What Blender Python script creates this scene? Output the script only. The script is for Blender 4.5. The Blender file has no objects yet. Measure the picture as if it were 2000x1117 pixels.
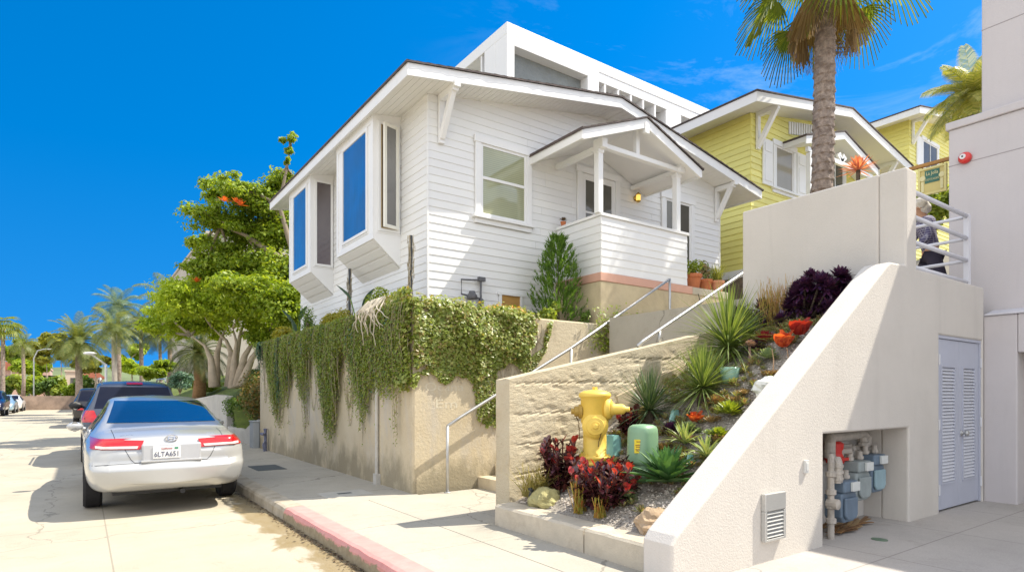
import bpy, math, random
import numpy as np
from mathutils import Vector, noise, Matrix
from mathutils.bvhtree import BVHTree
R = random.Random(7)
RN = np.random.default_rng(11)
sc = bpy.context.scene
COL = sc.collection
rad = math.radians

# ------------------------------------------------------------------ survey of the site
# world: x = along the house front (to the right), y = along the street, z = up; eye at (0,0,1.5)
FOC, HOR, EYE = 1180.0, 770.0, 1.5
TH = math.atan(840/1180.0)
SN, CS = math.sin(TH), math.cos(TH)
def ray(u, v):
    a = (u-1000)/FOC; b = (HOR-v)/FOC
    return (a*CS+SN, -a*SN+CS, b)
def at(u, v, x=None, y=None, z=None, d=None):
    """surveyed point on a known plane (or at a known distance)"""
    r = ray(u, v)
    t = x/r[0] if x is not None else y/r[1] if y is not None else (z-EYE)/r[2] if z is not None else d
    return Vector((r[0]*t, r[1]*t, EYE+r[2]*t))
BANKP = [(3.0, .34), (3.75, .34), (4.4, .64), (5.0, 1.12), (5.8, 1.80), (6.5, 2.26), (7.14, 2.48), (9, 2.6)]
def SLOPE(x):
    for (a, za), (b_, zb) in zip(BANKP, BANKP[1:]):
        if a <= x <= b_: return za+(zb-za)*(x-a)/(b_-a)
    return .34 if x < 3 else 2.6
def BANK2(x, y):
    k = max(0, min(1, (x-4.5)/1.9)); w = max(0, min(1, (y-3.7)/1.4)); return SLOPE(x)-.42*k*w*w*(3-2*w)
def on_slope(u, v):
    r = ray(u, v); t = 4.0
    while t < 11 and EYE+r[2]*t > BANK2(r[0]*t, r[1]*t): t += .01
    return Vector((r[0]*t, r[1]*t, EYE+r[2]*t))

# ------------------------------------------------------------------ mesh builder
class Fr:
    """a wall frame: a runs along the wall, b stands out of it, z is up"""
    def __init__(s, o, u, n): s.o, s.u, s.n = Vector(o), Vector(u), Vector(n)
    def p(s, a, b, z): return s.o+s.u*a+s.n*b+Vector((0, 0, z))
class MB:
    def __init__(s): s.v = []; s.f = []; s.np = []
    def add(s, V, F):
        o = len(s.v); s.v += [tuple(q) for q in V]; s.f += [tuple(i+o for i in q) for q in F]; return s
    def hexa(s, P):
        return s.add(P, [(0,3,2,1),(4,5,6,7),(0,1,5,4),(1,2,6,5),(2,3,7,6),(3,0,4,7)])
    def box(s, x0, x1, y0, y1, z0, z1):
        return s.hexa([(x0,y0,z0),(x1,y0,z0),(x1,y1,z0),(x0,y1,z0),(x0,y0,z1),(x1,y0,z1),(x1,y1,z1),(x0,y1,z1)])
    def fbox(s, fr, a0, a1, b0, b1, z0, z1):
        if fr.u.cross(fr.n).z < 0: a0, a1 = a1, a0
        P = [fr.p(a,b,z) for z in (z0,z1) for a,b in ((a0,b0),(a1,b0),(a1,b1),(a0,b1))]
        return s.hexa(P)
    def quad(s, a, b, c, d): return s.add([a,b,c,d], [(0,1,2,3)])
    def beam(s, p, q, w, h, up=(0,0,1)):
        p, q = Vector(p), Vector(q); d = (q-p).normalized(); up = Vector(up)
        sx = d.cross(up).normalized(); su = sx.cross(d).normalized()
        P = []
        for c in (p, q):
            for i, j in ((-1,-1),(1,-1),(1,1),(-1,1)): P.append(c+sx*(i*w/2)+su*(j*h/2))
        return s.hexa(P)
    def prism(s, poly, axis, a0, a1):
        def m(c, a):
            return (a, c[0], c[1]) if axis == 'x' else (c[0], a, c[1]) if axis == 'y' else (c[0], c[1], a)
        n = len(poly); V = [m(c, a0) for c in poly]+[m(c, a1) for c in poly]
        F = [tuple(range(n)), tuple(range(2*n-1, n-1, -1))]+[((i+1)%n, i, i+n, (i+1)%n+n) for i in range(n)]
        return s.add(V, F)
    def tube(s, pts, r, n=8, cap=True):
        pts = [Vector(p) for p in pts]; m = len(pts)
        rr = r if hasattr(r, '__len__') else [r]*m
        V = []; pu = None
        for i, p in enumerate(pts):
            d = (pts[min(i+1, m-1)]-pts[max(i-1, 0)]).normalized()
            if pu is None: pu = Vector((0,0,1)) if abs(d.z) < .9 else Vector((1,0,0))
            sx = d.cross(pu)
            if sx.length < 1e-4: sx = d.cross(Vector((0,1,0)))
            sx.normalize(); pu = sx.cross(d).normalized()
            for k in range(n):
                t = 2*math.pi*k/n; V.append(p+sx*(math.cos(t)*rr[i])+pu*(math.sin(t)*rr[i]))
        F = [(i*n+k, i*n+(k+1)%n, (i+1)*n+(k+1)%n, (i+1)*n+k) for i in range(m-1) for k in range(n)]
        if cap: F += [tuple(range(n-1, -1, -1)), tuple((m-1)*n+k for k in range(n))]
        return s.add(V, F)
    def lathe(s, c, prof, n=24, ax=(0,0,1), squash=1):
        ax = Vector(ax).normalized(); t = Vector((1,0,0)) if abs(ax.x) < .9 else Vector((0,1,0))
        u = ax.cross(t).normalized(); w = ax.cross(u); c = Vector(c); V = []
        for r, h in prof:
            for k in range(n):
                a = 2*math.pi*k/n; V.append(c+ax*h+u*(r*math.cos(a))+w*(r*math.sin(a)*squash))
        m = len(prof)
        F = [(i*n+k, i*n+(k+1)%n, (i+1)*n+(k+1)%n, (i+1)*n+k) for i in range(m-1) for k in range(n)]
        F += [tuple(range(n-1, -1, -1)), tuple((m-1)*n+k for k in range(n))]
        return s.add(V, F)
    def blob(s, c, rr, seed=0, amp=.2, nu=20, nv=12, fr=1.5):
        c = Vector(c); V = []; off = Vector((seed*7.3, seed*3.1, seed*1.7))
        for j in range(nv+1):
            ph = math.pi*j/nv
            for i in range(nu):
                th = 2*math.pi*i/nu
                d = Vector((math.sin(ph)*math.cos(th), math.sin(ph)*math.sin(th), math.cos(ph)))
                k = 1+amp*(noise.noise(d*fr+off)+.5*noise.noise(d*fr*2.3+off))
                V.append(c+Vector((d.x*rr[0]*k, d.y*rr[1]*k, d.z*rr[2]*k)))
        F = [(j*nu+i, (j+1)*nu+i, (j+1)*nu+(i+1)%nu, j*nu+(i+1)%nu) for j in range(nv) for i in range(nu)]
        return s.add(V, F)
    def grid(s, nx, ny, fn):
        V = [fn(i/nx, j/ny) for j in range(ny+1) for i in range(nx+1)]
        F = [(j*(nx+1)+i, j*(nx+1)+i+1, (j+1)*(nx+1)+i+1, (j+1)*(nx+1)+i) for j in range(ny) for i in range(nx)]
        return s.add(V, F)
    def quads(s, Q):
        """Q: (N,4,3) array of loose quads"""
        s.np.append(np.asarray(Q, float)); return s
    def build(s, name, mat, parent=None, smooth=False, bevel=0, seg=2, fix=False):
        me = bpy.data.meshes.new(name); off = Vector((0,0,0)); p = parent
        while p is not None: off += p.location; p = p.parent
        V = np.array(s.v, float).reshape(-1, 3)
        if s.np:
            Q = np.concatenate(s.np); nq = len(Q); o = len(V)
            nl = sum(len(f) for f in s.f)
            loops = np.concatenate([np.array([i for f in s.f for i in f], int), np.arange(nq*4)+o])
            st = []; k = 0
            for f in s.f: st.append(k); k += len(f)
            st = np.concatenate([np.array(st, int), nl+np.arange(nq)*4])
            V = np.concatenate([V, Q.reshape(-1, 3)])-np.array(off)
            me.vertices.add(len(V)); me.vertices.foreach_set('co', V.ravel())
            me.loops.add(len(loops)); me.loops.foreach_set('vertex_index', loops.astype(np.int32))
            me.polygons.add(len(st)); me.polygons.foreach_set('loop_start', st.astype(np.int32))
            me.update(calc_edges=True); me.validate()
        else:
            me.from_pydata((V-np.array(off)).tolist(), [], s.f); me.update()
        if fix:
            import bmesh
            bm = bmesh.new(); bm.from_mesh(me); bmesh.ops.recalc_face_normals(bm, faces=bm.faces); bm.to_mesh(me); bm.free()
        if smooth: me.polygons.foreach_set('use_smooth', [True]*len(me.polygons))
        me.materials.append(mat)
        o = bpy.data.objects.new(name, me); COL.objects.link(o)
        if parent is not None: o.parent = parent
        if bevel:
            b = o.modifiers.new('edge', 'BEVEL'); b.width = bevel; b.segments = seg; b.limit_method = 'ANGLE'; b.angle_limit = rad(40)
            b.harden_normals = False
        return o
def E(name, label, cat, loc, group=None):
    o = bpy.data.objects.new(name, None); COL.objects.link(o); o.location = loc; o.empty_display_size = .1
    o['label'] = label; o['category'] = cat
    if group: o['group'] = group
    return o
def tag(o, label, cat, group=None):
    o['label'] = label; o['category'] = cat
    if group: o['group'] = group
    return o
def struct(o, kind='structure'): o['kind'] = kind; return o
def copy_tree(o, parent=None):
    c = o.copy(); COL.objects.link(c)
    if parent is not None: c.parent = parent
    for ch in list(o.children): copy_tree(ch, c)
    return c
_tx = {}
def text_geo(s):
    """flat outline lettering as (verts, faces), unit height, centred"""
    if s in _tx: return _tx[s]
    cu = bpy.data.curves.new('lettering', 'FONT'); cu.body = s; cu.align_x = 'CENTER'; cu.align_y = 'CENTER'; cu.extrude = .02; cu.resolution_u = 3
    o = bpy.data.objects.new('lettering', cu); COL.objects.link(o)
    dg = bpy.context.evaluated_depsgraph_get(); dg.update()
    me = bpy.data.meshes.new_from_object(o.evaluated_get(dg))
    V = [v.co.copy() for v in me.vertices]; F = [tuple(p.vertices) for p in me.polygons]
    bpy.data.objects.remove(o); bpy.data.curves.remove(cu); bpy.data.meshes.remove(me)
    _tx[s] = (V, F); return V, F
def put_text(mb, s, c, u, w, h, width=None, thick=.004, shear=0):
    """lettering s at c, running along u with up w, height h"""
    V, F = text_geo(s); c, u, w = Vector(c), Vector(u).normalized(), Vector(w).normalized(); n = u.cross(w)
    xs = [v.x for v in V]; kx = h if width is None else width/(max(xs)-min(xs))
    return mb.add([c+u*(v.x*kx+shear*v.y*h)+w*(v.y*h*1.0)+n*(v.z/.02*thick/2) for v in V], F)

# ------------------------------------------------------------------ materials
def nd(t, typ, **k):
    n = t.nodes.new(typ)
    for a, b in k.items(): setattr(n, a, b)
    return n
def newmat(name):
    m = bpy.data.materials.new(name); m.use_nodes = True; t = m.node_tree
    return m, t, t.nodes['Principled BSDF'], t.nodes['Material Output']
def ramp(t, fac, stops):
    r = nd(t, 'ShaderNodeValToRGB'); e = r.color_ramp.elements
    while len(e) < len(stops): e.new(.5)
    for i, (p, c) in enumerate(stops):
        e[i].position = p; e[i].color = (*c, 1) if len(c) == 3 else c
    t.links.new(fac, r.inputs[0]); return r.outputs[0]
def nz(t, co, scale, detail=5, rough=.6, dist=0, vec=None):
    n = nd(t, 'ShaderNodeTexNoise'); n.inputs['Scale'].default_value = scale; n.inputs['Detail'].default_value = detail
    n.inputs['Roughness'].default_value = rough; n.inputs['Distortion'].default_value = dist
    src = co
    if vec:
        mp = nd(t, 'ShaderNodeMapping'); mp.inputs['Scale'].default_value = vec; t.links.new(co, mp.inputs[0]); src = mp.outputs[0]
    t.links.new(src, n.inputs['Vector']); return n.outputs['Fac']
def mixc(t, fac, a, b, mode='MIX'):
    m = nd(t, 'ShaderNodeMix', data_type='RGBA', blend_type=mode)
    for s, x in ((0, fac), (6, a), (7, b)):
        if isinstance(x, (int, float)): m.inputs[s].default_value = x
        elif isinstance(x, tuple): m.inputs[s].default_value = (*x, 1) if len(x) == 3 else x
        else: t.links.new(x, m.inputs[s])
    return m.outputs[2]
def mth(t, op, a, b=None, c=None):
    m = nd(t, 'ShaderNodeMath', operation=op)
    for i, x in enumerate((a, b, c)):
        if x is None: continue
        if isinstance(x, (int, float)): m.inputs[i].default_value = x
        else: t.links.new(x, m.inputs[i])
    return m.outputs[0]
def bump(t, b, h, st, dist=.02):
    n = nd(t, 'ShaderNodeBump'); n.inputs['Strength'].default_value = st; n.inputs['Distance'].default_value = dist
    t.links.new(h, n.inputs['Height'])
    prev = b.inputs['Normal'].links
    if prev: t.links.new(prev[0].from_socket, n.inputs['Normal'])
    t.links.new(n.outputs[0], b.inputs['Normal'])
def M(name, col, rough=.6, var=.12, scale=3, bmp=0, bscale=60, metal=0, spec=.5, coat=0, stain=None, sscale=.8, sst=(.5, .75), vec=None, bdist=.01, streak=0, island=0):
    m, t, b, _ = newmat(name); co = nd(t, 'ShaderNodeTexCoord').outputs['Object']
    lo = tuple(c*(1-var) for c in col); hi = tuple(min(1, c*(1+var)) for c in col)
    c = ramp(t, nz(t, co, scale, 8, .65, vec=vec), [(.3, lo), (.7, hi)])
    if stain:
        f = ramp(t, nz(t, co, sscale, 8, .7, .4, vec=vec), [(sst[0], (0,0,0)), (sst[1], (1,1,1))])
        c = mixc(t, f, c, stain)
    if streak:      # rain streaks and a few hairline cracks
        f = ramp(t, nz(t, co, 3.2, 8, .72, .2, vec=(1, 1, .09)), [(.52, (0,0,0)), (.80, (1,1,1))]); c = mixc(t, mth(t, 'MULTIPLY', f, streak), c, tuple(x*.62 for x in col))
        f = ramp(t, nz(t, co, 1.3, 8, .8, .5), [(.58, (0,0,0)), (.66, (1,1,1))]); c = mixc(t, mth(t, 'MULTIPLY', f, streak*.5), c, tuple(min(1, x*1.12) for x in col))
    if island:
        g = nd(t, 'ShaderNodeNewGeometry').outputs['Random Per Island']; c = mixc(t, 1, c, ramp(t, g, [(0, (1-island,)*3), (1, (1,1,1-island*.3))]), 'MULTIPLY')
        f = ramp(t, nz(t, co, 2.0, 8, .75, .3, vec=(1, 1, .35)), [(.60, (0,0,0)), (.85, (1,1,1))]); c = mixc(t, mth(t, 'MULTIPLY', f, .35), c, tuple(x*.80 for x in col))
    t.links.new(c, b.inputs['Base Color'])
    b.inputs['Roughness'].default_value = rough; b.inputs['Metallic'].default_value = metal
    b.inputs['Specular IOR Level'].default_value = spec; b.inputs['Coat Weight'].default_value = coat; b.inputs['Coat Roughness'].default_value = .05
    if bmp: bump(t, b, nz(t, co, bscale, 4, .6), bmp, bdist)
    return m
def LEAF(name, cols, trans=.35, rough=.45, spec=.4):
    m, t, b, out = newmat(name)
    g = nd(t, 'ShaderNodeNewGeometry').outputs['Random Per Island']
    n = len(cols); c = ramp(t, g, [(i/(max(1, n-1)), q) for i, q in enumerate(cols)])
    t.links.new(c, b.inputs['Base Color']); b.inputs['Roughness'].default_value = rough; b.inputs['Specular IOR Level'].default_value = spec
    tr = nd(t, 'ShaderNodeBsdfTranslucent')
    t.links.new(mixc(t, 1.0, c, (1.5, 1.35, .55), 'MULTIPLY'), tr.inputs[0])
    mx = nd(t, 'ShaderNodeMixShader'); mx.inputs[0].default_value = trans
    t.links.new(b.outputs[0], mx.inputs[1]); t.links.new(tr.outputs[0], mx.inputs[2]); t.links.new(mx.outputs[0], out.inputs[0])
    return m
def GLASS(name, tint, refl=.5, rough=.02, vec=None, stripes=None, vary=0):
    """window pane: a dim room (or blind) behind a reflecting sheet"""
    m, t, b, out = newmat(name); co = nd(t, 'ShaderNodeTexCoord').outputs['Object']
    c = ramp(t, nz(t, co, 1.3, 3, .5), [(.3, tuple(x*.7 for x in tint)), (.7, tint)])
    if stripes:
        w = nd(t, 'ShaderNodeTexWave', wave_type='BANDS', bands_direction='Z'); w.inputs['Scale'].default_value = stripes
        t.links.new(co, w.inputs[0]); c = mixc(t, .35, c, mixc(t, w.outputs['Fac'], tuple(x*.45 for x in tint), tint))
    t.links.new(c, b.inputs['Base Color']); b.inputs['Roughness'].default_value = .5; b.inputs['Specular IOR Level'].default_value = .08
    g = nd(t, 'ShaderNodeBsdfGlossy'); g.inputs['Roughness'].default_value = rough; g.inputs['Color'].default_value = (.95, .97, 1, 1)
    bn = nd(t, 'ShaderNodeBump'); bn.inputs['Strength'].default_value = .12; bn.inputs['Distance'].default_value = .02; t.links.new(nz(t, co, 2.3, 2, .4), bn.inputs['Height']); t.links.new(bn.outputs[0], g.inputs['Normal'])
    fr = nd(t, 'ShaderNodeLayerWeight'); fr.inputs[0].default_value = .35
    f = mth(t, 'ADD', mth(t, 'MULTIPLY', fr.outputs['Fresnel'], .25+refl*.6), refl); f = mth(t, 'MINIMUM', f, .95)
    if vary:       # curtains and the room show unevenly through the pane
        w = nd(t, 'ShaderNodeTexWave', wave_type='BANDS', bands_direction='Y'); w.inputs['Scale'].default_value = 2.2; w.inputs['Distortion'].default_value = 2.5; w.inputs['Detail'].default_value = 2; t.links.new(co, w.inputs[0])
        v_ = mth(t, 'MULTIPLY', ramp(t, nz(t, co, .9, 3, .5, .6), [(.38, (.55,)*3), (.62, (1,1,1))]), mth(t, 'ADD', .82, mth(t, 'MULTIPLY', w.outputs['Fac'], .18))); f = mth(t, 'MULTIPLY', f, mth(t, 'ADD', 1-vary, mth(t, 'MULTIPLY', v_, vary)))
    mx = nd(t, 'ShaderNodeMixShader'); t.links.new(f, mx.inputs[0]); t.links.new(b.outputs[0], mx.inputs[1]); t.links.new(g.outputs[0], mx.inputs[2])
    t.links.new(mx.outputs[0], out.inputs[0]); return m

WHITE = M('white_paint', (.80, .80, .79), .5, .03, 1.2, .08, 25)
SIDING = M('siding_paint', (.80, .80, .79), .5, .02, 1.2, .08, 25, island=.05)
YSIDING = M('yellow_siding', (.82, .76, .24), .5, .05, 1.5, .06, 25, island=.10)
SOFFIT = M('soffit_paint', (.80, .79, .75), .6, .03, 1.0, .05, 30)
YELLOW = M('yellow_paint', (.82, .75, .22), .5, .06, 1.5, .06, 25)
SHINGLE = M('shingles', (.09, .07, .065), .9, .35, 9, .6, 40)
CONC = M('old_concrete', (.56, .47, .30), .85, .14, 2.2, .5, 70, stain=(.36, .29, .2), sscale=.9, sst=(.52, .8))
STUCCO = M('stucco', (.60, .56, .505), .9, .04, 1.2, .55, 75, bdist=.008, stain=(.53, .49, .435), sscale=.7, sst=(.5, .85), streak=.30)
STUCCO2 = M('smooth_stucco', (.56, .525, .525), .9, .035, .9, .3, 60, streak=.22)
METAL = M('galvanised', (.5, .5, .49), .4, .12, 8, .1, 60, metal=.7)
DARKMETAL = M('dark_metal', (.05, .055, .06), .45, .2, 8, metal=.4)
PLASTIC_BLACK = M('black_plastic', (.015, .016, .018), .4, .15, 6)
TERRA = M('terracotta', (.50, .16, .06), .75, .18, 5, .2, 40)
SOIL = M('soil', (.11, .085, .06), .95, .4, 9, 1, 40, bdist=.03)
# ------------------------------------------------------------------ camera, sky, sun
cd = bpy.data.cameras.new('camera'); cam = bpy.data.objects.new('camera', cd); COL.objects.link(cam)
cam.location = (0, 0, EYE); cam.rotation_euler = (rad(90), 0, -TH)
cd.sensor_width = 36; cd.lens = FOC/2000*36; cd.shift_y = (HOR-558.5)/2000; cd.clip_start = .05; cd.clip_end = 3000
sc.camera = cam
SUN = Vector((.67, -.255, 1)).normalized()
W = bpy.data.worlds.new('World'); sc.world = W; W.use_nodes = True
wt = W.node_tree; bg = wt.nodes['Background']
sky = nd(wt, 'ShaderNodeTexSky', sky_type='NISHITA'); sky.sun_disc = False
sky.sun_elevation = math.asin(SUN.z); sky.sun_rotation = math.atan2(SUN.x, SUN.y)
sky.air_density = 1.0; sky.dust_density = .15; sky.ozone_density = 3.2; sky.altitude = 0
hs = nd(wt, 'ShaderNodeHueSaturation'); hs.inputs['Saturation'].default_value = 1.44; hs.inputs['Value'].default_value = .70
geo = nd(wt, 'ShaderNodeTexCoord').outputs['Generated']
vm_ = nd(wt, 'ShaderNodeVectorMath', operation='MULTIPLY_ADD'); vm_.inputs[1].default_value = (1, 1, .62); vm_.inputs[2].default_value = (0, 0, .36)
vn_ = nd(wt, 'ShaderNodeVectorMath', operation='NORMALIZE'); wt.links.new(geo, vm_.inputs[0]); wt.links.new(vm_.outputs[0], vn_.inputs[0]); wt.links.new(vn_.outputs[0], sky.inputs['Vector'])
wt.links.new(sky.outputs[0], hs.inputs['Color'])
# bright broken cloud added out of view to fill the shade, a few thin wisps over the hill
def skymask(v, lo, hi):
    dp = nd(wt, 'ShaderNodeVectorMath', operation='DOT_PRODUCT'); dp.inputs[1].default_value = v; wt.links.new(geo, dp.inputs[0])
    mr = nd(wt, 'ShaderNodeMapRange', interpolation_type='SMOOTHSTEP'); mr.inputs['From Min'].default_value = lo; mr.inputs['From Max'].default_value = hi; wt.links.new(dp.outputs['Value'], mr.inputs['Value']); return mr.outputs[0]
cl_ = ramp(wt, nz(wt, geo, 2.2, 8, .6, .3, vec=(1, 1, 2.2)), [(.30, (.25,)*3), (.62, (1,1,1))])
fill_cloud = mth(wt, 'MULTIPLY', skymask((-.58, -.81, 0), -.42, .12), cl_)
c_ = mixc(wt, fill_cloud, hs.outputs[0], (5.6, 5.6, 5.6))
wisp = ramp(wt, nz(wt, geo, 2.4, 8, .68, 1.2, vec=(1.2, 1.2, 3.5)), [(.50, (0,0,0)), (.86, (.45,)*3)])
wp = mth(wt, 'MULTIPLY', mth(wt, 'MULTIPLY', skymask((.9, .42, .1), .70, 1.0), .8), wisp)
c_ = mixc(wt, wp, c_, (4.2, 4.6, 5.0))
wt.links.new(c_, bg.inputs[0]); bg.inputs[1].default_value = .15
sl = bpy.data.lights.new('sun', 'SUN'); sl.energy = 3.6; sl.angle = rad(.53); sl.color = (1, .93, .80)
so = bpy.data.objects.new('sun', sl); COL.objects.link(so); so.location = SUN*60
so.rotation_euler = SUN.to_track_quat('Z', 'Y').to_euler()
vs = sc.view_settings; vs.view_transform = 'Standard'; vs.look = 'None'; vs.exposure = 1.12; vs.gamma = 1

# ------------------------------------------------------------------ ground materials
def concrete_ground(name, col, joints_x=(), joints_y=(), crack=.25, stain=None):
    m, t, b, _ = newmat(name); co = nd(t, 'ShaderNodeTexCoord').outputs['Object']
    c = ramp(t, nz(t, co, .7, 8, .7), [(.25, tuple(x*.80 for x in col)), (.75, tuple(x*1.08 for x in col))])
    fine = ramp(t, nz(t, co, 90, 3, .7), [(.3, (.86,)*3), (.7, (1.06,)*3)])
    c = mixc(t, 1, c, fine, 'MULTIPLY')
    blot = ramp(t, nz(t, co, 2.6, 8, .75, .6), [(.55, (1,1,1)), (.85, (.74, .70, .64))])
    c = mixc(t, 1, c, blot, 'MULTIPLY')
    # cracks
    vm = nd(t, 'ShaderNodeVectorMath', operation='ADD')
    nn = nd(t, 'ShaderNodeTexNoise'); nn.inputs['Scale'].default_value = 2.5; nn.inputs['Detail'].default_value = 6
    t.links.new(co, nn.inputs['Vector'])
    sc_ = nd(t, 'ShaderNodeVectorMath', operation='SCALE'); sc_.inputs['Scale'].default_value = .5; t.links.new(nn.outputs['Color'], sc_.inputs[0])
    t.links.new(co, vm.inputs[0]); t.links.new(sc_.outputs[0], vm.inputs[1])
    vo = nd(t, 'ShaderNodeTexVoronoi', feature='DISTANCE_TO_EDGE'); vo.inputs['Scale'].default_value = crack; t.links.new(vm.outputs[0], vo.inputs['Vector'])
    thin = mth(t, 'MULTIPLY', nz(t, co, 1.1, 2), .0075)
    cr = mth(t, 'LESS_THAN', vo.outputs['Distance'], mth(t, 'MULTIPLY', thin, crack*2.6))
    xyz = nd(t, 'ShaderNodeSeparateXYZ'); t.links.new(co, xyz.inputs[0])
    f = mth(t, 'MULTIPLY', cr, .55)
    for k, js in ((0, joints_x), (1, joints_y)):
        for j in js:
            w = mth(t, 'LESS_THAN', mth(t, 'ABSOLUTE', mth(t, 'SUBTRACT', xyz.outputs[k], j)), .007)
            f = mth(t, 'MAXIMUM', f, mth(t, 'MULTIPLY', w, .5))
    c = mixc(t, f, c, tuple(x*.33 for x in col))
    rgh = .85
    if stain:
        s = stain(t, co, xyz); c = mixc(t, s, c, (.20, .13, .03))
        b.inputs['Roughness'].default_value = .8
        r_ = ramp(t, s, [(0, (.85,)*3), (1, (.45,)*3)]); t.links.new(r_, b.inputs['Roughness'])
    else: b.inputs['Roughness'].default_value = rgh
    t.links.new(c, b.inputs['Base Color'])
    bump(t, b, nz(t, co, 120, 4, .7), .25, .004)
    return m
def gutter_stain(t, co, xyz):
    # wet run-off drying out along the gutter
    e = nz(t, co, 1.7, 8, .62, .6, vec=(1, .8, 1))
    edge = mth(t, 'ADD', 1.60, mth(t, 'MULTIPLY', mth(t, 'SUBTRACT', e, .5), 1.1))
    k = mth(t, 'MULTIPLY', mth(t, 'SUBTRACT', xyz.outputs[0], edge), 14); k.node.use_clamp = True
    y0 = mth(t, 'MULTIPLY', mth(t, 'SUBTRACT', xyz.outputs[1], 3.9), .9); y0.node.use_clamp = True
    y1 = mth(t, 'MULTIPLY', mth(t, 'SUBTRACT', 12.5, xyz.outputs[1]), .6); y1.node.use_clamp = True
    m_ = mth(t, 'ADD', .42, mth(t, 'MULTIPLY', nz(t, co, 9, 6, .7, vec=(1, .4, 1)), .5))
    return mth(t, 'MULTIPLY', mth(t, 'MULTIPLY', k, y0), mth(t, 'MULTIPLY', y1, m_))
ROAD = concrete_ground('road_concrete', (.455, .405, .31), (.22, -2.0), (8.35, 13.0, 18, 23), .22, gutter_stain)
WALK = concrete_ground('walk_concrete', (.435, .40, .33), (), (), .45)
DRIVE = concrete_ground('drive_concrete', (.435, .405, .375), (5.5, 7.0, 8.5), (2.3, 1.2, .1), .05)
GROUND = M('far_ground', (.34, .29, .2), .95, .25, .3, .5, 20)

mb = MB(); mb.quad((-400,-400,-.06), (400,-400,-.06), (400,500,-.06), (-400,500,-.06)); struct(mb.build('ground', GROUND))
mb = MB()
mb.quad((-6.5,-30,0), (1.97,-30,0), (1.97,66,0), (-6.5,66,0)); mb.quad((-40,66,.0), (30,66,.0), (30,74,.0), (-40,74,.0)); struct(mb.build('road', ROAD))
# kerbs
KERB = M('kerb_concrete', (.40, .35, .27), .85, .2, 4, .6, 60, stain=(.2, .16, .1), sscale=3)
m, t, b, _ = newmat('red_kerb_paint'); co = nd(t, 'ShaderNodeTexCoord').outputs['Object']
xyz = nd(t, 'ShaderNodeSeparateXYZ'); t.links.new(co, xyz.inputs[0])
pink = ramp(t, nz(t, co, 5, 8, .7), [(.3, (.56, .24, .215)), (.7, (.66, .32, .29))])
bare = ramp(t, nz(t, co, 14, 6, .7), [(.3, (.22, .17, .1)), (.7, (.36, .3, .2))])
low = mth(t, 'MULTIPLY', mth(t, 'SUBTRACT', .148, xyz.outputs[2]), 9.0); low.node.use_clamp = True
w = mth(t, 'ADD', mth(t, 'MULTIPLY', nz(t, co, 7, 8, .75, vec=(1, .6, 1)), .9), mth(t, 'MULTIPLY', low, .42))
w = ramp(t, w, [(.64, (0,0,0)), (.69, (1,1,1))])
t.links.new(mixc(t, w, pink, bare), b.inputs['Base Color']); b.inputs['Roughness'].default_value = .75
bump(t, b, nz(t, co, 60, 4), .4, .006); REDK = m
def kerb(y0, y1, n, dz=0):
    mb = MB()
    prof = [(1.955, -.05), (1.965, .10), (1.985, .135), (2.02, .148+dz), (2.19, .150+dz), (2.19, -.05)]
    m_ = len(prof); V = []
    for j in range(n+1):
        y = y0+(y1-y0)*j/n
        for k, (x, z) in enumerate(prof):
            jit = .010*noise.noise((x*4, y*5, z*9)) if 0 < k < 4 else 0
            V.append((x+jit, y, z+jit*.6))
    F = [(j*m_+k, j*m_+k+1, (j+1)*m_+k+1, (j+1)*m_+k) for j in range(n) for k in range(m_-1)]
    F += [tuple(range(m_)), tuple(n*m_+k for k in range(m_-1, -1, -1))]
    mb.add(V, F); return mb
struct(kerb(7.47, 64, 200).build('kerb', KERB, fix=True))
struct(kerb(-12, 7.45, 150, .002).build('kerb', REDK, fix=True))
mb = MB(); mb.box(-6.65, -6.5, -30, 64, -.05, .13); struct(mb.build('kerb', KERB))
mb = MB(); mb.box(-9.5, -6.65, -30, 64, -.05, .13); struct(mb.build('pavement', WALK))
# pavement of cast slabs with open joints
mb = MB(); mb.box(2.19, 3.75, 3.0, 64, -.05, .118)
ys = [3.0, 4.72, 6.35, 7.42, 8.6, 10.1, 11.6, 13.1, 14.6, 16.1, 17.6, 19.1, 20.6, 23, 26, 30, 35, 42, 50, 64]
for i in range(len(ys)-1):
    a, b_ = ys[i]+.005, ys[i+1]-.005
    if i < 3: mb.box(2.197, 3.005, a, b_, .10, .1415); mb.box(3.015, 3.76 if i != 2 else 4.9, a, b_, .10, .1405)
    else: mb.box(2.197, 3.73, a, b_, .10, .14+.001*(i % 2))
mb.box(3.77, 4.9, 5.5, 6.345, .06, .1395)
struct(mb.build('pavement', WALK, bevel=.004))
# driveway in front of the stucco wall
mb = MB(); mb.box(2.197, 9.6, -12, 2.995, -.05, .138); struct(mb.build('driveway', DRIVE))
mb = MB(); mb.box(5.2, 7.2, 2.999, 3.3, .0, .1375); struct(mb.build('driveway', DRIVE))
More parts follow.
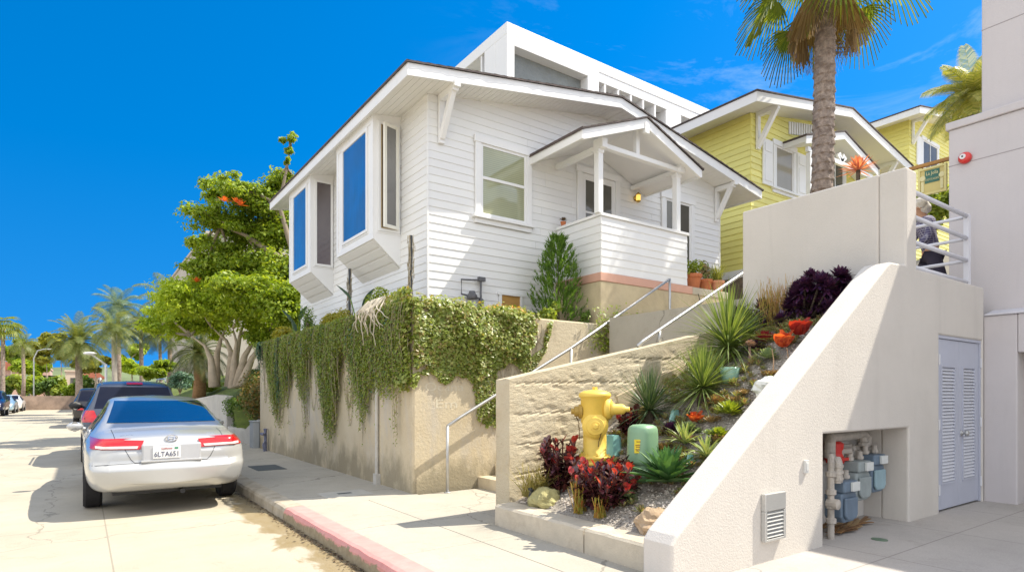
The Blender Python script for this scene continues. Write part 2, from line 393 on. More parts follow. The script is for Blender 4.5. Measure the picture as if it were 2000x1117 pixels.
# meter lids in the pavement
LID = M('meter_lid', (.43, .41, .36), .8, .1, 6, .3, 80); LIDD = M('dark_lid', (.09, .10, .10), .7, .15, 9, .3, 50)
r_ = E('water_meter_lid', 'pale concrete meter box lid with dark slot, set in shaded pavement', 'meter lid', (2.95, 8.15, .141))
mb = MB(); mb.box(2.62, 3.26, 7.83, 8.3, .139, .1465); mb.build('lid', LID, r_, bevel=.003)
mb = MB(); mb.box(2.84, 3.03, 8.04, 8.13, .1462, .149); mb.build('slot', LIDD, r_)
mb = MB(); mb.box(2.55, 3.05, 11.35, 12.2, .139, .147); tag(mb.build('utility_cover', LIDD, bevel=.003), 'dark rectangular utility cover in shaded pavement beside vine wall', 'utility cover')
mb = MB(); mb.lathe((-.55, 6.05, 0), [(.27, -.01), (.27, .006), (.22, .006), (.22, .004), (.0, .004)], 32); tag(mb.build('manhole_cover', M('worn_iron', (.42, .37, .29), .8, .2, 30, .4, 60)), 'round worn manhole cover in the pale concrete road', 'manhole cover')
# leaf litter in the gutter
L = []
for i in range(900):
    y = 4.2+R.random()**1.1*7; x = 1.945-abs(R.gauss(0, .055)); s = R.uniform(.008, .026); a = R.random()*6.28
    c, s_ = math.cos(a)*s, math.sin(a)*s; z = .004+R.random()*.012
    L.append([(x-c, y-s_, z), (x+s_*.4, y-c*.4, z+R.uniform(-.003, .008)), (x+c, y+s_, z), (x-s_*.4, y+c*.4, z+.002)])
mb = MB(); mb.quads(L); o = mb.build('leaf_litter', LEAF('litter', [(.06, .035, .02), (.13, .08, .04), (.03, .02, .015), (.22, .17, .1)], .05)); struct(o, 'stuff')

# ------------------------------------------------------------------ retaining wall along the pavement
m, t, b, _ = newmat('stained_wall'); co = nd(t, 'ShaderNodeTexCoord').outputs['Object']
xyz = nd(t, 'ShaderNodeSeparateXYZ'); t.links.new(co, xyz.inputs[0])
c = ramp(t, nz(t, co, 1.6, 8, .7), [(.3, (.52, .43, .285)), (.7, (.60, .52, .37))])
f = ramp(t, nz(t, co, 1.1, 8, .75, .5, vec=(1, 1, .45)), [(.5, (0,0,0)), (.72, (1,1,1))]); c = mixc(t, f, c, (.47, .44, .40))
f = ramp(t, nz(t, co, 6, 8, .8, .3, vec=(1, 1, .3)), [(.58, (0,0,0)), (.74, (1,1,1))]); c = mixc(t, mth(t, 'MULTIPLY', f, .75), c, (.27, .21, .13))
lo = mth(t, 'MULTIPLY', mth(t, 'SUBTRACT', 1.0, xyz.outputs[2]), 1.2); lo.node.use_clamp = True
f = ramp(t, mth(t, 'MULTIPLY', nz(t, co, 2.4, 8, .7, vec=(1, 1, .5)), mth(t, 'ADD', lo, .25)), [(.4, (0,0,0)), (.62, (1,1,1))]); c = mixc(t, mth(t, 'MULTIPLY', f, .85), c, (.28, .24, .16))
t.links.new(c, b.inputs['Base Color']); b.inputs['Roughness'].default_value = .88
bump(t, b, nz(t, co, 22, 8, .7), .5, .02); STAINW = m
r_ = E('retaining_wall', 'tall stained cream concrete retaining wall below the white house, draped in vines', 'wall', (3.8, 7.6, .1))
mb = MB(); mb.prism([(3.68, 7.5), (12.9, 7.5), (12.9, 7.75), (3.98, 7.75), (3.98, 16.2), (3.68, 16.2)], 'z', .05, 2.70)
mb.build('wall', STAINW, r_, bevel=.025, fix=True)
# faded lettering on the street corner of the wall
mb = MB(); FADE = M('faded_paint', (.60, .54, .41), .9, .10, 20)
put_text(mb, 'Ocana', (4.17, 7.499, 1.60), (1,0,0), (0,0,1), .17, width=.62, thick=.002); put_text(mb, 'Em', (4.2, 7.499, 1.36), (1,0,0), (0,0,1), .18, width=.34, thick=.002)
mb.build('painted_letters', FADE, r_)
# drain pipe, standpipe, box, on the street face
PIPEW = M('grey_pipe', (.50, .48, .43), .7, .15, 6, .2, 40)
mb = MB(); mb.tube([(3.645, 8.66, .15), (3.645, 8.66, 2.6)], .026, 10); mb.box(3.61, 3.69, 8.60, 8.72, .14, .30); mb.box(3.64, 3.69, 8.62, 8.70, 1.5, 1.53)
tag(mb.build('drain_pipe', PIPEW, smooth=False), 'thin grey vertical pipe running up the vine covered wall', 'pipe')
mb = MB(); mb.tube([(3.60, 15.3, .14), (3.60, 15.3, .62), (3.60, 15.3, .68)], [.035, .035, .05], 10); mb.tube([(3.6,15.3,.55),(3.5,15.2,.55)], .03, 8); mb.tube([(3.6,15.3,.55),(3.52,15.42,.55)], .03, 8)
mb.tube([(3.6,15.3,.4),(3.52,15.2,.3),(3.55,15.2,.14)], .018, 8)
tag(mb.build('hose_standpipe', M('rusty_blue', (.16, .17, .25), .7, .3, 12)), 'small dark standpipe with two outlets against far end of retaining wall', 'standpipe')
mb = MB(); mb.box(3.52, 3.68, 16.22, 16.6, .1, .80); mb.box(3.50, 3.69, 16.2, 16.62, .80, .83)
tag(mb.build('utility_box', M('box_grey', (.35, .37, .38), .6, .1, 4), bevel=.01), 'grey utility box standing at the far end of vine wall', 'utility box')
# ------------------------------------------------------------------ concrete stairs between the walls
r_ = E('concrete_stairs', 'cream concrete stair flight climbing between two walls to the porch', 'stairs', (4.7, 6.5, .1))
n = 16; run = (9.45-4.72)/n; mb = MB()
prof = [(4.72, .0)]
for i in range(n):
    x = 4.72+i*run; z = .14+(i+1)*.160
    prof += [(x+.008, z-.16 if i else .0), (x, z)]
prof += [(12.9, .14+n*.16), (12.9, .0)]
prof = [prof[0]]+prof[2:] if False else prof[1:]
mb.prism(prof, 'y', 5.5, 7.5); mb.build('steps', M('step_concrete', (.58, .49, .34), .85, .12, 3, .4, 60, stain=(.42,.34,.22), sscale=1.5), r_, bevel=.012, fix=True)
mb = MB(); mb.box(7.3, 12.6, 7.3, 7.499, 2.45, 2.60); mb.build('kerb_ledge', CONC, r_, bevel=.01)
# rough board-marked wall beside the stairs
m, t, b, _ = newmat('rough_concrete'); co = nd(t, 'ShaderNodeTexCoord').outputs['Object']
c = ramp(t, nz(t, co, 2.2, 8, .7), [(.3, (.53, .44, .29)), (.7, (.63, .56, .41))])
f = ramp(t, nz(t, co, 7, 8, .8, .2, vec=(.5, 1, 1.4)), [(.56, (0,0,0)), (.70, (1,1,1))]); c = mixc(t, mth(t, 'MULTIPLY', f, .55), c, (.36, .28, .17))
t.links.new(c, b.inputs['Base Color']); b.inputs['Roughness'].default_value = .92
bump(t, b, nz(t, co, 30, 8, .75, vec=(.7, 1, 1.3)), .8, .025); ROUGH = m
def swtop(x): return 1.66+(x-3.7)*.205 if x < 6.8 else 2.295+(x-6.8)*.23
r_ = E('stair_wall', 'rough weathered concrete wall sloping up between stairs and planted bank', 'wall', (3.7, 5.35, .1))
mb = MB()
def roughf(u, v):
    x = 3.7+u*5.2; z = .0+v*(swtop(x))
    e = min(1, u*30, (1-v)*14)
    L_ = noise.noise((x*1.2, z*6.5, 1.1)); c_ = noise.noise((x*6, z*13, 4.2)); d = noise.noise((x*16, z*24, 8))
    pit = max(0, c_-.12)*1.3+max(0, noise.noise((x*10, z*16, 2.7))-.25)
    ln = .012 if abs((z*3.1+.25*noise.noise((x*.7, z, 3))) % 1-.5) > .465 else 0
    return (x, 5.245-.007*L_*e+.05*pit*e*.36+.004*d*e+ln*.8*e, z)
mb.grid(240, 90, roughf)
def top(u, v):
    x = 3.7+u*5.2; return (x, 5.245+v*.255, swtop(x)+.012*noise.noise((x*5, v*3, 0))*(1 if 0 < v < 1 else 0))
mb.grid(60, 4, top)
mb.grid(60, 1, lambda u, v: (3.7+u*5.2, 5.5, (1-v)*swtop(3.7+u*5.2)))
mb.grid(4, 10, lambda u, v: (3.7-.008*noise.noise((u*4, v*9, 0)), 5.5-u*.255, v*swtop(3.7)))
mb.build('wall', ROUGH, r_)
# hand rails
def rail(name, label, pts, posts, rr=.024):
    r_ = E(name, label, 'handrail', pts[0])
    mb = MB(); mb.tube(pts, rr, 10); mb.build('rail', METAL, r_, smooth=True)
    for p, z0 in posts:
        mb = MB(); mb.tube([(p[0], p[1], z0), p], rr*.92, 10); mb.lathe((p[0], p[1], z0), [(.05, 0), (.05, .012), (.02, .014)], 14); mb.build('post', METAL, r_, smooth=True)
ra, rm, rb = at(874, 832, y=7.33), at(1115, 680, y=7.33), at(1308, 545, y=7.33)
rail('stair_handrail', 'grey pipe handrail rising along vine wall on left of stairs', [ra, ra+Vector((.2,0,.115)), rm, rb], [(ra, .14), (rm, 1.0), (rb, 2.4)])
rail('stair_handrail', 'grey pipe handrail on top of rough sloping stair wall', [(5.85, 5.42, 2.12), (5.95, 5.42, 2.19), (8.2, 5.42, 3.36), (9.6, 5.42, 3.9)], [((6.27, 5.42, 2.35), 2.15), ((8.9, 5.42, 3.65), 2.6)])
# ------------------------------------------------------------------ terrace behind the retaining wall
mb = MB(); mb.box(3.97, 13.2, 7.74, 16.2, .0, 2.63); struct(mb.build('terrace', SOIL))
# ------------------------------------------------------------------ clapboard helper
def lap(mb, fr, a0, a1, z0, z1, e=.13, t=.015, clip=None):
    """overlapping boards; clip(z) -> (a0,a1) limits at that height"""
    n = int(math.ceil((z1-z0)/e))
    for i in range(n):
        zb = z0+i*e; zt = min(zb+e, z1); l, r = (a0, a1) if clip is None else clip(zb)
        l, r = max(l, a0), min(r, a1)
        if r-l < .05: continue
        cuts = [l]; rq = random.Random(int(zb*1000)+int(a0*77))
        while r-cuts[-1] > 3.4: cuts.append(cuts[-1]+rq.uniform(2.0, 3.2))
        cuts.append(r)
        for ci, (l, r) in enumerate(zip(cuts, cuts[1:])):
            if ci: l += .003
            j = rq.uniform(-.0015, .0015); P = [fr.p(l,t+j,zb), fr.p(r,t+j,zb), fr.p(r,.005,zt), fr.p(l,.005,zt)]
            B = [fr.p(l,0,zb), fr.p(r,0,zb), fr.p(r,0,zt), fr.p(l,0,zt)]
            mb.add(P+B, [(0,1,2,3), (4,5,1,0), (0,3,7,4), (1,5,6,2)])
    return mb
def window(parent, fr, a0, a1, z0, z1, frame_mat, glass, casing=.12, rails=(), sill=True, name='window', b=.02, stiles=(), head=.02):
    """sash window: casing as the part; sash, pane and sill under it"""
    mb = MB(); c = casing; d = .055
    mb.fbox(fr, a0-c, a0, b, d, z0-.0, z1); mb.fbox(fr, a1, a1+c, b, d, z0-.0, z1)
    mb.fbox(fr, a0-c-head, a1+c+head, b, d+.012, z1, z1+c)
    w = mb.build(name, frame_mat, parent, bevel=.004)
    s = MB(); k = .045
    s.fbox(fr, a0, a0+k, .01, .04, z0, z1); s.fbox(fr, a1-k, a1, .01, .04, z0, z1)
    s.fbox(fr, a0+k, a1-k, .01, .04, z1-k, z1); s.fbox(fr, a0+k, a1-k, .01, .04, z0, z0+k)
    for r in rails: s.fbox(fr, a0+k, a1-k, .01, .046, r-.025, r+.025)
    for q in stiles: s.fbox(fr, q-.02, q+.02, .012, .04, z0+k, z1-k)
    s.build('sash', frame_mat, w, bevel=.003)
    g = MB(); g.fbox(fr, a0+.03, a1-.03, .004, .028, z0+.03, z1-.03); g.build('pane', glass, w)
    if sill:
        q = MB(); q.fbox(fr, a0-c-.05, a1+c+.05, .0, .10, z0-.055, z0-.002); q.fbox(fr, a0-c, a1+c, .0, .05, z0-.14, z0-.057); q.build('sill', frame_mat, w, bevel=.004)
    return w
BLIND = GLASS('blind_glass', (.40, .42, .26), .09, .04, stripes=9, vary=.8)
DIM = GLASS('dim_glass', (.10, .095, .075), .05, .03)
SKYGLASS = GLASS('sky_glass', (.06, .09, .14), .52, .01, vary=.6)
INNER = GLASS('inner_glass', (.10, .075, .085), .14, .03, vary=.8)
SCREEN = GLASS('screen_glass', (.17, .165, .16), .15, .12, vary=.8)

# ------------------------------------------------------------------ white house
HX0, HX1, HY0, HY1 = 4.56, 12.2, 8.75, 15.7
EY, EYB = 8.19, 16.25                      # roof: front and back edges
EL, RX, ER = 3.93, 8.40, 13.07             # left eave, ridge, right eave
ZL, ZR_, ZE = 6.42, 7.16, 6.30
def roofz(x): return ZL+(x-EL)*(ZR_-ZL)/(RX-EL) if x < RX else ZR_+(x-RX)*(ZE-ZR_)/(ER-RX)
TH_ = .19
H = E('white_house', 'white clapboard cottage with low gable roof, two bay windows and a porch', 'house', (8.4, 8.75, 2.6))
fr_f = Fr((0, HY0, 0), (1,0,0), (0,-1,0)); fr_l = Fr((HX0, 0, 0), (0,1,0), (-1,0,0)); fr_r = Fr((HX1, 0, 0), (0,1,0), (1,0,0))
def gclip(z, d=.17):
    zz = z+d+.02
    if zz <= ZE: return HX0-.02, HX1+.02
    l = EL+(zz-ZL)*(RX-EL)/(ZR_-ZL) if zz > ZL else HX0
    r = RX+(zz-ZR_)*(ER-RX)/(ZE-ZR_)
    return max(l, HX0-.02), min(r, HX1+.02)
mb = MB()
poly = [(HX0, 2.99), (HX1, 2.99), (HX1, roofz(HX1)-.1), (RX, ZR_-.1), (HX0, roofz(HX0)-.1)]
mb.prism(poly, 'y', HY0, HY1)
lap(mb, fr_f, HX0, HX1, 2.99, 7.1, clip=gclip)
lap(mb, fr_l, HY0, HY1, 2.99, 6.30); lap(mb, fr_r, HY0, HY1, 2.99, 6.30)
mb.fbox(fr_f, HX0-.022, HX0+.004, -.004, .024, 2.99, 6.34); mb.fbox(fr_f, HX1-.004, HX1+.022, -.004, .024, 2.99, 6.34)
mb.build('wall', SIDING, H)
mb = MB(); mb.box(HX0+.05, HX1-.05, HY0+.05, HY1-.05, 2.5, 2.985); mb.build('foundation', CONC, H)
# roof, fascia, soffit
mb = MB()
k = 90
for (x0, x1, s_) in ((EL-.02, RX, 1), (RX, ER+.02, -1)):
    def f(u, v, x0=x0, x1=x1):
        x = x0+u*(x1-x0); y = EY-.03+v*(EYB+.06-EY)
        jag = .010*noise.noise((x*7, 1.3, 0)) if v < .01 else 0
        course = .008*(1-((u*26) % 1))
        return (x, y+jag, roofz(x)+.022+course)
    mb.grid(104, 40, f)
    mb.grid(104, 1, lambda u, v, x0=x0, x1=x1: (x0+u*(x1-x0), EY-.03+.010*noise.noise(((x0+u*(x1-x0))*7, 1.3, 0)), roofz(x0+u*(x1-x0))-.004+v*.028))
mb.box(EL-.028, EL-.012, EY-.03, EYB+.03, ZL-.012, ZL+.022); mb.box(ER+.012, ER+.028, EY-.03, EYB+.03, ZE-.012, ZE+.022)
R_ = mb.build('roof', SHINGLE, H)
mb = MB()
for x0, x1 in ((EL, RX), (RX, ER)):
    mb.prism([(x0, roofz(x0)-TH_), (x1, roofz(x1)-TH_), (x1, roofz(x1)-.004), (x0, roofz(x0)-.004)], 'y', EY, EY+.04)
    mb.prism([(x0, roofz(x0)-TH_), (x1, roofz(x1)-TH_), (x1, roofz(x1)-.004), (x0, roofz(x0)-.004)], 'y', EYB-.04, EYB)
mb.box(EL, EL+.035, EY+.0405, EYB-.0405, ZL-TH_, ZL-.002); mb.box(ER-.035, ER, EY+.0405, EYB-.0405, ZE-TH_, ZE-.002)
mb.build('fascia', WHITE, H)
mb = MB()
for x0, x1 in ((EL+.036, RX), (RX, ER-.036)):
    n = 40
    for i in range(n):      # narrow ceiling boards running with the eaves
        a = x0+(x1-x0)*i/n+.003; b_ = x0+(x1-x0)*(i+1)/n-.003
        mb.prism([(a, roofz(a)-TH_+.02), (b_, roofz(b_)-TH_+.02), (b_, roofz(b_)-TH_+.035), (a, roofz(a)-TH_+.035)], 'y', EY+.041, EYB-.041)
    mb.prism([(x0, roofz(x0)-TH_+.036), (x1, roofz(x1)-TH_+.036), (x1, roofz(x1)-.01), (x0, roofz(x0)-.01)], 'y', EY+.041, EYB-.041)
mb.build('soffit', SOFFIT, H)
# knee braces under the rake
for x in (4.78, 12.05):
    zt = roofz(x)-TH_
    mb = MB(); mb.box(x-.05, x+.05, HY0-.075, HY0-.022, zt-.78, zt+.01); mb.box(x-.05, x+.05, EY+.042, HY0-.076, zt-.10, zt+.01)
    mb.beam((x, HY0-.06, zt-.70), (x, EY+.12, zt-.05), .085, .095); mb.box(x-.055, x+.055, EY-.012, EY+.10, zt-.06, zt+.05)
    mb.build('bracket', WHITE, H, bevel=.005)
# bay windows on the street side
def bay(y0, y1, open_):
    X = 4.05
    mb = MB(); zt = roofz(X)-TH_+.02; zt2 = roofz(HX0)-TH_+.03
    mb.prism([(X, 4.16), (HX0+.01, 3.70), (HX0+.01, zt2), (X, zt)], 'y', y0, y1)
    # panelled slope below, edge trim
    d = Vector((HX0-X, 0, 3.70-4.16)); L = d.length; d.normalize(); nrm = Vector((-.46, 0, -.51)).normalized()
    for i in range(4):
        a, b_ = i/4*L+.03, (i+1)/4*L-.006
        P = []
        for k_ in (0.001, .008):
            for s_, y in ((a, y0+.05), (b_, y0+.05), (b_, y1-.05), (a, y1-.05)):
                P.append(Vector((X, y, 4.16))+d*s_+nrm*k_)
        mb.hexa(P)
    mb.box(X-.012, X, y0, y1, 4.15, 4.23)
    for y in (y0, y1-.09): mb.box(X-.014, X, y, y+.09, 4.23, zt)
    mb.box(X-.014, X, y0+.09, y1-.09, 6.14, zt)
    B = mb.build('bay_window', WHITE, H, bevel=.003)
    fl = Fr((X, 0, 0), (0,1,0), (-1,0,0))
    def pane(fr, a0, a1, z0, z1, glass, nm, swing=None):
        s = MB(); k_ = .05
        for q in ((a0, a0+k_, z0, z1), (a1-k_, a1, z0, z1), (a0+k_, a1-k_, z1-k_, z1), (a0+k_, a1-k_, z0, z0+k_)): s.fbox(fr, q[0], q[1], .002, .03, q[2], q[3])
        s.fbox(fr, a0-.03, a1+.03, .001, .012, z0-.03, z0-.001)
        s.build('frame', WHITE, B, bevel=.003)
        if swing is None:
            g = MB(); g.fbox(fr, a0+.045, a1-.045, .001, .016, z0+.045, z1-.045); g.build('pane', glass, B)
        else:
            g = MB(); g.fbox(fr, a0+.045, a1-.045, .001, .006, z0+.045, z1-.045); g.build('pane', INNER, B)
            h = fr.p(a1-.05, .03, 0); a = rad(swing); u = (-fr.u*math.cos(a)+fr.n*math.sin(a)); nn_ = fr.n*math.cos(a)+fr.u*math.sin(a)
            f2 = Fr(h, u, nn_); w = a1-a0-.09; s = MB(); k2 = .055
            for q in ((0, k2, z0+.05, z1-.05), (w-k2, w, z0+.05, z1-.05), (k2, w-k2, z1-.05-k2, z1-.05), (k2, w-k2, z0+.05, z0+.05+k2)): s.fbox(f2, q[0], q[1], 0, .04, q[2], q[3])
            s.build('casement', M('casement_paint', (.78, .77, .70), .5, .04), B, bevel=.004)
            s = MB(); s.fbox(f2, k2-.005, w-k2+.005, .012, .024, z0+.1, z1-.1); s.build('pane', SCREEN, B)
            s = MB(); TAN = M('tan_jamb', (.42, .30, .14), .7, .1)
            for q in ((a0+.05, a0+.075, z0+.05, z1-.05), (a1-.06, a1-.05, z0+.05, z1-.05), (a0+.075, a1-.06, z0+.05, z0+.07)): s.fbox(fr, q[0], q[1], .007, .024, q[2], q[3])
            s.build('jamb', TAN, B)
            for zz in (4.9, 5.45): s = MB(); s.fbox(fr, a1+.0, a1+.02, .014, .04, zz, zz+.05); s.build('hinge', METAL, B)
    pane(fl, y0+.24, y1-.32, 4.32, 6.13, SKYGLASS, 's')
    ff = Fr((0, y0, 0), (1,0,0), (0,-1,0))
    pane(ff, X+.075, HX0-.03, 4.30, 6.18, INNER, 'f', 15 if open_ else None)
    return B
bay(9.76, 11.56, True); bay(13.22, 14.86, False)
# front windows and door
wn = window(H, fr_f, 5.55, 6.52, 4.56, 5.79, WHITE, BLIND, .115, rails=(5.21,))
window(H, fr_f, 10.27, 11.12, 4.35, 5.74, WHITE, DIM, .12, rails=(5.06,))
d0, d1 = 7.86, 8.76
mb = MB(); mb.fbox(fr_f, d0-.12, d0, .02, .06, 3.6, 5.78); mb.fbox(fr_f, d1, d1+.12, .02, .06, 3.6, 5.78); mb.fbox(fr_f, d0-.15, d1+.15, .02, .07, 5.78, 5.90)
D = mb.build('door', WHITE, H, bevel=.004)
mb = MB(); mb.fbox(fr_f, d0, d1, .0, .035, 3.6, 4.6); mb.fbox(fr_f, d0, d0+.1, .0, .035, 4.6, 5.775); mb.fbox(fr_f, d1-.1, d1, .0, .035, 4.6, 5.775); mb.fbox(fr_f, d0+.1, d1-.1, .0, .035, 5.66, 5.775)
mb.fbox(fr_f, d0+.1, d1-.1, .0, .035, 5.02, 5.06); mb.build('leaf', WHITE, D, bevel=.003)
mb = MB(); mb.fbox(fr_f, d0+.09, d1-.09, .0, .026, 4.59, 5.67); mb.build('pane', DIM, D)
mb = MB(); mb.lathe(fr_f.p(d1-.06, .034, 4.5), [(.012, 0), (.012, .04), (.03, .045), (.03, .06), (.0, .065)], 12, ax=(0,-1,0)); mb.build('handle', METAL, D, smooth=True)
# porch wall light
BR = M('brass', (.55, .36, .09), .25, .1, 8, metal=1)
lm, lt, lb, _ = newmat('amber_glass'); lb.inputs['Base Color'].default_value = (.9, .6, .15, 1); lb.inputs['Roughness'].default_value = .1; lb.inputs['Emission Color'].default_value = (1, .6, .12, 1); lb.inputs['Emission Strength'].default_value = .5
mb = MB(); mb.lathe(fr_f.p(9.36, .02, 5.56), [(.06, 0), (.06, .015), (.02, .03), (.02, .06)], 16, ax=(0,-1,0)); mb.lathe(fr_f.p(9.36, .10, 5.46), [(.0, 0), (.03, .005), (.05, .02), (.05, .03), (.04, .03)], 14)
mb.lathe(fr_f.p(9.36, .10, 5.61), [(.055, 0), (.055, .01), (.03, .04), (.01, .06), (0, .065)], 14)
LT = mb.build('wall_lamp', BR, H, smooth=True)
mb = MB(); mb.lathe(fr_f.p(9.36, .10, 5.485), [(.035, 0), (.048, .03), (.048, .1), (.045, .125)], 14); mb.build('lamp_glass', lm, LT, smooth=True)
# crawl-space vent and gas regulator on the front wall
mb = MB(); mb.fbox(fr_f, 5.93, 6.43, .02, .05, 2.99, 3.03); mb.fbox(fr_f, 5.93, 5.98, .02, .05, 3.03, 3.24); mb.fbox(fr_f, 6.38, 6.43, .02, .05, 3.03, 3.24); mb.fbox(fr_f, 5.90, 6.46, .02, .055, 3.24, 3.29)
V_ = mb.build('crawl_vent', WHITE, H, bevel=.003)
mb = MB(); mb.fbox(fr_f, 5.975, 6.385, .018, .03, 3.025, 3.245); mb.build('vent_board', M('raw_plywood', (.45, .25, .07), .8, .15, 3, vec=(1, 1, 6)), V_)
GP = M('gas_pipe', (.13, .13, .14), .5, .25, 9, metal=.3)
mb = MB(); y = HY0-.08
mb.tube([(5.52, y, 2.7), (5.52, y, 3.44)], .018, 8); mb.tube([(5.56, y, 3.44), (5.14, y, 3.41), (5.14, y, 3.17), (5.54, y, 3.12)], .015, 8)
mb.box(5.47, 5.60, y-.03, y+.03, 3.42, 3.49); mb.lathe((5.33, y-.03, 3.14), [(.0, -.05), (.085, -.04), (.09, -.012), (.09, .012), (.06, .05), (.05, .09), (.0, .1)], 16)
mb.lathe((5.53, y, 3.0), [(.03, 0), (.045, .02), (.045, .1), (.03, .12)], 12)
mb.build('gas_regulator', GP, H)
# porch: concrete base, cap, boarded rail, posts, gable roof
PINK = M('pink_paint', (.62, .36, .27), .75, .06, 4, .3, 60)
P0, P1, PY = 7.22, 10.80, 7.53
mb = MB(); mb.box(P0, P1, PY, HY0-.03, 2.60, 3.44); mb.build('porch_base', CONC, H, bevel=.012)
mb = MB(); mb.box(P0-.012, 9.66, PY-.012, HY0-.031, 3.442, 3.59); mb.build('porch_slab', PINK, H, bevel=.01)
mb = MB(); mb.box(9.665, P1+.015, PY-.014, HY0-.031, 3.442, 3.585); mb.build('porch_slab', M('grey_cap', (.50, .45, .35), .85, .12, 3, .4, 50), H, bevel=.014)
mb = MB(); f1 = Fr((0, PY+.02, 0), (1,0,0), (0,-1,0)); f2 = Fr((P0+.03, 0, 0), (0,1,0), (-1,0,0)); f3 = Fr((9.5, 0, 0), (0,1,0), (1,0,0))
mb.box(P0+.031, 9.5, PY+.021, PY+.13, 3.595, 4.56); mb.box(P0+.031, P0+.13, PY+.131, HY0-.025, 3.595, 4.56)
lap(mb, f1, P0+.01, 9.52, 3.595, 4.56, .137); lap(mb, f2, PY+.0, HY0-.02, 3.595, 4.56, .137)
mb.box(P0-.0, 9.545, PY-.015, PY+.15, 4.562, 4.61); mb.box(P0-.0, P0+.15, PY+.151, HY0-.03, 4.562, 4.61)
mb.build('porch_rail', SIDING, H)
for x in (7.235, 9.27):
    mb = MB(); y = PY+.065; mb.box(x-.055, x+.055, y-.055, y+.055, 4.611, 5.70); mb.box(x-.068, x+.068, y-.068, y+.068, 5.64, 5.70); mb.box(x-.062, x+.062, PY-.09, y+.07, 5.701, 5.86)
    mb.build('porch_post', WHITE, H, bevel=.004)
GX, GZ, GE, G0, G1 = 8.12, 6.37, 5.80, 6.62, 9.63
def pz(x): return GZ-(abs(x-GX))*(GZ-GE)/1.5
mb = MB(); YF = 7.30
for x0, x1 in ((G0, GX), (GX, G1)):
    mb.prism([(x0, pz(x0)-.11), (x1, pz(x1)-.11), (x1, pz(x1)-.003), (x0, pz(x0)-.003)], 'y', YF+.046, HY0-.024)
    mb.prism([(x0, pz(x0)-.17), (x1, pz(x1)-.17), (x1, pz(x1)-.002), (x0, pz(x0)-.002)], 'y', YF, YF+.045)
mb.box(G0-.03, G0-.001, YF, HY0-.024, GE-.16, GE-.015); mb.box(G1+.001, G1+.03, YF, HY0-.024, GE-.16, GE-.015)
mb.build('porch_gable', WHITE, H, bevel=.003)
mb = MB()
for x0, x1 in ((G0-.045, GX), (GX, G1+.045)):
    mb.grid(40, 12, lambda u, v, x0=x0, x1=x1: (x0+u*(x1-x0), YF-.03+v*(HY0-.024-YF+.03)+(.01*noise.noise(((x0+u*(x1-x0))*9, 3, 1)) if v == 0 else 0), pz(x0+u*(x1-x0))+.022+.007*(1-((u*9) % 1))))
    mb.grid(40, 1, lambda u, v, x0=x0, x1=x1: (x0+u*(x1-x0), YF-.03+.01*noise.noise(((x0+u*(x1-x0))*9, 3, 1)), pz(x0+u*(x1-x0))-.002+v*.024))
mb.box(G0-.05, G0-.042, YF-.03, HY0-.024, GE-.03, GE+.02); mb.box(G1+.042, G1+.05, YF-.03, HY0-.024, GE-.03, GE+.02)
mb.build('porch_roof', SHINGLE, H)
mb = MB(); y = PY+.0
mb.box(7.24, 9.28, PY-.03, PY+.07, 5.72, 5.80); mb.box(GX-.045, GX+.045, PY-.02, PY+.06, 5.801, 6.24); mb.box(GX-.055, GX+.055, YF-.012, YF+.05, 6.10, 6.30)
mb.box(7.2, 7.3, PY+.12, HY0-.025, 5.70, 5.78); mb.box(9.2, 9.3, PY+.12, HY0-.025, 5.70, 5.78)
mb.build('porch_truss', WHITE, H, bevel=.004)
# ------------------------------------------------------------------ modern building behind
MW = M('render_white', (.80, .80, .80), .6, .02, .6); MC = M('grey_board_concrete', (.24, .26, .26), .9, .12, 1.5, 1.0, 9, bdist=.04)
c0 = at(990, 42, y=19); X0, Z1 = c0.x, c0.z; Y0 = 19
B = E('modern_building', 'white flat roofed modern block with deep vertical fins rising behind the cottage', 'building', (X0+8, 24, 2.5))
wx = lambda u, v: at(u, v, y=Y0).x
wz = lambda u, v: at(u, v, y=Y0).z
xr0, xr1 = wx(1005, 90), wx(1148, 150); ztop = wz(1005, 90)-.0
x2 = wx(1170, 140)
mb = MB()
mb.box(X0+.6, X0+30, Y0+1.2, Y0+16, 2.4, Z1-.1)                     # body
mb.box(X0, X0+30, Y0, Y0+17, Z1-.45, Z1)                            # roof edge
mb.box(X0, xr0, Y0, Y0+.8, 9, Z1-.45); mb.box(xr0, xr1, Y0, Y0+.8, ztop, Z1-.45); mb.box(xr1, x2, Y0, Y0+.8, 9, Z1-.45)
mb.box(X0, X0+.35, Y0+.8, Y0+1.6, 9, Z1-.45)
mb.build('wall', MW, B, bevel=.02)
mb = MB(); mb.box(xr0, xr1, Y0+.45, Y0+.79, 9, ztop); mb.build('recessed_panel', MC, B)
fx = [wx(1183, 145)+i*(wx(1303, 205)-wx(1183, 145))/5 for i in range(6)]+[wx(1330, 218), wx(1353, 220), wx(1374, 228), wx(1395, 235)]
zf = Z1-.85
mb = MB(); mb.box(x2, X0+30, Y0+.02, Y0+.5, zf, Z1-.45); mb.box(fx[5]+.05, fx[6]-.05, Y0+.02, Y0+.5, 9, zf); mb.build('beam', MW, B, bevel=.01)
for x in fx[:]+[fx[-1]+.9*i for i in range(1, 6)]:
    mb = MB(); mb.box(x-.05, x+.05, Y0+.03, Y0+1.19, 9, zf); mb.build('fin', MW, B)
for i in range(5):
    mb = MB(); a = fx[i]+.12; mb.box(a, a+.45, Y0+1.1, Y0+1.195, 9, zf-.8); mb.build('window', DIM, B)
for k_ in range(7):
    mb = MB(); y = Y0+1.9+k_*1.15; mb.box(X0+.05, X0+.6, y-.05, y+.05, 9, Z1-.45); mb.build('fin', MW, B)
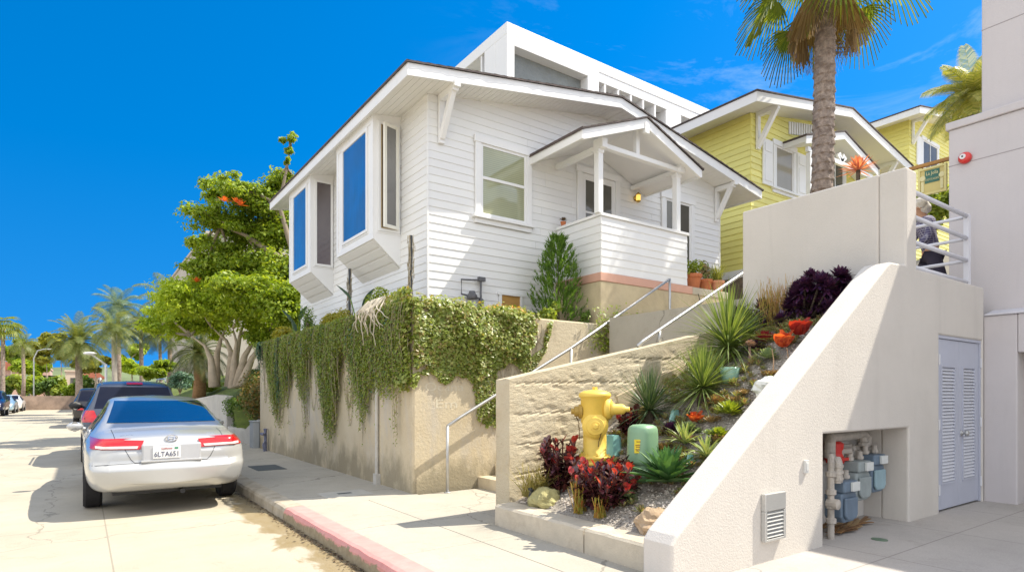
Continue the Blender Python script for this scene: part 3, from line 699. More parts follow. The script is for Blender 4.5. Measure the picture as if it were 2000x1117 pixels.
# ------------------------------------------------------------------ planted bank between stair wall and stucco wall
GRAV = M('gravel_soil', (.36, .32, .27), .95, .45, 40, 1, 90, stain=(.15, .11, .08), sscale=2.2, sst=(.54, .66), bdist=.02)
def bank(x, y): return BANK2(x, y)+.05*noise.noise((x*2.1, y*2.1, 3))+.018*noise.noise((x*8, y*8, 1))
mb = MB(); mb.grid(110, 60, lambda u, v: (3.70+u*3.5, 3.02+v*2.25, bank(3.70+u*3.5, 3.02+v*2.25))); struct(mb.build('planting_bed', GRAV, smooth=True))
# gravel stones: nobody could count them
mb = MB(); V = []; F = []
for i in range(5200):
    x, y = 3.8+R.random()*3.3, 3.1+R.random()*2.1
    if noise.noise((x*1.6, y*1.6, 5)) < -.18 and R.random() < .8: continue
    s = R.uniform(.007, .02); o = len(V); c = Vector((x, y, bank(x, y)+s*.3)); a = R.random()*3
    for dx, dy, dz in ((1,0,0),(0,1,0),(-1,0,0),(0,-1,0),(0,0,.8),(0,0,-.8)):
        k = s*R.uniform(.7, 1.3); V.append(c+Vector(((dx*math.cos(a)-dy*math.sin(a))*k, (dx*math.sin(a)+dy*math.cos(a))*k, dz*k)))
    F += [(o+p, o+q, o+r) for p, q, r in ((0,1,4),(1,2,4),(2,3,4),(3,0,4),(1,0,5),(2,1,5),(3,2,5),(0,3,5))]
mb.add(V, F); struct(mb.build('gravel', LEAF('gravel', [(.16, .14, .12), (.42, .38, .33), (.66, .60, .53), (.30, .26, .22), (.52, .46, .39)], 0, .85, .3)), 'stuff')
# low kerb holding the bed
K_ = E('planter_kerb', 'low weathered concrete kerb with a crack edging the planted bank', 'kerb', (3.6, 4.2, .14))
for a, b_ in ((3.08, 3.86), (3.875, 5.24)):
    mb = MB(); mb.grid(40, 1, lambda u, v: (0,0,0)); mb.v.clear(); mb.f.clear()
    n = 30; prof = [(3.51, .1), (3.515, .33), (3.535, .35), (3.735, .36), (3.74, .1)]; Vv = []
    for j in range(n+1):
        y = a+(b_-a)*j/n
        for (x, z) in prof: Vv.append((x+(.008*noise.noise((y*6, x*3, z*7)) if z > .2 else 0), y, z+(.008*noise.noise((y*5, x*9, 2)) if z > .2 else 0)))
    m_ = len(prof); mb.add(Vv, [(j*m_+k, (j+1)*m_+k, (j+1)*m_+k+1, j*m_+k+1) for j in range(n) for k in range(m_-1)]+[tuple(range(m_)), tuple(n*m_+k for k in range(m_-1, -1, -1))])
    mb.build('kerb_block', M('kerb_cream', (.52, .46, .36), .88, .12, 5, .5, 60, stain=(.35, .29, .21), sscale=2), K_, fix=True)
# timber edging that holds the slope beside the wall
mb = MB(); mb.beam((5.3, 5.20, 1.31), (6.8, 5.20, 1.80), .03, .36); tag(mb.build('edging_board', M('pale_board', (.55, .45, .30), .8, .12, 3, .2, 40, vec=(1,1,6))), 'pale timber board laid along the stair wall in the bank', 'board')
mb = MB(); mb.beam((5.15, 4.95, 1.16), (5.75, 4.90, 1.30), .04, .26); tag(mb.build('timber_step', M('olive_board', (.30, .22, .06), .8, .15, 4, .2, 40)), 'olive brown timber retaining board behind the lowest yucca', 'board')

# ------------------------------------------------------------------ fire hydrant
HYD = M('hydrant_yellow', (.76, .53, .09), .5, .10, 5, .15, 40, stain=(.36, .19, .04), sscale=5, sst=(.64, .76))
hp = Vector((4.44, 4.72, .76)); hx, hy, hz = hp
Hy = E('fire_hydrant', 'yellow fire hydrant with side outlets standing among dark red shrubs', 'fire hydrant', hp)
mb = MB(); mb.lathe(hp, [(.0, 0), (.165, 0), (.165, .03), (.15, .035), (.15, .055), (.17, .06), (.17, .09), (.122, .10), (.125, .40), (.145, .45), (.150, .70), (.158, .705), (.170, .715), (.172, .735), (.162, .755), (.12, .775), (.06, .785), (.0, .79)], 36); mb.build('barrel', HYD, Hy, smooth=True)
tocam = Vector((-.66, -.75, 0)).normalized(); side = Vector((-tocam.y, tocam.x, 0))   # side points right seen from the street
c = hp+Vector((0,0,.41))
mb = MB(); mb.lathe(c+tocam*.10, [(.135, 0), (.135, .035), (.115, .05), (.115, .06), (.095, .07), (.09, .085), (.06, .09), (.05, .095)], 28, ax=tocam); mb.lathe(c+tocam*.193, [(.035, 0), (.035, .01), (.022, .015), (.022, .04), (.0, .042)], 6, ax=tocam); mb.build('pumper_cap', HYD, Hy, smooth=False)
c2 = hp+Vector((0,0,.585)); d2 = (side*.92+tocam*.25).normalized()
mb = MB(); mb.lathe(c2+d2*.12, [(.118, 0), (.118, .03), (.105, .045), (.105, .055), (.085, .06)], 24, ax=d2); mb.lathe(c2+d2*.181, [(.085, 0), (.058, .03), (.052, .12), (.04, .14), (.026, .15), (.026, .185), (.0, .187)], 18, ax=d2); mb.build('outlet', HYD, Hy, smooth=True)
d3 = (-side*.95+tocam*.1).normalized(); c3 = hp+Vector((0,0,.56))
mb = MB(); mb.lathe(c3+d3*.14, [(.075, 0), (.075, .03), (.055, .035), (.055, .075), (.03, .08), (.03, .11), (0, .112)], 16, ax=d3); mb.build('outlet', M('hydrant_ochre', (.42, .27, .05), .6, .2, 9), Hy, smooth=False)
CH = M('chain_rust', (.16, .09, .03), .7, .3, 20, metal=.3)
for k in range(8):
    a = k*math.pi/4+.2; mb = MB(); mb.lathe(hp+Vector((math.cos(a)*.146, math.sin(a)*.146, .09)), [(.016, 0), (.016, .018), (.008, .018), (.008, .032), (0, .032)], 6); mb.build('flange_bolt', HYD, Hy)
mb = MB(); mb.lathe(hp+Vector((0,0,.785)), [(.03, 0), (.028, .035), (0, .036)], 5); mb.build('top_nut', HYD, Hy)
def chain(pts, nm):
    mb = MB()
    for i in range(len(pts)-1):
        p, q = Vector(pts[i]), Vector(pts[i+1]); n = 5
        for k in range(n):
            a = p.lerp(q, k/n); b2 = p.lerp(q, (k+1)/n); off = Vector((.006*(k % 2), .004, 0)); mb.tube([a-off, b2+off], .0045, 5)
    mb.build(nm, CH, Hy)
b0 = c+tocam*.17
chain([b0+side*.055+Vector((0,0,.02)), b0+side*.06+Vector((0,0,-.07)), b0+side*.035+Vector((0,0,-.16)), b0+side*.03+Vector((0,0,-.21))], 'chain')
chain([c3+d3*.22, c3+d3*.17+Vector((0,0,-.12)), c3+d3*.16+Vector((0,0,-.3))], 'chain')
mb = MB(); mb.lathe(hp+Vector((0,0,-.5)), [(.15, 0), (.15, .495), (0, .5)], 20); mb.build('base_pipe', M('weathered_base', (.25, .20, .13), .9, .3, 8, .5, 40), Hy)
# ------------------------------------------------------------------ green pedestal
q = Vector((4.50, 4.10, .72))
Pd = E('utility_pedestal', 'rounded light green utility pedestal with yellow sticker in the gravel', 'pedestal', q)
PGR = M('pedestal_green', (.22, .37, .22), .4, .05, 3)
def sup(r, z): return [(q.x+r*math.copysign(abs(math.cos(a))**.75, math.cos(a)), q.y+r*math.copysign(abs(math.sin(a))**.75, math.sin(a)), q.z+z) for a in [2*math.pi*k/32 for k in range(32)]]
def stack(rz):
    mb = MB(); V = []
    for r, z in rz: V += sup(r, z)
    m_ = len(rz); mb.add(V, [(i*32+k, i*32+(k+1)%32, (i+1)*32+(k+1)%32, (i+1)*32+k) for i in range(m_-1) for k in range(32)]+[tuple(range(31, -1, -1)), tuple((m_-1)*32+k for k in range(32))]); return mb
stack([(.130, -.25), (.130, .13)]).build('base', PGR, Pd, smooth=False, bevel=.003)
stack([(.142, .10), (.142, .131), (.135, .40), (.131, .44), (.118, .465), (.09, .482), (.0, .49)]).build('cover', PGR, Pd, smooth=True)
n_ = Vector((-.74, -.67, 0)).normalized(); u_ = Vector((.67, -.74, 0)).normalized()
mb = MB(); cc = q+n_*.1415-u_*.035+Vector((0,0,.28)); w_ = Vector((0,0,1)); P = [cc+u_*a+w_*b_+n_*k for k in (-.02, .003) for a, b_ in ((-.045,-.065),(.045,-.065),(.045,.065),(-.045,.065))]; mb.hexa(P); ST = mb.build('sticker', M('sticker_yellow', (.80, .62, .03), .5, .03), Pd)
mb = MB()
for k, (z, w) in enumerate(((.045, .05), (.012, .07), (-.005, .06), (-.03, .066), (-.042, .05))): p = cc+w_*z+n_*.0036; mb.hexa([p+u_*a+w_*b_+n_*kk for kk in (0, .001) for a, b_ in ((-w/2,-.004),(w/2,-.004),(w/2,.004),(-w/2,.004))])
mb.build('print', M('print_red', (.30, .12, .03), .6), ST)
# ------------------------------------------------------------------ rocks and glass in the bed
def rock(c, rr, label, mat, seed, cat='rock', nm='rock', amp=.28):
    mb = MB(); mb.blob(c, rr, seed, amp, 26, 16, 1.6); return tag(mb.build(nm, mat, smooth=False), label, cat)
SAND = M('sandstone', (.42, .31, .20), .9, .2, 5, .7, 30, stain=(.28, .18, .10), sscale=2.5); MOSS = M('mossy_rock', (.34, .31, .14), .9, .25, 4, .7, 30)
GLS = M('slag_glass', (.25, .50, .46), .12, .15, 5, .1, 20, coat=.6); WROCK = M('white_quartz', (.80, .80, .74), .3, .04, 3, .3, 20)
p = Vector((3.88, 4.86, .42)); rock(p, (.17, .16, .13), 'mossy yellow green boulder at the bed corner beside grasses', MOSS, 3)
p = Vector((3.92, 3.42, .42)); rock(p, (.20, .16, .13), 'rough tan sandstone boulder beside the stucco wall foot', SAND, 8)
p = on_slope(1484, 778); p = Vector((p.x, p.y-.12, bank(p.x, p.y)+.09)); rock(p, (.17, .15, .13), 'bright white quartz boulder beside the sloping stucco wall', WROCK, 12, amp=.4)
def shard(c, s, label, seed):
    mb = MB(); rr = random.Random(seed); n = 6; V = [Vector((math.cos(k/n*6.28)*s*rr.uniform(.6, 1.1), math.sin(k/n*6.28)*s*.5*rr.uniform(.7, 1.1), -s*.5)) for k in range(n)]
    V += [v*.75+Vector((rr.uniform(-.2,.2)*s, 0, s*rr.uniform(.9, 1.35))) for v in V]
    mb.add([Vector(c)+v for v in V], [tuple(range(n-1,-1,-1)), tuple(range(n, 2*n))]+[(k, (k+1)%n, n+(k+1)%n, n+k) for k in range(n)]); return tag(mb.build('glass_chunk', GLS, bevel=.012, fix=True), label, 'glass chunk')
p = on_slope(1318, 822); shard((p.x, p.y, p.z+.04), .10, 'pale turquoise glass chunk beside the lowest yucca', 4)
p = on_slope(1198, 893); shard((p.x, p.y, p.z+.10), .17, 'large turquoise glass chunk between hydrant and green pedestal', 9)
p = on_slope(1352, 900); shard((p.x-.02, p.y, p.z+.02), .075, 'small turquoise glass chunk under the striped leaves', 21)
p = on_slope(1425, 745); mb = MB(); mb.lathe((p.x, p.y, p.z-.03), [(.0, 0), (.06, 0), (.09, .06), (.105, .17), (.10, .18), (.085, .16), (.0, .15)], 20); tag(mb.build('glazed_pot', M('celadon', (.28, .47, .38), .15, .08, 5, coat=.6), smooth=True), 'pale green glazed pot at the foot of tallest yucca', 'pot')

# ------------------------------------------------------------------ plants: leaf rosettes, shrubs
def ribbon(base, dirv, length, width, droop, prof, seg=6, fold=.25, twist=0):
    """one curved leaf as a strip of quads, folded along the midrib"""
    d = Vector(dirv).normalized(); up = Vector((0,0,1)); s = d.cross(up)
    if s.length < 1e-3: s = Vector((1,0,0))
    s.normalize(); p = Vector(base); out = []; prev = None
    for i in range(seg+1):
        t = i/seg; w = width*prof(t); nn_ = s.cross(d)
        L_, C_, R_2 = p-s*w+nn_*(w*fold), p.copy(), p+s*w+nn_*(w*fold)
        if prev: out += [[prev[0], prev[1], C_, L_], [prev[1], prev[2], R_2, C_]]
        prev = (L_, C_, R_2)
        p = p+d*(length/seg); d = (d+Vector((0,0,-droop/seg))).normalized()
    return out
lance = lambda t: max(.03, math.sin(math.pi*min(1, (t*.82+.18)))**.8)
blade = lambda t: max(.04, 1-t**2.2)
spoon = lambda t: max(.12, .25+.75*math.sin(math.pi*t**1.5*.9+.15))*(1 if t < .93 else .6)
def rosette(c, n, length, width, el0=5, el1=85, droop=.3, prof=lance, seg=6, fold=.25, axis=None, jit=.2, rr=R):
    out = []; M_ = None
    if axis is not None: M_ = Vector((0,0,1)).rotation_difference(Vector(axis))
    for i in range(n):
        f = (i+.5)/n; az = i*2.39996+rr.uniform(-jit, jit); el = rad(el0+(el1-el0)*f**.9+rr.uniform(-5, 5))
        d = Vector((math.cos(az)*math.cos(el), math.sin(az)*math.cos(el), math.sin(el)))
        if M_: d = M_ @ d
        l = length*rr.uniform(.82, 1.12)*(1-.35*f if prof is not blade else 1-.15*f)
        out += ribbon(Vector(c)+d*.01, d, l, width*rr.uniform(.85, 1.1), droop*math.cos(el)*rr.uniform(.5, 1.4), prof, seg, fold)
    return out
def plant(name, label, cat, Q, mat, group=None, extra=()):
    b_ = np.array(Q).reshape(-1, 3); base = (float(b_[:,0].mean()), float(b_[:,1].mean()), float(b_[:,2].min()))
    if not extra:
        return tag(MB().quads(Q).build(name, mat), label, cat, group)
    r_ = E(name, label, cat, base, group); MB().quads(Q).build('foliage', mat, r_)
    for nm, m_, mt in extra: m_.build(nm, mt, r_)
    return r_
YUC = LEAF('yucca_leaf', [(.10, .16, .035), (.17, .25, .05), (.30, .36, .12), (.12, .19, .06)], .3)
YUCD = LEAF('yucca_dark', [(.05, .10, .04), (.09, .15, .06), (.22, .27, .15)], .2)
AGV = LEAF('agave_leaf', [(.05, .13, .05), (.08, .19, .06), (.12, .24, .07)], .15, .35)
STR = LEAF('striped_leaf', [(.16, .26, .07), (.42, .46, .20), (.22, .33, .09)], .25)
PUR = LEAF('aeonium_purple', [(.030, .012, .045), (.060, .018, .065), (.11, .03, .07), (.05, .03, .09)], .15, .3, .6)
TANR2 = LEAF('bronze_rosette', [(.30, .14, .07), (.42, .24, .12), (.24, .20, .08), (.36, .28, .12)], .2)
LIME = LEAF('aeonium_lime', [(.26, .33, .03), (.36, .42, .05), (.18, .26, .03)], .25)
SAGE = LEAF('aeonium_sage', [(.24, .32, .16), (.32, .40, .20), (.20, .28, .14)], .2)
REDL = LEAF('red_leaf', [(.045, .014, .022), (.075, .016, .026), (.12, .035, .04), (.035, .012, .02), (.13, .075, .06), (.06, .025, .03)], .2, .25, .7)
REDB = LEAF('red_bright', [(.45, .04, .03), (.30, .02, .03), (.55, .12, .08)], .3, .3)
ORG = LEAF('orange_leaf', [(.62, .09, .03), (.70, .16, .05), (.45, .05, .03)], .35, .35)
PENC = LEAF('pencil_leaf', [(.50, .16, .03), (.42, .30, .04), (.25, .32, .05), (.60, .20, .10)], .1)
def Pt(u, v, dz=0): p = on_slope(u, v); return Vector((p.x, p.y, bank(p.x, p.y)+dz))
def yucca(label, c, n, L_, w, droop, trunk, mat, el0=-25):
    m_ = MB(); m_.tube([(c.x, c.y, c.z-.1), (c.x, c.y, c.z+trunk)], [.06, .05], 8)
    return plant('yucca', label, 'yucca', rosette(c+Vector((0,0,trunk)), n, L_, w, el0, 88, droop, blade, 6, .3), mat, 'spiky yuccas on the planted bank', (('trunk', m_, SOIL),))
yucca('lowest yucca, silvery green and spiky, right behind the hydrant outlet', Pt(1268, 830)+Vector((0,0,.02)), 190, .58, .0095, .35, .12, YUCD)
yucca('middle yucca, dense dark based spiky ball left of the white boulder', Pt(1372, 785), 340, .56, .0085, .30, .14, YUC, -40)
yucca('topmost and largest yucca with long arching pale green leaves', Pt(1422, 708), 320, .86, .0105, .9, .18, YUC, -30)
c = Pt(1455, 680); yucca('grass like yucca half hidden behind the largest yucca', Vector((6.95, 4.55, bank(6.95, 4.55))), 170, .55, .007, .6, .1, YUC, 0)
c = Pt(1303, 950); plant('agave', 'big dark green agave with broad pointed leaves near the pedestal', 'agave', rosette(c+Vector((0,0,.05)), 52, .46, .046, 2, 86, .22, lance, 7, .45), AGV)
c = Pt(1338, 880); plant('striped_plant', 'arching cream striped leaf clump, nearer to the green pedestal', 'plant', rosette(c+Vector((0,0,.06)), 26, .32, .018, 15, 80, .9, lance, 7, .4), STR, 'striped leaf clumps')
c = Pt(1380, 915); plant('striped_plant', 'arching cream striped leaf clump, nearer to the stucco wall', 'plant', rosette(c+Vector((0,0,.10)), 24, .30, .018, 15, 80, .95, lance, 7, .4), STR, 'striped leaf clumps')
c = Pt(1425, 818); plant('aeonium', 'lime green dense rosette succulent below the white boulder', 'succulent', rosette(c+Vector((0,0,.06)), 110, .17, .016, -10, 88, -.15, spoon, 4, .2), LIME)
c = Pt(1483, 648); plant('aeonium', 'big pale sage rosette beside the small dark red succulent', 'succulent', rosette(c+Vector((0,0,.22)), 60, .25, .030, 10, 88, .0, spoon, 4, .2, axis=(-.4,-.5,.8)), SAGE)
c = Pt(1470, 835); plant('aeonium', 'grey green small rosette low against the stucco wall', 'succulent', rosette(c+Vector((0,0,.04)), 40, .13, .02, 0, 85, .0, spoon, 4, .2), SAGE)
c = Pt(1380, 855); plant('succulent_clump', 'pale green low succulent clump left of the lime rosette', 'succulent', sum([rosette(c+Vector((R.uniform(-.15,.15), R.uniform(-.15,.15), .03)), 22, .07, .014, 5, 85, 0, spoon, 3) for _ in range(7)], []), SAGE)
# dark purple aeoniums under the parapet
Q_ = []; st = MB(); r0 = Vector((6.80, 3.75, bank(6.80, 3.75)-.08))
for i in range(58):
    c = r0+Vector((R.uniform(-.30, .22), R.uniform(-.46, .16), .05+R.random()*.50)); ax = (c-r0-Vector((0,0,.1))); ax = Vector((ax.x-.25, ax.y-.15, abs(ax.z)+.1))
    Q_ += rosette(c, 54, .135, .018, -15, 85, -.1, spoon, 3, .15, axis=ax); st.tube([r0+Vector((0,0,-.05)), r0.lerp(c, .5)+Vector((0,0,-.04)), c], .012, 5)
plant('purple_aeonium', 'largest mound of dark purple rosettes against the shaded parapet', 'succulent', Q_, PUR, 'dark purple rosette succulents', (('stem', st, SOIL),))
for u, v, s, lab in ((1442, 618, .26, 'small dark purple rosette in front of the grey foundation'), (1492, 608, .27, 'single round dark purple rosette between pink succulent and parapet end')):
    c = at(u, v, x=7.02) if u > 1480 else at(u, v, x=7.05); ax = (-.5, -.5, .5); g_ = bank(min(c.x,7.1), min(c.y, 5.2))
    m_ = MB(); m_.tube([(c.x, c.y, min(g_, c.z-.1)-.05), c-Vector((0,0,.03))], .018, 6)
    Q_ = rosette(c, 80, s*.75, .026, -25, 86, -.1, spoon, 4, .15, axis=ax)+rosette(c+Vector((.08,.1,-.08)), 50, s*.5, .02, -15, 86, -.1, spoon, 4, .15, axis=ax)
    plant('purple_aeonium', lab, 'succulent', Q_, PUR, 'dark purple rosette succulents', (('stem', m_, SOIL),))
# big rounded orange and red leaves
def paddle(c, n, L_, w, el0, el1, rr=R):
    pf = lambda t: max(.15, math.sin(math.pi*(.12+.80*t))**.7)
    return rosette(c, n, L_, w, el0, el1, -.25, pf, 6, .35, axis=(-.3,-.3,1), rr=rr)
c = Pt(1530, 700); plant('paddle_succulent', 'orange and red paddle leaf succulent, largest, below the purple mound', 'succulent', paddle(c+Vector((0,0,.08)), 8, .20, .085, 48, 82), ORG, 'orange paddle leaf succulents')
c = Pt(1562, 682); plant('paddle_succulent', 'deep red paddle leaf succulent right behind the largest orange one', 'succulent', paddle(c+Vector((0,0,.12)), 6, .23, .095, 48, 80), LEAF('paddle_red', [(.30, .02, .02), (.45, .05, .03)], .35), 'orange paddle leaf succulents')
c = Pt(1357, 832); plant('paddle_succulent', 'small orange paddle leaf succulent beside the turquoise glass', 'succulent', paddle(c+Vector((0,0,.03)), 11, .14, .05, 35, 85), ORG, 'orange paddle leaf succulents')
c = Pt(1494, 676); plant('red_rosette', 'low dark red succulent beside the big sage rosette', 'succulent', rosette(c+Vector((0,0,.06)), 30, .15, .03, 5, 85, -.1, spoon, 4), LEAF('dark_red', [(.25, .02, .03), (.35, .05, .05)], .2))
c = Pt(1335, 870); plant('pink_succulent', 'dusty pink lobed succulent cluster right of the green pedestal', 'succulent', sum([rosette(c+Vector((R.uniform(-.12,.1), R.uniform(-.12,.12), .05)), 24, .08, .02, 5, 85, 0, spoon, 3) for _ in range(7)], []), LEAF('dusty_pink', [(.45, .27, .22), (.36, .2, .18), (.5, .38, .28)], .15))
c = Pt(1465, 712); plant('pink_succulent', 'tall stemmed dusty pink succulent right of the largest yucca', 'succulent', rosette(c+Vector((0,0,.20)), 30, .08, .02, 0, 85, 0, spoon, 3)+ribbon(c, (.1, .1, 1), .2, .012, 0, lambda t: 1, 2), LEAF('dusty_pink2', [(.40, .25, .2), (.33, .2, .16)], .1))
# peachy haze of thin stems beside the purple mound
c = Vector((6.98, 4.15, bank(6.98, 4.15)))
plant('fire_sticks', 'peach coloured thin stemmed bush between the purple rosettes', 'bush', sum([ribbon(c+Vector((R.uniform(-.12,.1), R.uniform(-.2,.2), R.uniform(0,.3))), (R.uniform(-.5,.3), R.uniform(-.5,.5), 1), R.uniform(.18, .38), .005, -.1, lambda t: 1-.5*t, 3) for _ in range(240)], []), LEAF('peach', [(.55, .30, .14), (.50, .36, .10), (.34, .30, .07), (.6, .28, .2)], .15))
for u, v, s, mt, lab in ((1345, 850, .12, SAGE, 'pale green rosette succulent just below the turquoise glass chunk'), (1405, 868, .13, LIME, 'yellow green rosette succulent just left below the lime one'), (1452, 858, .11, SAGE, 'soft green rosette succulent hugging the stucco wall by the lime one'), (1500, 712, .14, SAGE, 'green rosette succulent left of the largest orange leaves'), (1470, 690, .15, PUR, 'dark purple rosette succulent between largest yucca and orange leaves'), (1290, 895, .12, TANR2, 'bronze rosette succulent just right behind the pedestal top'), (1400, 800, .13, TANR2, 'bronze rosette succulent at the foot of the middle yucca'), (1310, 850, .12, PUR, 'dark purple rosette succulent at the foot of the lowest yucca'), (1225, 985, .12, SAGE, 'green rosette succulent in the gravel right of the red shrub'), (1515, 755, .10, LIME, 'lime rosette succulent above right of the white boulder')):
    c = Pt(u, v); plant('rosette_succulent', lab, 'succulent', rosette(c+Vector((0,0,.05)), 60, s, s*.16, -5, 86, -.05, spoon, 4, .2), mt, 'middling rosette succulents on the bank')
# small ground rosettes scattered over the gravel
TANR = LEAF('tan_rosette', [(.36, .22, .10), (.42, .30, .14), (.26, .15, .07), (.30, .28, .12)], .15)
for u, v, lab in ((1440, 790, 'ground rosette left of the lime green succulent top'), (1455, 775, 'tan ground rosette just left of the white boulder'), (1500, 742, 'tan ground rosette just above the white boulder'), (1540, 735, 'tan ground rosette below the dry flower stalk'), (1398, 830, 'brown ground rosette between yucca and lime succulent'), (1300, 880, 'brown ground rosette just behind the green pedestal'), (1570, 722, 'tan ground rosette under the largest orange leaves'), (1330, 905, 'tan ground rosette between pedestal and striped leaves'), (1420, 870, 'green ground rosette below the lime succulent')):
    c = Pt(u, v); q_ = sum([rosette(c+Vector((R.uniform(-.09,.09), R.uniform(-.09,.09), .025)), 20, R.uniform(.06, .1), .011, 5, 80, 0, spoon, 3) for _ in range(4)], []); plant('ground_rosette', lab, 'succulent', q_, TANR, 'small ground rosettes')
Q_ = []
for i in range(800):     # low succulents carpeting the bank
    x, y = R.uniform(3.95, 7.05), R.uniform(3.15, 5.15)
    if noise.noise((x*2.3, y*2.3, 8)) < -.12: continue
    c = Vector((x, y, bank(x, y)+.015)); Q_ += rosette(c, 15, R.uniform(.04, .11), .012, 0, 82, 0, spoon, 3)
struct(MB().quads(Q_).build('ground_cover', LEAF('ground_cover', [(.30, .20, .09), (.26, .33, .12), (.40, .44, .18), (.42, .28, .18), (.18, .26, .10), (.34, .10, .08)], .25)), 'stuff')
m_ = MB(); c = Pt(1510, 735)
for dx, h in ((0, .26), (.16, .28)): m_.tube([c+Vector((dx,-dx*.4,0)), c+Vector((dx+.01,-dx*.4,h*.6)), c+Vector((dx-.02,-dx*.4,h))], [.008, .006, .004], 6)
tag(m_.build('dry_stalk', M('dry_stalk', (.50, .33, .2), .8)), 'two thin dry flower stalks in front of the orange leaves', 'stalk')
# dark red shrubs round the hydrant
def leafball(c, rr, n, s0, s1, rnd=RN, shell=.55, up=.3, squash=1.0):
    d = rnd.normal(size=(n, 3)); d /= np.linalg.norm(d, axis=1)[:, None]
    r_ = (shell+(1-shell)*rnd.random(n))**.7
    p = np.array(c)+d*r_[:, None]*np.array(rr)
    nrm = d*.8+rnd.normal(size=(n, 3))*.55+np.array([0, 0, up]); nrm /= np.linalg.norm(nrm, axis=1)[:, None]
    return leafquads(p, nrm, s0+(s1-s0)*rnd.random(n), rnd)
def leafquads(p, nrm, s, rnd=RN, asp=.55):
    n = len(p); a = rnd.normal(size=(n, 3)); u = np.cross(nrm, a); u /= np.linalg.norm(u, axis=1)[:, None]+1e-9; w = np.cross(nrm, u); s = s[:, None]
    b_ = nrm*s*.18
    return np.stack([p-u*s, p-w*s*asp+b_, p+u*s, p+w*s*asp+b_], 1)
def redbush(label, c, hgt, spread, nst):
    Q_ = []; B_ = []; st = MB()
    for i in range(nst):
        a = R.random()*6.28; r_ = R.random()**.6*spread; top = Vector((c.x+math.cos(a)*r_, c.y+math.sin(a)*r_, c.z+hgt*R.uniform(.45, 1.0))); b0 = Vector((c.x+math.cos(a)*r_*.35, c.y+math.sin(a)*r_*.35, c.z))
        st.tube([b0, b0.lerp(top, .5)+Vector((0,0,.03)), top], .007, 5)
        for k in range(11):
            f = .25+.75*k/11; p = b0.lerp(top, f); az = k*2.4+a; el = R.uniform(-.5, .8) if k < 9 else 1.1
            d = Vector((math.cos(az)*math.cos(el), math.sin(az)*math.cos(el), math.sin(el)))
            (Q_ if k < 10 or R.random() < .5 else B_).extend(ribbon(p, d, R.uniform(.06, .10), R.uniform(.024, .036), R.uniform(.1, .6), lambda t: max(.12, math.sin(math.pi*(.1+.82*t))**.8), 3, .3))
        B_ += rosette(top, 5, .05, .012, 35, 85, 0, lance, 3) if R.random() < .25 else []
    ex = [('stem', st, M('red_stem', (.15, .04, .03), .6))]
    if B_: ex.append(('new_leaves', MB().quads(B_), REDB))
    return plant('red_shrub', label, 'shrub', Q_, REDL, 'dark red leaved shrubs round the hydrant', ex)
redbush('tall dark red shrub on the left side of the hydrant', Vector((4.10, 4.88, .48)), .56, .20, 46)
redbush('broad dark red shrub in front and right of the hydrant', Vector((3.98, 4.12, .42)), .47, .34, 95)
redbush('small dark red shrub under the hydrant outlet near the yucca', Vector((4.95, 4.72, 1.05)), .30, .14, 26)
def pencil(label, c, n, h):
    return plant('pencil_plant', label, 'plant', sum([ribbon(c+Vector((R.uniform(-.05,.05), R.uniform(-.05,.05), 0)), (R.uniform(-.4,.4), R.uniform(-.4,.4), 1), R.uniform(.5, 1)*h, .006, R.uniform(-.2, .1), lambda t: 1-.4*t, 4) for _ in range(n)], []), PENC, 'orange tipped pencil plants')
pencil('taller orange and green pencil plant in front of the hydrant', Vector((3.83, 4.28, .38)), 80, .36); pencil('shorter orange tipped pencil plant beside the kerb crack', Vector((3.84, 4.02, .38)), 50, .22)
plant('grass_tuft', 'dry yellow green grass tuft against the rough stair wall', 'grass', sum([ribbon((3.95+R.uniform(-.15,.25), 5.12+R.uniform(-.1,.06), .42), (R.uniform(-.8,.6), R.uniform(-.9,.1), 1), R.uniform(.2, .5), .006, R.uniform(.5, 1.4), blade, 5) for _ in range(260)], []), LEAF('dry_grass', [(.36, .33, .10), (.48, .40, .18), (.26, .26, .07), (.5, .45, .25)], .3))
mb = MB(); mb.tube([(3.80, 5.0, .30), (3.80, 5.0, .50)], .025, 10); mb.lathe((3.80, 5.0, .50), [(.03, 0), (.03, .03), (0, .032)], 10); tag(mb.build('bed_light', DARKMETAL), 'short dark cylindrical garden light at the bed corner', 'garden light')
# ------------------------------------------------------------------ stucco wing wall, meter recess, louvred doors
G = E('stucco_wall', 'beige stucco wall with sloping top, meter recess, and louvred double door', 'wall', (5.4, 2.9, .1))
poly = [(3.37, .0), (3.37, .44), (3.42, .50), (6.70, 2.82), (6.78, 2.86), (7.14, 2.875), (7.14, 3.92), (7.40, 3.92), (7.40, 2.865), (9.42, 2.865), (9.42, .0),
        (9.36, .0), (9.36, 2.185), (8.0, 2.185), (8.0, .0), (7.2, .0), (7.2, 1.145), (5.43, 1.145), (5.43, .0)]
mb = MB(); mb.prism(poly, 'y', 2.8, 3.075); mb.prism([(7.14, 1.5), (7.40, 1.5), (7.40, 3.92), (7.14, 3.92)], 'y', 3.0755, 4.76)
mb.build('wall', STUCCO, G, bevel=.022, seg=3, fix=True)
mb = MB(); mb.box(5.35, 7.28, 3.26, 3.31, 0, 1.2); mb.box(5.35, 5.428, 3.0755, 3.259, 0, 1.2); mb.box(7.202, 7.28, 3.0755, 3.259, 0, 1.2); mb.box(5.35, 7.28, 3.0755, 3.31, 1.147, 1.22)
mb.build('meter_recess', STUCCO, G)
BLUEP = M('pale_blue_paint', (.45, .47, .55), .45, .05, 2, .05, 40)
LOUV = M('louvre_paint', (.64, .65, .70), .45, .04)
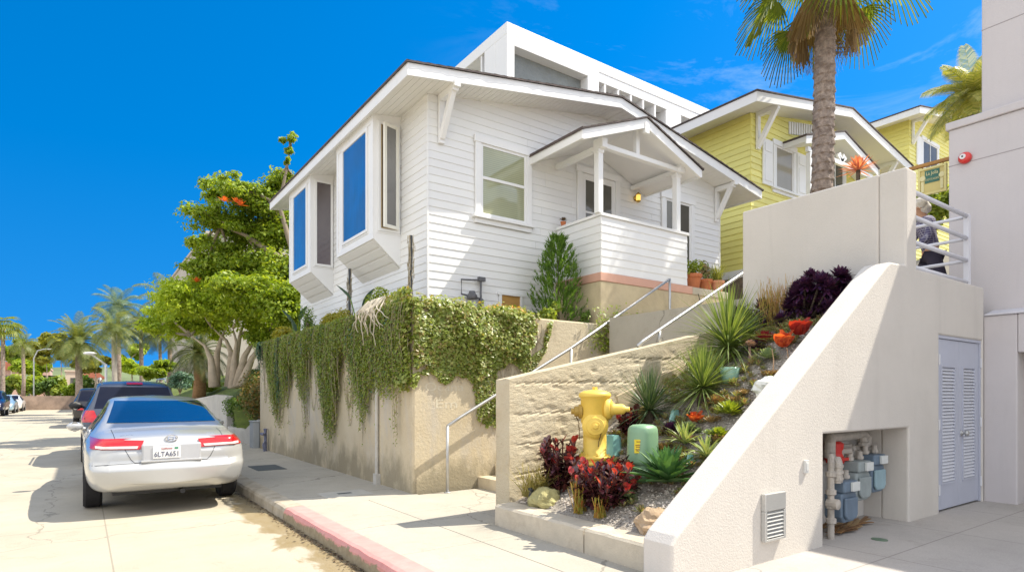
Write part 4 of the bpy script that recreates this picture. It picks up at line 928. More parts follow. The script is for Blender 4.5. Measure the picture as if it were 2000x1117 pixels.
mb = MB(); mb.box(8.0, 8.03, 2.815, 2.86, .145, 2.185); mb.box(9.33, 9.36, 2.815, 2.86, .145, 2.185); mb.box(8.03, 9.33, 2.815, 2.86, 2.15, 2.185); mb.build('door_frame', BLUEP, G)
for i, (a, b_) in enumerate(((8.035, 8.678), (8.684, 9.325))):
    la, lb2 = a+.13, b_-.13
    mb = MB(); y0, y1 = 2.832, 2.87
    mb.box(a, la, y0, y1, .16, 2.145); mb.box(lb2, b_, y0, y1, .16, 2.145); mb.box(la, lb2, y0, y1, .16, .47); mb.box(la, lb2, y0, y1, 1.82, 2.145)
    Dr = mb.build('louvre_door', BLUEP, G, bevel=.002)
    mb = MB()
    mb.box(la-.025, la, y0-.008, y0, .445, 1.845); mb.box(lb2, lb2+.025, y0-.008, y0, .445, 1.845); mb.box(la, lb2, y0-.008, y0, .445, .47); mb.box(la, lb2, y0-.008, y0, 1.82, 1.845); mb.build('louvre_trim', BLUEP, Dr)
    mb = MB(); n = 34
    for k in range(n):
        z = .475+k*(1.345/n); mb.hexa([(la,y0-.002,z),(lb2,y0-.002,z),(lb2,y0+.03,z+.034),(la,y0+.03,z+.034),(la,y0-.002,z+.006),(lb2,y0-.002,z+.006),(lb2,y0+.03,z+.04),(la,y0+.03,z+.04)])
    mb.box(la, lb2, y0+.031, y0+.034, .475, 1.82); mb.build('louvre', LOUV, Dr)
    for z in (.4, 1.15, 1.9):
        mb = MB(); x = a-.012 if i == 0 else b_+.012; mb.tube([(x, 2.808, z-.06), (x, 2.808, z+.06)], .012, 8); mb.build('hinge', M('hinge_paint', (.6, .6, .62), .4), Dr)
    if i == 1:
        mb = MB(); mb.lathe((a+.07, y0, 1.03), [(.035, 0), (.035, .008), (.014, .01), (.014, .04), (.034, .045), (.036, .065), (.028, .078), (0, .08)], 16, ax=(0,-1,0)); mb.build('knob', METAL, Dr, smooth=True)
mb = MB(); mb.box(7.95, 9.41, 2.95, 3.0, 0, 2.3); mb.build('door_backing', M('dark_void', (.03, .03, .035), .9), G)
# louvred step light and small plate
SL = E('step_light', 'square aluminium louvred step light low on the sunlit stucco wall', 'wall light', (4.6, 2.8, .3))
mb = MB(); mb.box(4.45, 4.745, 2.755, 2.799, .56, .70); mb.box(4.45, 4.475, 2.755, 2.799, .315, .56); mb.box(4.72, 4.745, 2.755, 2.799, .315, .56); mb.box(4.475, 4.72, 2.755, 2.799, .315, .335); mb.build('housing', M('brushed_aluminium', (.56, .56, .54), .35, .08, 20, metal=.6, vec=(1,1,12)), SL, bevel=.006)
mb = MB()
for k in range(7):
    z = .345+k*.031; mb.hexa([(4.476,2.76,z),(4.719,2.76,z),(4.719,2.79,z+.016),(4.476,2.79,z+.016),(4.476,2.76,z+.006),(4.719,2.76,z+.006),(4.719,2.79,z+.022),(4.476,2.79,z+.022)])
mb.build('louvre', M('louvre_grey', (.5, .5, .48), .4), SL)
mb = MB(); mb.box(4.476, 4.719, 2.791, 2.799, .336, .559); mb.build('lens', M('dark_lens', (.05, .055, .05), .3), SL)
mb = MB(); mb.box(5.085, 5.14, 2.775, 2.799, .82, .93); mb.box(5.095, 5.13, 2.77, 2.776, .84, .91); tag(mb.build('switch_plate', M('plate_white', (.6, .6, .58), .5), bevel=.004), 'small pale rectangular switch plate on the sunlit stucco wall', 'plate')
# gas meters in the recess
MB_ = M('meter_blue', (.13, .18, .24), .5, .18, 6, .1, 30); MBP = M('meter_pale', (.27, .31, .31), .5, .15, 6, .1, 30)
MW_ = M('meter_dial', (.62, .64, .62), .35, .08, 9); PIPEG = M('meter_pipe', (.42, .38, .33), .6, .3, 7, .3, 50); RUSTP = M('rust_pipe', (.26, .17, .10), .8, .3, 10, .3, 60)
def meter(x, y, z, label, mat, face):
    m_ = E('gas_meter', label, 'gas meter', (x, y, z), 'gas meters in the wall recess')
    mb = MB(); w, d = .15, .085
    mb.prism([(-w+x, z+.02), (-w+.05+x, z-.04), (w-.05+x, z-.04), (w+x, z+.02), (w+x, z+.22), (w-.03+x, z+.25), (-w+.03+x, z+.25), (-w+x, z+.22)], 'y', y-d, y+d)
    mb.build('case', mat, m_, bevel=.015, fix=True)
    mb = MB(); mb.prism([(-w+.03+x, z+.03), (-w+.07+x, z-.01), (w-.07+x, z-.01), (w-.03+x, z+.03), (w-.03+x, z+.2), (-w+.03+x, z+.2)], 'y', y-d-.03, y-d-.001); mb.build('diaphragm_cover', face, m_, bevel=.012, fix=True)
    mb = MB(); mb.box(x-.13, x+.14, y-d-.02, y+d-.02, z+.251, z+.36); mb.build('head', mat, m_, bevel=.015)
    mb = MB(); mb.box(x-.02, x+.12, y-d-.05, y-d-.021, z+.262, z+.35); mb.build('dial', MW_, m_, bevel=.006)
    for s_ in (-1, 1):
        mb = MB(); px = x+s_*.105; mb.tube([(px, y, z+.361), (px, y, z+.45)], .028, 10); mb.lathe((px, y, z+.37), [(.04, 0), (.04, .03)], 8); mb.build('coupling', PIPEG, m_, smooth=False)
meter(6.08, 2.97, .30, 'lowest blue grey gas meter, nearest to the front pipe', MB_, MB_)
meter(6.50, 3.03, .46, 'pale green gas meter hung between the other two meters', MBP, MBP)
meter(6.92, 3.07, .50, 'blue gas meter furthest along toward the recess corner', MB_, M('meter_lightblue', (.26, .38, .42), .5, .12, 6))
mb = MB(); mb.tube([(5.76, 2.90, .12), (5.76, 2.90, .86), (5.80, 2.92, .91), (5.92, 2.97, .91), (5.975, 2.97, .86), (5.975, 2.97, .74)], .03, 10)
for z in (.28, .42, .55, .72): mb.lathe((5.76, 2.90, z), [(.03, 0), (.047, .01), (.047, .05), (.03, .06)], 10)
mb.lathe((5.76, 2.88, .47), [(.0, -.06), (.05, -.05), (.05, .05), (0, .06)], 10, ax=(0,1,0))
for (x, y) in ((5.84, 2.88), (5.91, 2.90)):
    mb.tube([(x, y, .66), (x, y, .84), (x+.03, y+.03, .88)], .034, 10)
    for z in (.68, .74, .80): mb.lathe((x, y, z), [(.034, 0), (.043, .005), (.043, .025), (.034, .03)], 10)
tag(mb.build('gas_riser', PIPEG, smooth=False), 'pale jointed gas pipe rising from the ground at the recess edge', 'pipe')
mb = MB(); mb.tube([(6.14, 3.10, .86), (6.14, 3.10, 1.0), (6.20, 3.12, 1.06), (6.95, 3.16, 1.07), (7.05, 3.16, 1.03), (7.05, 3.16, .92)], .05, 12); mb.tube([(5.9, 3.2, .80), (7.12, 3.2, .82)], .03, 10)
for x in (6.0, 6.35, 6.42, 6.75, 6.84): mb.tube([(x, 3.19, .81), (x, 3.16, .95)], .026, 8); mb.lathe((x, 3.17, .90), [(.026, 0), (.038, .005), (.038, .03), (.026, .035)], 8)
mb.tube([(6.3, 3.10, .84), (6.3, 3.06, .92), (6.36, 3.0, .93)], .035, 10); mb.tube([(6.2, 3.18, .86), (6.2, 3.18, .93), (6.25, 3.18, .96), (6.72, 3.18, .95)], .022, 8)
mb.tube([(6.88, 3.12, 1.04), (6.88, 3.12, .90)], .04, 10); mb.lathe((6.88, 3.12, .93), [(.04, 0), (.06, .01), (.06, .05), (.04, .06)], 10)
tag(mb.build('gas_manifold', PIPEG, smooth=False), 'thick tan gas pipes bent across the top of the recess', 'pipe')
mb = MB(); mb.lathe((6.28, 3.13, .80), [(.0, 0), (.09, 0), (.095, .02), (.085, .1), (.09, .2), (.06, .22), (0, .22)], 16); mb.box(6.21, 6.36, 3.02, 3.04, .83, .86)
tag(mb.build('red_canister', M('red_paint', (.52, .02, .015), .4, .1, 6), smooth=False), 'red canister behind the pipes at top of recess', 'canister')
mb = MB()
for i in range(26):
    x, y = 5.95+R.random()*.75, 2.92+R.random()*.2; a = R.uniform(-.6, .6); l = R.uniform(.08, .22)
    mb.beam((x-math.cos(a)*l, y-math.sin(a)*l*.5, .15+R.random()*.02), (x+math.cos(a)*l, y+math.sin(a)*l*.5, .155+R.random()*.06), .035, .005)
tag(mb.build('dry_fronds', LEAF('dry_frond', [(.30, .16, .06), (.18, .09, .04), (.40, .27, .13)], .1)), 'heap of dry brown palm leaves on the recess floor', 'dry leaves')
mb = MB(); mb.lathe((6.1, 2.62, .138), [(.07, 0), (.07, .006), (.05, .008), (0, .008)], 20, squash=.9); tag(mb.build('clean_out_cap', M('cap_green', (.12, .18, .12), .5)), 'small round dark cover in the paving before the recess', 'cover')
# ------------------------------------------------------------------ landing, tall stucco building, railing
mb = MB(); mb.prism([(7.2, 0), (60, 0), (60, 4.4), (14.2, 4.3), (12.4, 2.78), (7.2, 2.78)], 'y', 3.30, 7.3); struct(mb.build('landing', WALK, fix=True))
mb = MB(); mb.prism([(13.3, 0), (70, 0), (70, 4.6), (13.3, 4.4)], 'y', 7.31, 60); struct(mb.build('hillside', SOIL, fix=True))
mb = MB(); mb.box(7.401, 9.71, 3.08, 3.295, 2.3, 2.775); mb.build('landing_edge', WALK, G)
T = E('stucco_building', 'tall lavender beige stucco building with stepped wall and projecting ledge', 'building', (9.8, 0, 0))
mb = MB(); mb.box(9.72, 24, -14, 3.29, 0, 5.12); mb.build('wall', STUCCO2, T, bevel=.015)
mb = MB(); mb.box(9.69, 24, -14, 3.32, 5.121, 5.225); mb.build('coping', STUCCO2, T, bevel=.012)
mb = MB(); mb.box(9.86, 24, -14, 2.96, 5.226, 7.18); mb.build('upper_wall', STUCCO2, T, bevel=.015)
mb = MB(); mb.box(9.4205, 9.719, 2.462, 2.81, 0, 2.5); mb.box(9.4205, 9.719, -14, 2.46, 2.02, 2.5); mb.build('garage_wall', STUCCO2, T, bevel=.015)
mb = MB(); mb.prism([(9.40, 2.52), (9.72, 2.60), (9.72, 2.50), (9.40, 2.50)], 'y', -14, 2.795); mb.build('ledge', M('ledge_paint', (.56, .55, .58), .6, .05), T, bevel=.006, fix=True)
mb = MB(); mb.box(9.70, 9.719, -14, 2.455, .1, 2.015); mb.build('garage_door', M('garage_paint', (.5, .45, .36), .6, .05), T)
for z in (4.62, 6.38):
    mb = MB(); mb.box(9.7185 if z < 5 else 9.8585, 9.73 if z < 5 else 9.87, -14, 3.29 if z < 5 else 2.96, z, z+.012); mb.build('reveal_joint', M('joint_grey', (.33, .30, .30), .9), T)
# red alarm bell
c = at(1885, 309, x=9.70)
A_ = E('alarm_bell', 'round red alarm bell with white centre on the lavender stucco wall', 'alarm bell', c)
mb = MB(); mb.lathe(c+Vector((.02,0,0)), [(.0, 0), (.075, 0), (.078, .03), (.07, .055), (.05, .07), (.0, .075)], 28, ax=(-1,0,0)); mb.build('gong', M('alarm_red', (.60, .02, .015), .3, .08, 5, coat=.5), A_, smooth=True)
mb = MB(); mb.lathe(c+Vector((-.052,.012,.012)), [(.0, 0), (.036, 0), (.034, .012), (.0, .014)], 20, ax=(-1,0,0)); mb.build('centre', M('alarm_white', (.75, .75, .75), .4), A_)
mb = MB(); mb.lathe(c+Vector((-.066,.012,.012)), [(.0, 0), (.012, 0), (.01, .006), (0, .006)], 12, ax=(-1,0,0)); mb.build('bolt', PLASTIC_BLACK, A_)
# railing round the landing
RAILW = M('railing_paint', (.66, .66, .70), .4, .04)
Q = E('landing_railing', 'pale lavender tubular railing with four bars at the landing corner', 'railing', (9.15, 2.9, 2.8))
def bar(nm, p, q, r=.026):
    mb = MB(); mb.tube([p, q], r, 10); mb.build(nm, RAILW, Q, smooth=True)
for z in (3.76, 3.48, 3.20, 2.92): bar('bar', (7.38, 2.9, z), (9.16, 2.9, z)); bar('bar', (9.16, 2.9, z-.008), (9.16, 3.92, z-.008), .022)
for p in ((9.16, 2.9), (9.16, 3.92)):
    mb = MB(); mb.box(p[0]-.03, p[0]+.03, p[1]-.03, p[1]+.03, 2.7, 3.78); mb.build('post', RAILW, Q)
# hanging sign between the walls
p0, p1 = at(1793, 385, x=10.2), at(1849, 360, x=10.2)
sy0, sy1 = p1.y, p0.y; szt = at(1793, 337, x=10.2).z; szb = p0.z; szt = szb+.40
S_ = E('hanging_sign', 'cream and green painted board sign hung above the landing', 'sign', (10.2, sy0, szb))
mb = MB(); mb.box(10.205, 10.235, sy0, sy1, szb, szt); mb.build('board', M('sign_cream', (.62, .52, .20), .6, .06, 5), S_, bevel=.004)
fw = .03; mb = MB(); mb.box(10.19, 10.204, sy0, sy1, szb, szb+fw); mb.box(10.19, 10.204, sy0, sy1, szt-fw, szt); mb.box(10.19, 10.204, sy0, sy0+fw, szb+fw, szt-fw); mb.box(10.19, 10.204, sy1-fw, sy1, szb+fw, szt-fw); mb.build('frame', M('sign_frame', (.70, .62, .26), .6, .05), S_)
GRN = M('sign_green', (.05, .16, .12), .6, .1, 6); CRM = M('sign_letter', (.72, .66, .36), .6, .04)
mid = szb+.4*(szt-szb); mb = MB(); mb.box(10.198, 10.2045, sy0+.09, sy1-.09, mid+.01, szt-.045); mb.build('panel', GRN, S_)
mb = MB(); put_text(mb, 'La Jolla', (10.196, (sy0+sy1)/2, mid+.145), (0,-1,0), (0,0,1), .07, width=(sy1-sy0)*.42); mb.build('letters', CRM, S_); mb = MB(); put_text(mb, 'COTTAGES', (10.196, (sy0+sy1)/2, mid+.055), (0,-1,0), (0,0,1), .04, width=(sy1-sy0)*.46); mb.build('letters', CRM, S_)
mb = MB()
for y in (sy0+.06, sy1-.06): mb.lathe((10.203, y, szt-.15), [(.0, 0), (.045, 0), (.035, .012), (0, .014)], 12, ax=(-1,0,0)); mb.box(10.195, 10.204, y-.018, y+.018, mid-.11, szt-.2)
mb.build('ornament', CRM, S_)
mb = MB(); mb.box(10.19, 10.25, sy0-.2, sy1+.12, szt+.03, szt+.075)
for y in (sy0+.05, sy1-.05): mb.box(10.215, 10.225, y-.006, y+.006, szt, szt+.03)
mb.build('bracket', M('sign_bracket', (.40, .20, .05), .6, .15, 6), S_)
# ------------------------------------------------------------------ vines on the retaining wall
IVY = LEAF('ivy_leaf', [(.10, .15, .02), (.22, .29, .04), (.36, .42, .09), (.15, .21, .03), (.46, .48, .16), (.30, .38, .07), (.34, .25, .10), (.24, .31, .05)], .35, .4, .45)
VINE = LEAF('vine_leaf', [(.15, .23, .02), (.24, .32, .04), (.11, .17, .03), (.36, .42, .07), (.20, .28, .04), (.30, .24, .12), (.26, .34, .05)], .4)
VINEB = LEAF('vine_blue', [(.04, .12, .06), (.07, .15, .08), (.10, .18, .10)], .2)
DRYV = M('dry_vine', (.33, .28, .19), .9, .25, 9)
zrail = lambda x: 1.05+(x-4.18)*.55
def ivy_low(x):
    pts = [(3.66, 1.62), (4.0, 1.74), (4.35, 1.78), (4.62, 1.72), (4.72, 1.15), (5.0, .98), (5.3, 1.2), (5.55, 1.5), (5.8, 1.85), (6.02, 2.3), (6.1, 2.6)]
    for (a, za), (b_, zb) in zip(pts, pts[1:]):
        if a <= x <= b_: return za+(zb-za)*(x-a)/(b_-a)
    return 3
P = []; Nn = []; S_ = []
def ivy_top(x): return 2.80+.16*noise.noise((x*1.3, 5, 2))+.10*noise.noise((x*4, 1, 2))-max(0, x-5.3)*.22
while len(P) < 11500:
    x = R.uniform(3.66, 6.2); z = R.uniform(.9, 3.0); lo = ivy_low(x)+.16*noise.noise((x*3.2, z*2.5, 2))+.06*noise.noise((x*11, z*8, 2))
    if z < lo or z > ivy_top(x): continue
    if noise.noise((x*3.0, z*3.0, 9)) < -.36+.25*(x > 5.2): continue
    th = .03+.16*min(1, (z-lo)*1.3)*(.55+.8*noise.noise((x*1.9, z*1.9, 4))); th = max(.025, th)*(1 if x < 4.4 or z > zrail(x)+.35 else .35); d = R.random()**.5*th
    if z > 2.72: d -= R.random()*.25
    big = noise.noise((x*2.2, z*2.2, 31))
    P.append((x, 7.49-d, z)); Nn.append((R.gauss(0, .4), -1+R.gauss(0, .35), R.gauss(.55, .4))); S_.append(R.uniform(.016, .036)+.012*max(0, big))
for i in range(1900):     # drape over the top edge
    x = R.uniform(3.68, 5.9); P.append((x, R.uniform(7.42, 7.95), 2.68+R.random()**1.5*(ivy_top(x)-2.60))); Nn.append((R.gauss(0,.4), -.4+R.gauss(0,.4), 1)); S_.append(R.uniform(.018, .042))
for i in range(2600):     # and wraps round the street corner
    y = 7.46+abs(R.gauss(0, .42)); z = R.uniform(1.55, 2.95)
    if z < 1.62+.2*noise.noise((y*4, z*3, 2))+max(0, y-7.9)*.7: continue
    P.append((3.66-R.random()**.6*(.05+.10*noise.noise((y*2, z*2, 6))+.05), y, z)); Nn.append((-1, R.gauss(-.2, .4), R.gauss(.6, .4))); S_.append(R.uniform(.018, .04))
Nn = np.array(Nn); Nn /= np.linalg.norm(Nn, axis=1)[:, None]
I_ = E('ivy', 'dense broad leaved green ivy covering the sunlit corner of the retaining wall', 'ivy', (4.8, 7.45, 1.0))
MB().quads(leafquads(np.array(P), Nn, np.array(S_), RN, .8)).build('foliage', IVY, I_)
mb = MB()
for i in range(60):
    x = R.uniform(3.8, 5.9); z = max(ivy_low(x), .9)+R.uniform(-.12, .2); p = [(x, 7.47, 2.6)]; n = 6
    for k in range(1, n+1): p.append((x+.12*noise.noise((x*9, k*.9, i)), 7.475+.01*noise.noise((k, i, 2)), 2.6+(z-2.6)*k/n))
    mb.tube(p, .006, 4, False)
mb.build('stem', DRYV, I_)
# hanging strands on the street face
lenp = [(7.5, 1.15), (7.9, 1.15), (8.3, 1.3), (8.7, 1.05), (9.2, 1.4), (9.8, 1.25), (10.3, 1.55), (10.8, 1.35), (11.3, 1.05), (11.7, 1.3), (12.2, 1.75), (12.6, 1.6), (13.0, .9), (13.4, 1.2), (13.9, 1.7), (14.4, 1.9), (14.9, 1.0), (15.2, .6), (15.6, 1.5), (15.9, .3), (16.2, .1)]
def hang(y):
    for (a, la), (b_, lb_) in zip(lenp, lenp[1:]):
        if a <= y <= b_: return la+(lb_-la)*(y-a)/(b_-a)
    return .3
P = []; Nn = []; S_ = []; PB = []; NB = []; SB = []; stv = MB()
i = 0
while i < 1750:
    y = R.uniform(7.52, 16.0)
    if noise.noise((y*2.2, 0, 7)) < (-.34 if y < 11.5 else -.05) and R.random() < .8: continue
    i += 1
    L_ = hang(y)*R.uniform(.5, 1.12)*(1 if y < 8.6 else max(.28, .85+.95*noise.noise((y*1.15, 4.4, 2)))); long_ = R.random() < .035
    if long_: L_ = min(2.2, L_+R.uniform(.3, .8))
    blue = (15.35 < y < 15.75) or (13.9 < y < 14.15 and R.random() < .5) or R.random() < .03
    x0 = 3.67-R.random()*.16*(1-min(.8, L_*.2)); n = int(L_/.026); pts = []
    yy = y
    for k in range(n):
        t = k/n; z = 2.76-k*.026; yy += R.gauss(0, .006); x = x0-.05*math.sin(math.pi*t)*(1 if not long_ else .3)+R.gauss(0, .012); x = min(x, 3.665)
        if k % 6 == 0: pts.append((x, yy, z))
        if long_ and t > .5 and R.random() < .45: continue
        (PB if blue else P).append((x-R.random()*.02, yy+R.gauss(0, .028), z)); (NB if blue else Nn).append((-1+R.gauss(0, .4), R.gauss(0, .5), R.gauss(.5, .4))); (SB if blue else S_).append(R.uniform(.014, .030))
    if len(pts) > 1 and (long_ or R.random() < .25): stv.tube(pts, .0035, 4, False)
for k in range(5200):    # cushion along the top of the wall
    y = R.uniform(7.5, 15.9); P.append((3.62+R.random()*.35, y, 2.70+R.random()**1.3*(.12+.12*noise.noise((y*1.7, 2, 1))))); Nn.append((-.4+R.gauss(0,.5), R.gauss(0,.5), 1)); S_.append(R.uniform(.014, .03))
nrm = lambda A: np.array(A)/np.linalg.norm(np.array(A), axis=1)[:, None]
# looping thin runners low on the wall
for k in range(26):
    y = R.uniform(9.5, 15.6); w = R.uniform(.15, .5); z0 = 2.75-hang(y)*.8; dz = R.uniform(.3, .8); pts = []
    for j in range(13):
        t = j/12; p = (3.665, y+w*t+.02*noise.noise((k, t*4, 1)), max(.35, z0-dz*math.sin(math.pi*t)**.8)); pts.append(p)
        for q in range(3):
            if R.random() < .75: P.append((3.655, p[1]+R.gauss(0,.02), p[2]+R.gauss(0,.02))); Nn.append((-1, R.gauss(0,.4), R.gauss(.4,.3))); S_.append(R.uniform(.01, .02))
    stv.tube(pts, .004, 4, False)
Vn = E('trailing_vine', 'long curtain of trailing yellow green vines hanging down the shaded street wall', 'vine', (3.6, 11, .6))
MB().quads(leafquads(np.array(P), nrm(Nn), np.array(S_))).build('foliage', VINE, Vn)
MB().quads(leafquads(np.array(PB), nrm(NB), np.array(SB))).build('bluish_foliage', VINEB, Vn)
stv.build('stem', DRYV, Vn)
mb = MB()    # bleached bare roots tumbling over the edge
for k in range(20):
    y = R.uniform(8.15, 8.95); p = Vector((3.60, y, 2.93)); pts = [Vector((3.95, y+R.uniform(-.3, .3), 2.86)), p]
    L_ = R.uniform(.2, .75)**1.2 if k < 15 else R.uniform(.2, .4)
    for j in range(1, 8):
        t = j/7; pts.append(Vector((3.47-.04*math.sin(t*3)+.03*noise.noise((k, t*3, 0)), y+(.45*t if k > 14 else .05)*math.copysign(1, math.sin(k*3.3))+.10*noise.noise((k*3, t*2, 5)), 2.80-L_*t)))
    mb.tube(pts, [.012]*4+[.008]*3+[.005]*2, 5, False)
tag(mb.build('bare_roots', M('bleached_root', (.52, .46, .36), .9, .2, 9)), 'tangle of pale bare roots tumbling over the vine wall top', 'roots')

# ------------------------------------------------------------------ planting on the terrace
def bush(name, label, cat, c, rr, n, s0, s1, mat, group=None, stems=8, z0=None, seed=1, shell=.35):
    """a shrub: several uneven leaf masses on thin stems"""
    rnd = np.random.default_rng(seed); rq = random.Random(seed); c = Vector(c); Q_ = []; st = MB(); base = Vector((c.x, c.y, z0 if z0 is not None else c.z-rr[2]))
    k = max(4, stems)
    for i in range(k):
        d = Vector((rq.gauss(0, 1), rq.gauss(0, 1), rq.gauss(0, 1))).normalized(); cc = c+Vector((d.x*rr[0], d.y*rr[1], d.z*rr[2]))*rq.uniform(.25, .75)
        f = rq.uniform(.38, .6); Q_.append(leafball(cc, (rr[0]*f, rr[1]*f, rr[2]*f*.85), n//k, s0, s1, rnd, shell))
        st.tube([base+Vector((rq.uniform(-.1,.1)*rr[0], rq.uniform(-.1,.1)*rr[1], -.05)), base.lerp(cc, .55)+Vector((0,0,.1*rr[2])), cc], [.018*rr[2]+.008, .012*rr[2]+.006, .006], 6, False)
    r_ = E(name, label, cat, base, group); MB().quads(np.concatenate(Q_)).build('foliage', mat, r_); st.build('stem', M('bark_thin', (.20, .15, .10), .9, .2, 9) if 'bark_thin' not in bpy.data.materials else bpy.data.materials['bark_thin'], r_); return r_
GRN1 = LEAF('shrub_green', [(.07, .14, .02), (.13, .22, .04), (.20, .30, .06), (.08, .17, .03)], .35)
GRN2 = LEAF('shrub_lime', [(.24, .33, .04), (.38, .45, .07), (.16, .25, .04), (.46, .52, .12)], .45)
GOLD = LEAF('shrub_gold', [(.34, .34, .03), (.44, .42, .05), (.22, .25, .04), (.48, .38, .06)], .4)
# cypress like shrub against the porch
c = Vector((6.75, 8.1, 2.63)); Q_ = []
for k in range(620):
    t = R.random()**.9; az = R.random()*6.28; r_ = (.56+.14*noise.noise((math.cos(az)*2, math.sin(az)*2, t*4)))*(1-t)**.5*R.uniform(.3, 1); p = c+Vector((math.cos(az)*r_, math.sin(az)*r_*.8, .1+t*1.45))
    d = Vector((math.cos(az)*.7, math.sin(az)*.7, .9)).normalized()
    for j in range(10): Q_ += ribbon(p+d*R.random()*.12, (d+Vector((R.gauss(0,.5), R.gauss(0,.5), R.gauss(.2,.4)))).normalized(), R.uniform(.05, .10), .009, .2, blade, 2)
mb = MB(); mb.tube([c+Vector((0,0,-.05)), c+Vector((0,0,1.2))], [.03, .01], 6)
plant('conifer_shrub', 'feathery dark green conifer shrub growing against the porch side', 'shrub', Q_, LEAF('conifer', [(.07, .17, .02), (.15, .28, .04), (.09, .20, .03), (.24, .36, .07)], .3), None, (('stem', mb, SOIL),))
bush('shrub', 'small lime leaved shrub in front of the conifer shrub', 'shrub', (6.35, 7.85, 2.86), (.24, .16, .24), 900, .02, .04, GRN2, z0=2.63, seed=3)
bush('shrub', 'small green shrub right of the conifer shrub at the wall top', 'shrub', (7.05, 7.72, 2.80), (.16, .12, .2), 600, .015, .03, GRN1, z0=2.63, seed=4)
bush('flower_plant', 'low plant with yellow and orange flowers below the crawl space vent', 'flowers', (5.6, 8.0, 2.80), (.55, .14, .14), 900, .018, .035, LEAF('flowers', [(.10, .18, .03), (.16, .24, .04), (.75, .42, .02), (.80, .30, .02), (.12, .2, .03)], .3), z0=2.63, seed=5)
bush('shrub', 'yellow green leaning shrub beside the bird of paradise leaves', 'shrub', (4.2, 9.85, 3.02), (.28, .42, .34), 1800, .018, .035, GRN2, z0=2.63, seed=6)
bush('shrub', 'feathery golden green shrub spilling over the vine wall', 'shrub', (3.95, 11.4, 2.95), (.30, .55, .34), 3800, .010, .035, GOLD, z0=2.63, seed=7)
bush('shrub', 'loose upright green shrub below the far bay window', 'shrub', (4.05, 13.4, 3.05), (.25, .45, .5), 900, .02, .035, GRN1, z0=2.63, seed=8, stems=10)
bush('shrub', 'golden leaved shrub at the far end of the vine wall', 'shrub', (4.0, 15.2, 2.95), (.3, .5, .35), 2200, .015, .045, GOLD, z0=2.63, seed=9)
PAD = LEAF('strelitzia', [(.04, .09, .06), (.06, .12, .06)], .2, .3)
def bird(label, c, specs):
    Q_ = []; st = MB()
    for dx, dy, h, l, lean in specs:
        b_ = Vector(c); p = b_+Vector((dx, dy, h)); d = (p-b_).normalized(); st.tube([b_, b_.lerp(p, .5), p], .012, 6)
        Q_ += ribbon(p, (d.x+lean, d.y-lean*.6, d.z), l, l*.22, .1, lambda t: max(.04, math.sin(math.pi*(.06+.92*t))**.8), 8, .25)
    return plant('bird_of_paradise', label, 'plant', Q_, PAD, 'bird of paradise plants', (('stalk', st, GRN1),))
bird('bird of paradise with two broad blue green leaves between the bay windows', (4.1, 10.55, 2.63), ((-.05, .28, .62, .42, -.5), (.02, -.12, .42, .42, .35)))
bird('bird of paradise with small leaves below the far bay window', (4.05, 14.3, 2.63), ((-.05, .2, .55, .4, -.4), (.02, -.15, .55, .4, .3), (0, .05, .3, .35, -.2)))
for (u, v0, v1, y_, lab) in ((683, 525, 610, 11.6, 'dark garden stake with bare twigs below the nearer bay window'), (803, 460, 610, 9.35, 'tall garden stake wrapped in dry vine near house corner')):
    x_ = 4.25 if y_ < 10 else 4.2; p = at(u, v0, x=x_); s_ = MB(); s_.tube([(p.x, p.y, 2.6), p], .022, 6)
    st = E('garden_stake', lab, 'stake', (p.x, p.y, 2.6), 'garden stakes by the street side'); s_.build('pole', DARKMETAL, st)
    tw = MB()
    for k in range(22):
        z = R.uniform(2.8, p.z-.05); a = R.random()*6.28; q0 = Vector((p.x, p.y, z)); pts = [q0]
        for j in range(5): a += R.uniform(-.2, 1.1); pts.append(Vector((p.x+math.cos(a)*R.uniform(.02, .07), p.y+math.sin(a)*R.uniform(.02, .07), min(p.z, z+(j+1)*R.uniform(-.09, .09)))))
        tw.tube(pts, .005, 4, False)
    tw.build('twig', DRYV, st)
# vine on the stair side wall, below the porch
Q_ = []; st = MB()
for k in range(42):
    x = 7.0+R.random()*1.5; p = Vector((x, 7.46, 2.55+R.uniform(-.3, .35))); pts = [Vector((7.1, 7.47, 2.45)), Vector(((7.1+p.x)/2, 7.45, (2.45+p.z)/2+R.uniform(0,.12))), p]; st.tube(pts, .006, 4, False)
    m_ = 26; A = np.array([(p.x+R.gauss(0,.11), 7.46-abs(R.gauss(0,.05)), p.z+R.gauss(0,.09)) for _ in range(m_)]); N_ = nrm([(R.gauss(0,.5), -1, R.gauss(.6,.4)) for _ in range(m_)]); Q_.append(leafquads(A, N_, np.array([R.uniform(.018, .036) for _ in range(m_)])))
r_ = E('climbing_plant', 'straggling light green climber on the wall below the porch', 'climber', (7.1, 7.46, 2.3)); MB().quads(np.concatenate(Q_)).build('foliage', GRN2, r_); st.build('stem', DRYV, r_)
mb = MB(); mb.tube([(7.6, 7.47, 2.52), (8.4, 7.46, 2.50), (9.3, 7.47, 2.52), (10.0, 7.46, 2.54), (10.6, 7.47, 2.60)], .012, 6); mb.tube([(9.75, 7.46, 3.45), (9.9, 7.46, 3.1), (10.0, 7.46, 2.56)], .008, 5); tag(mb.build('garden_hose', DARKMETAL), 'dark hose line running along the ledge below the porch', 'hose')
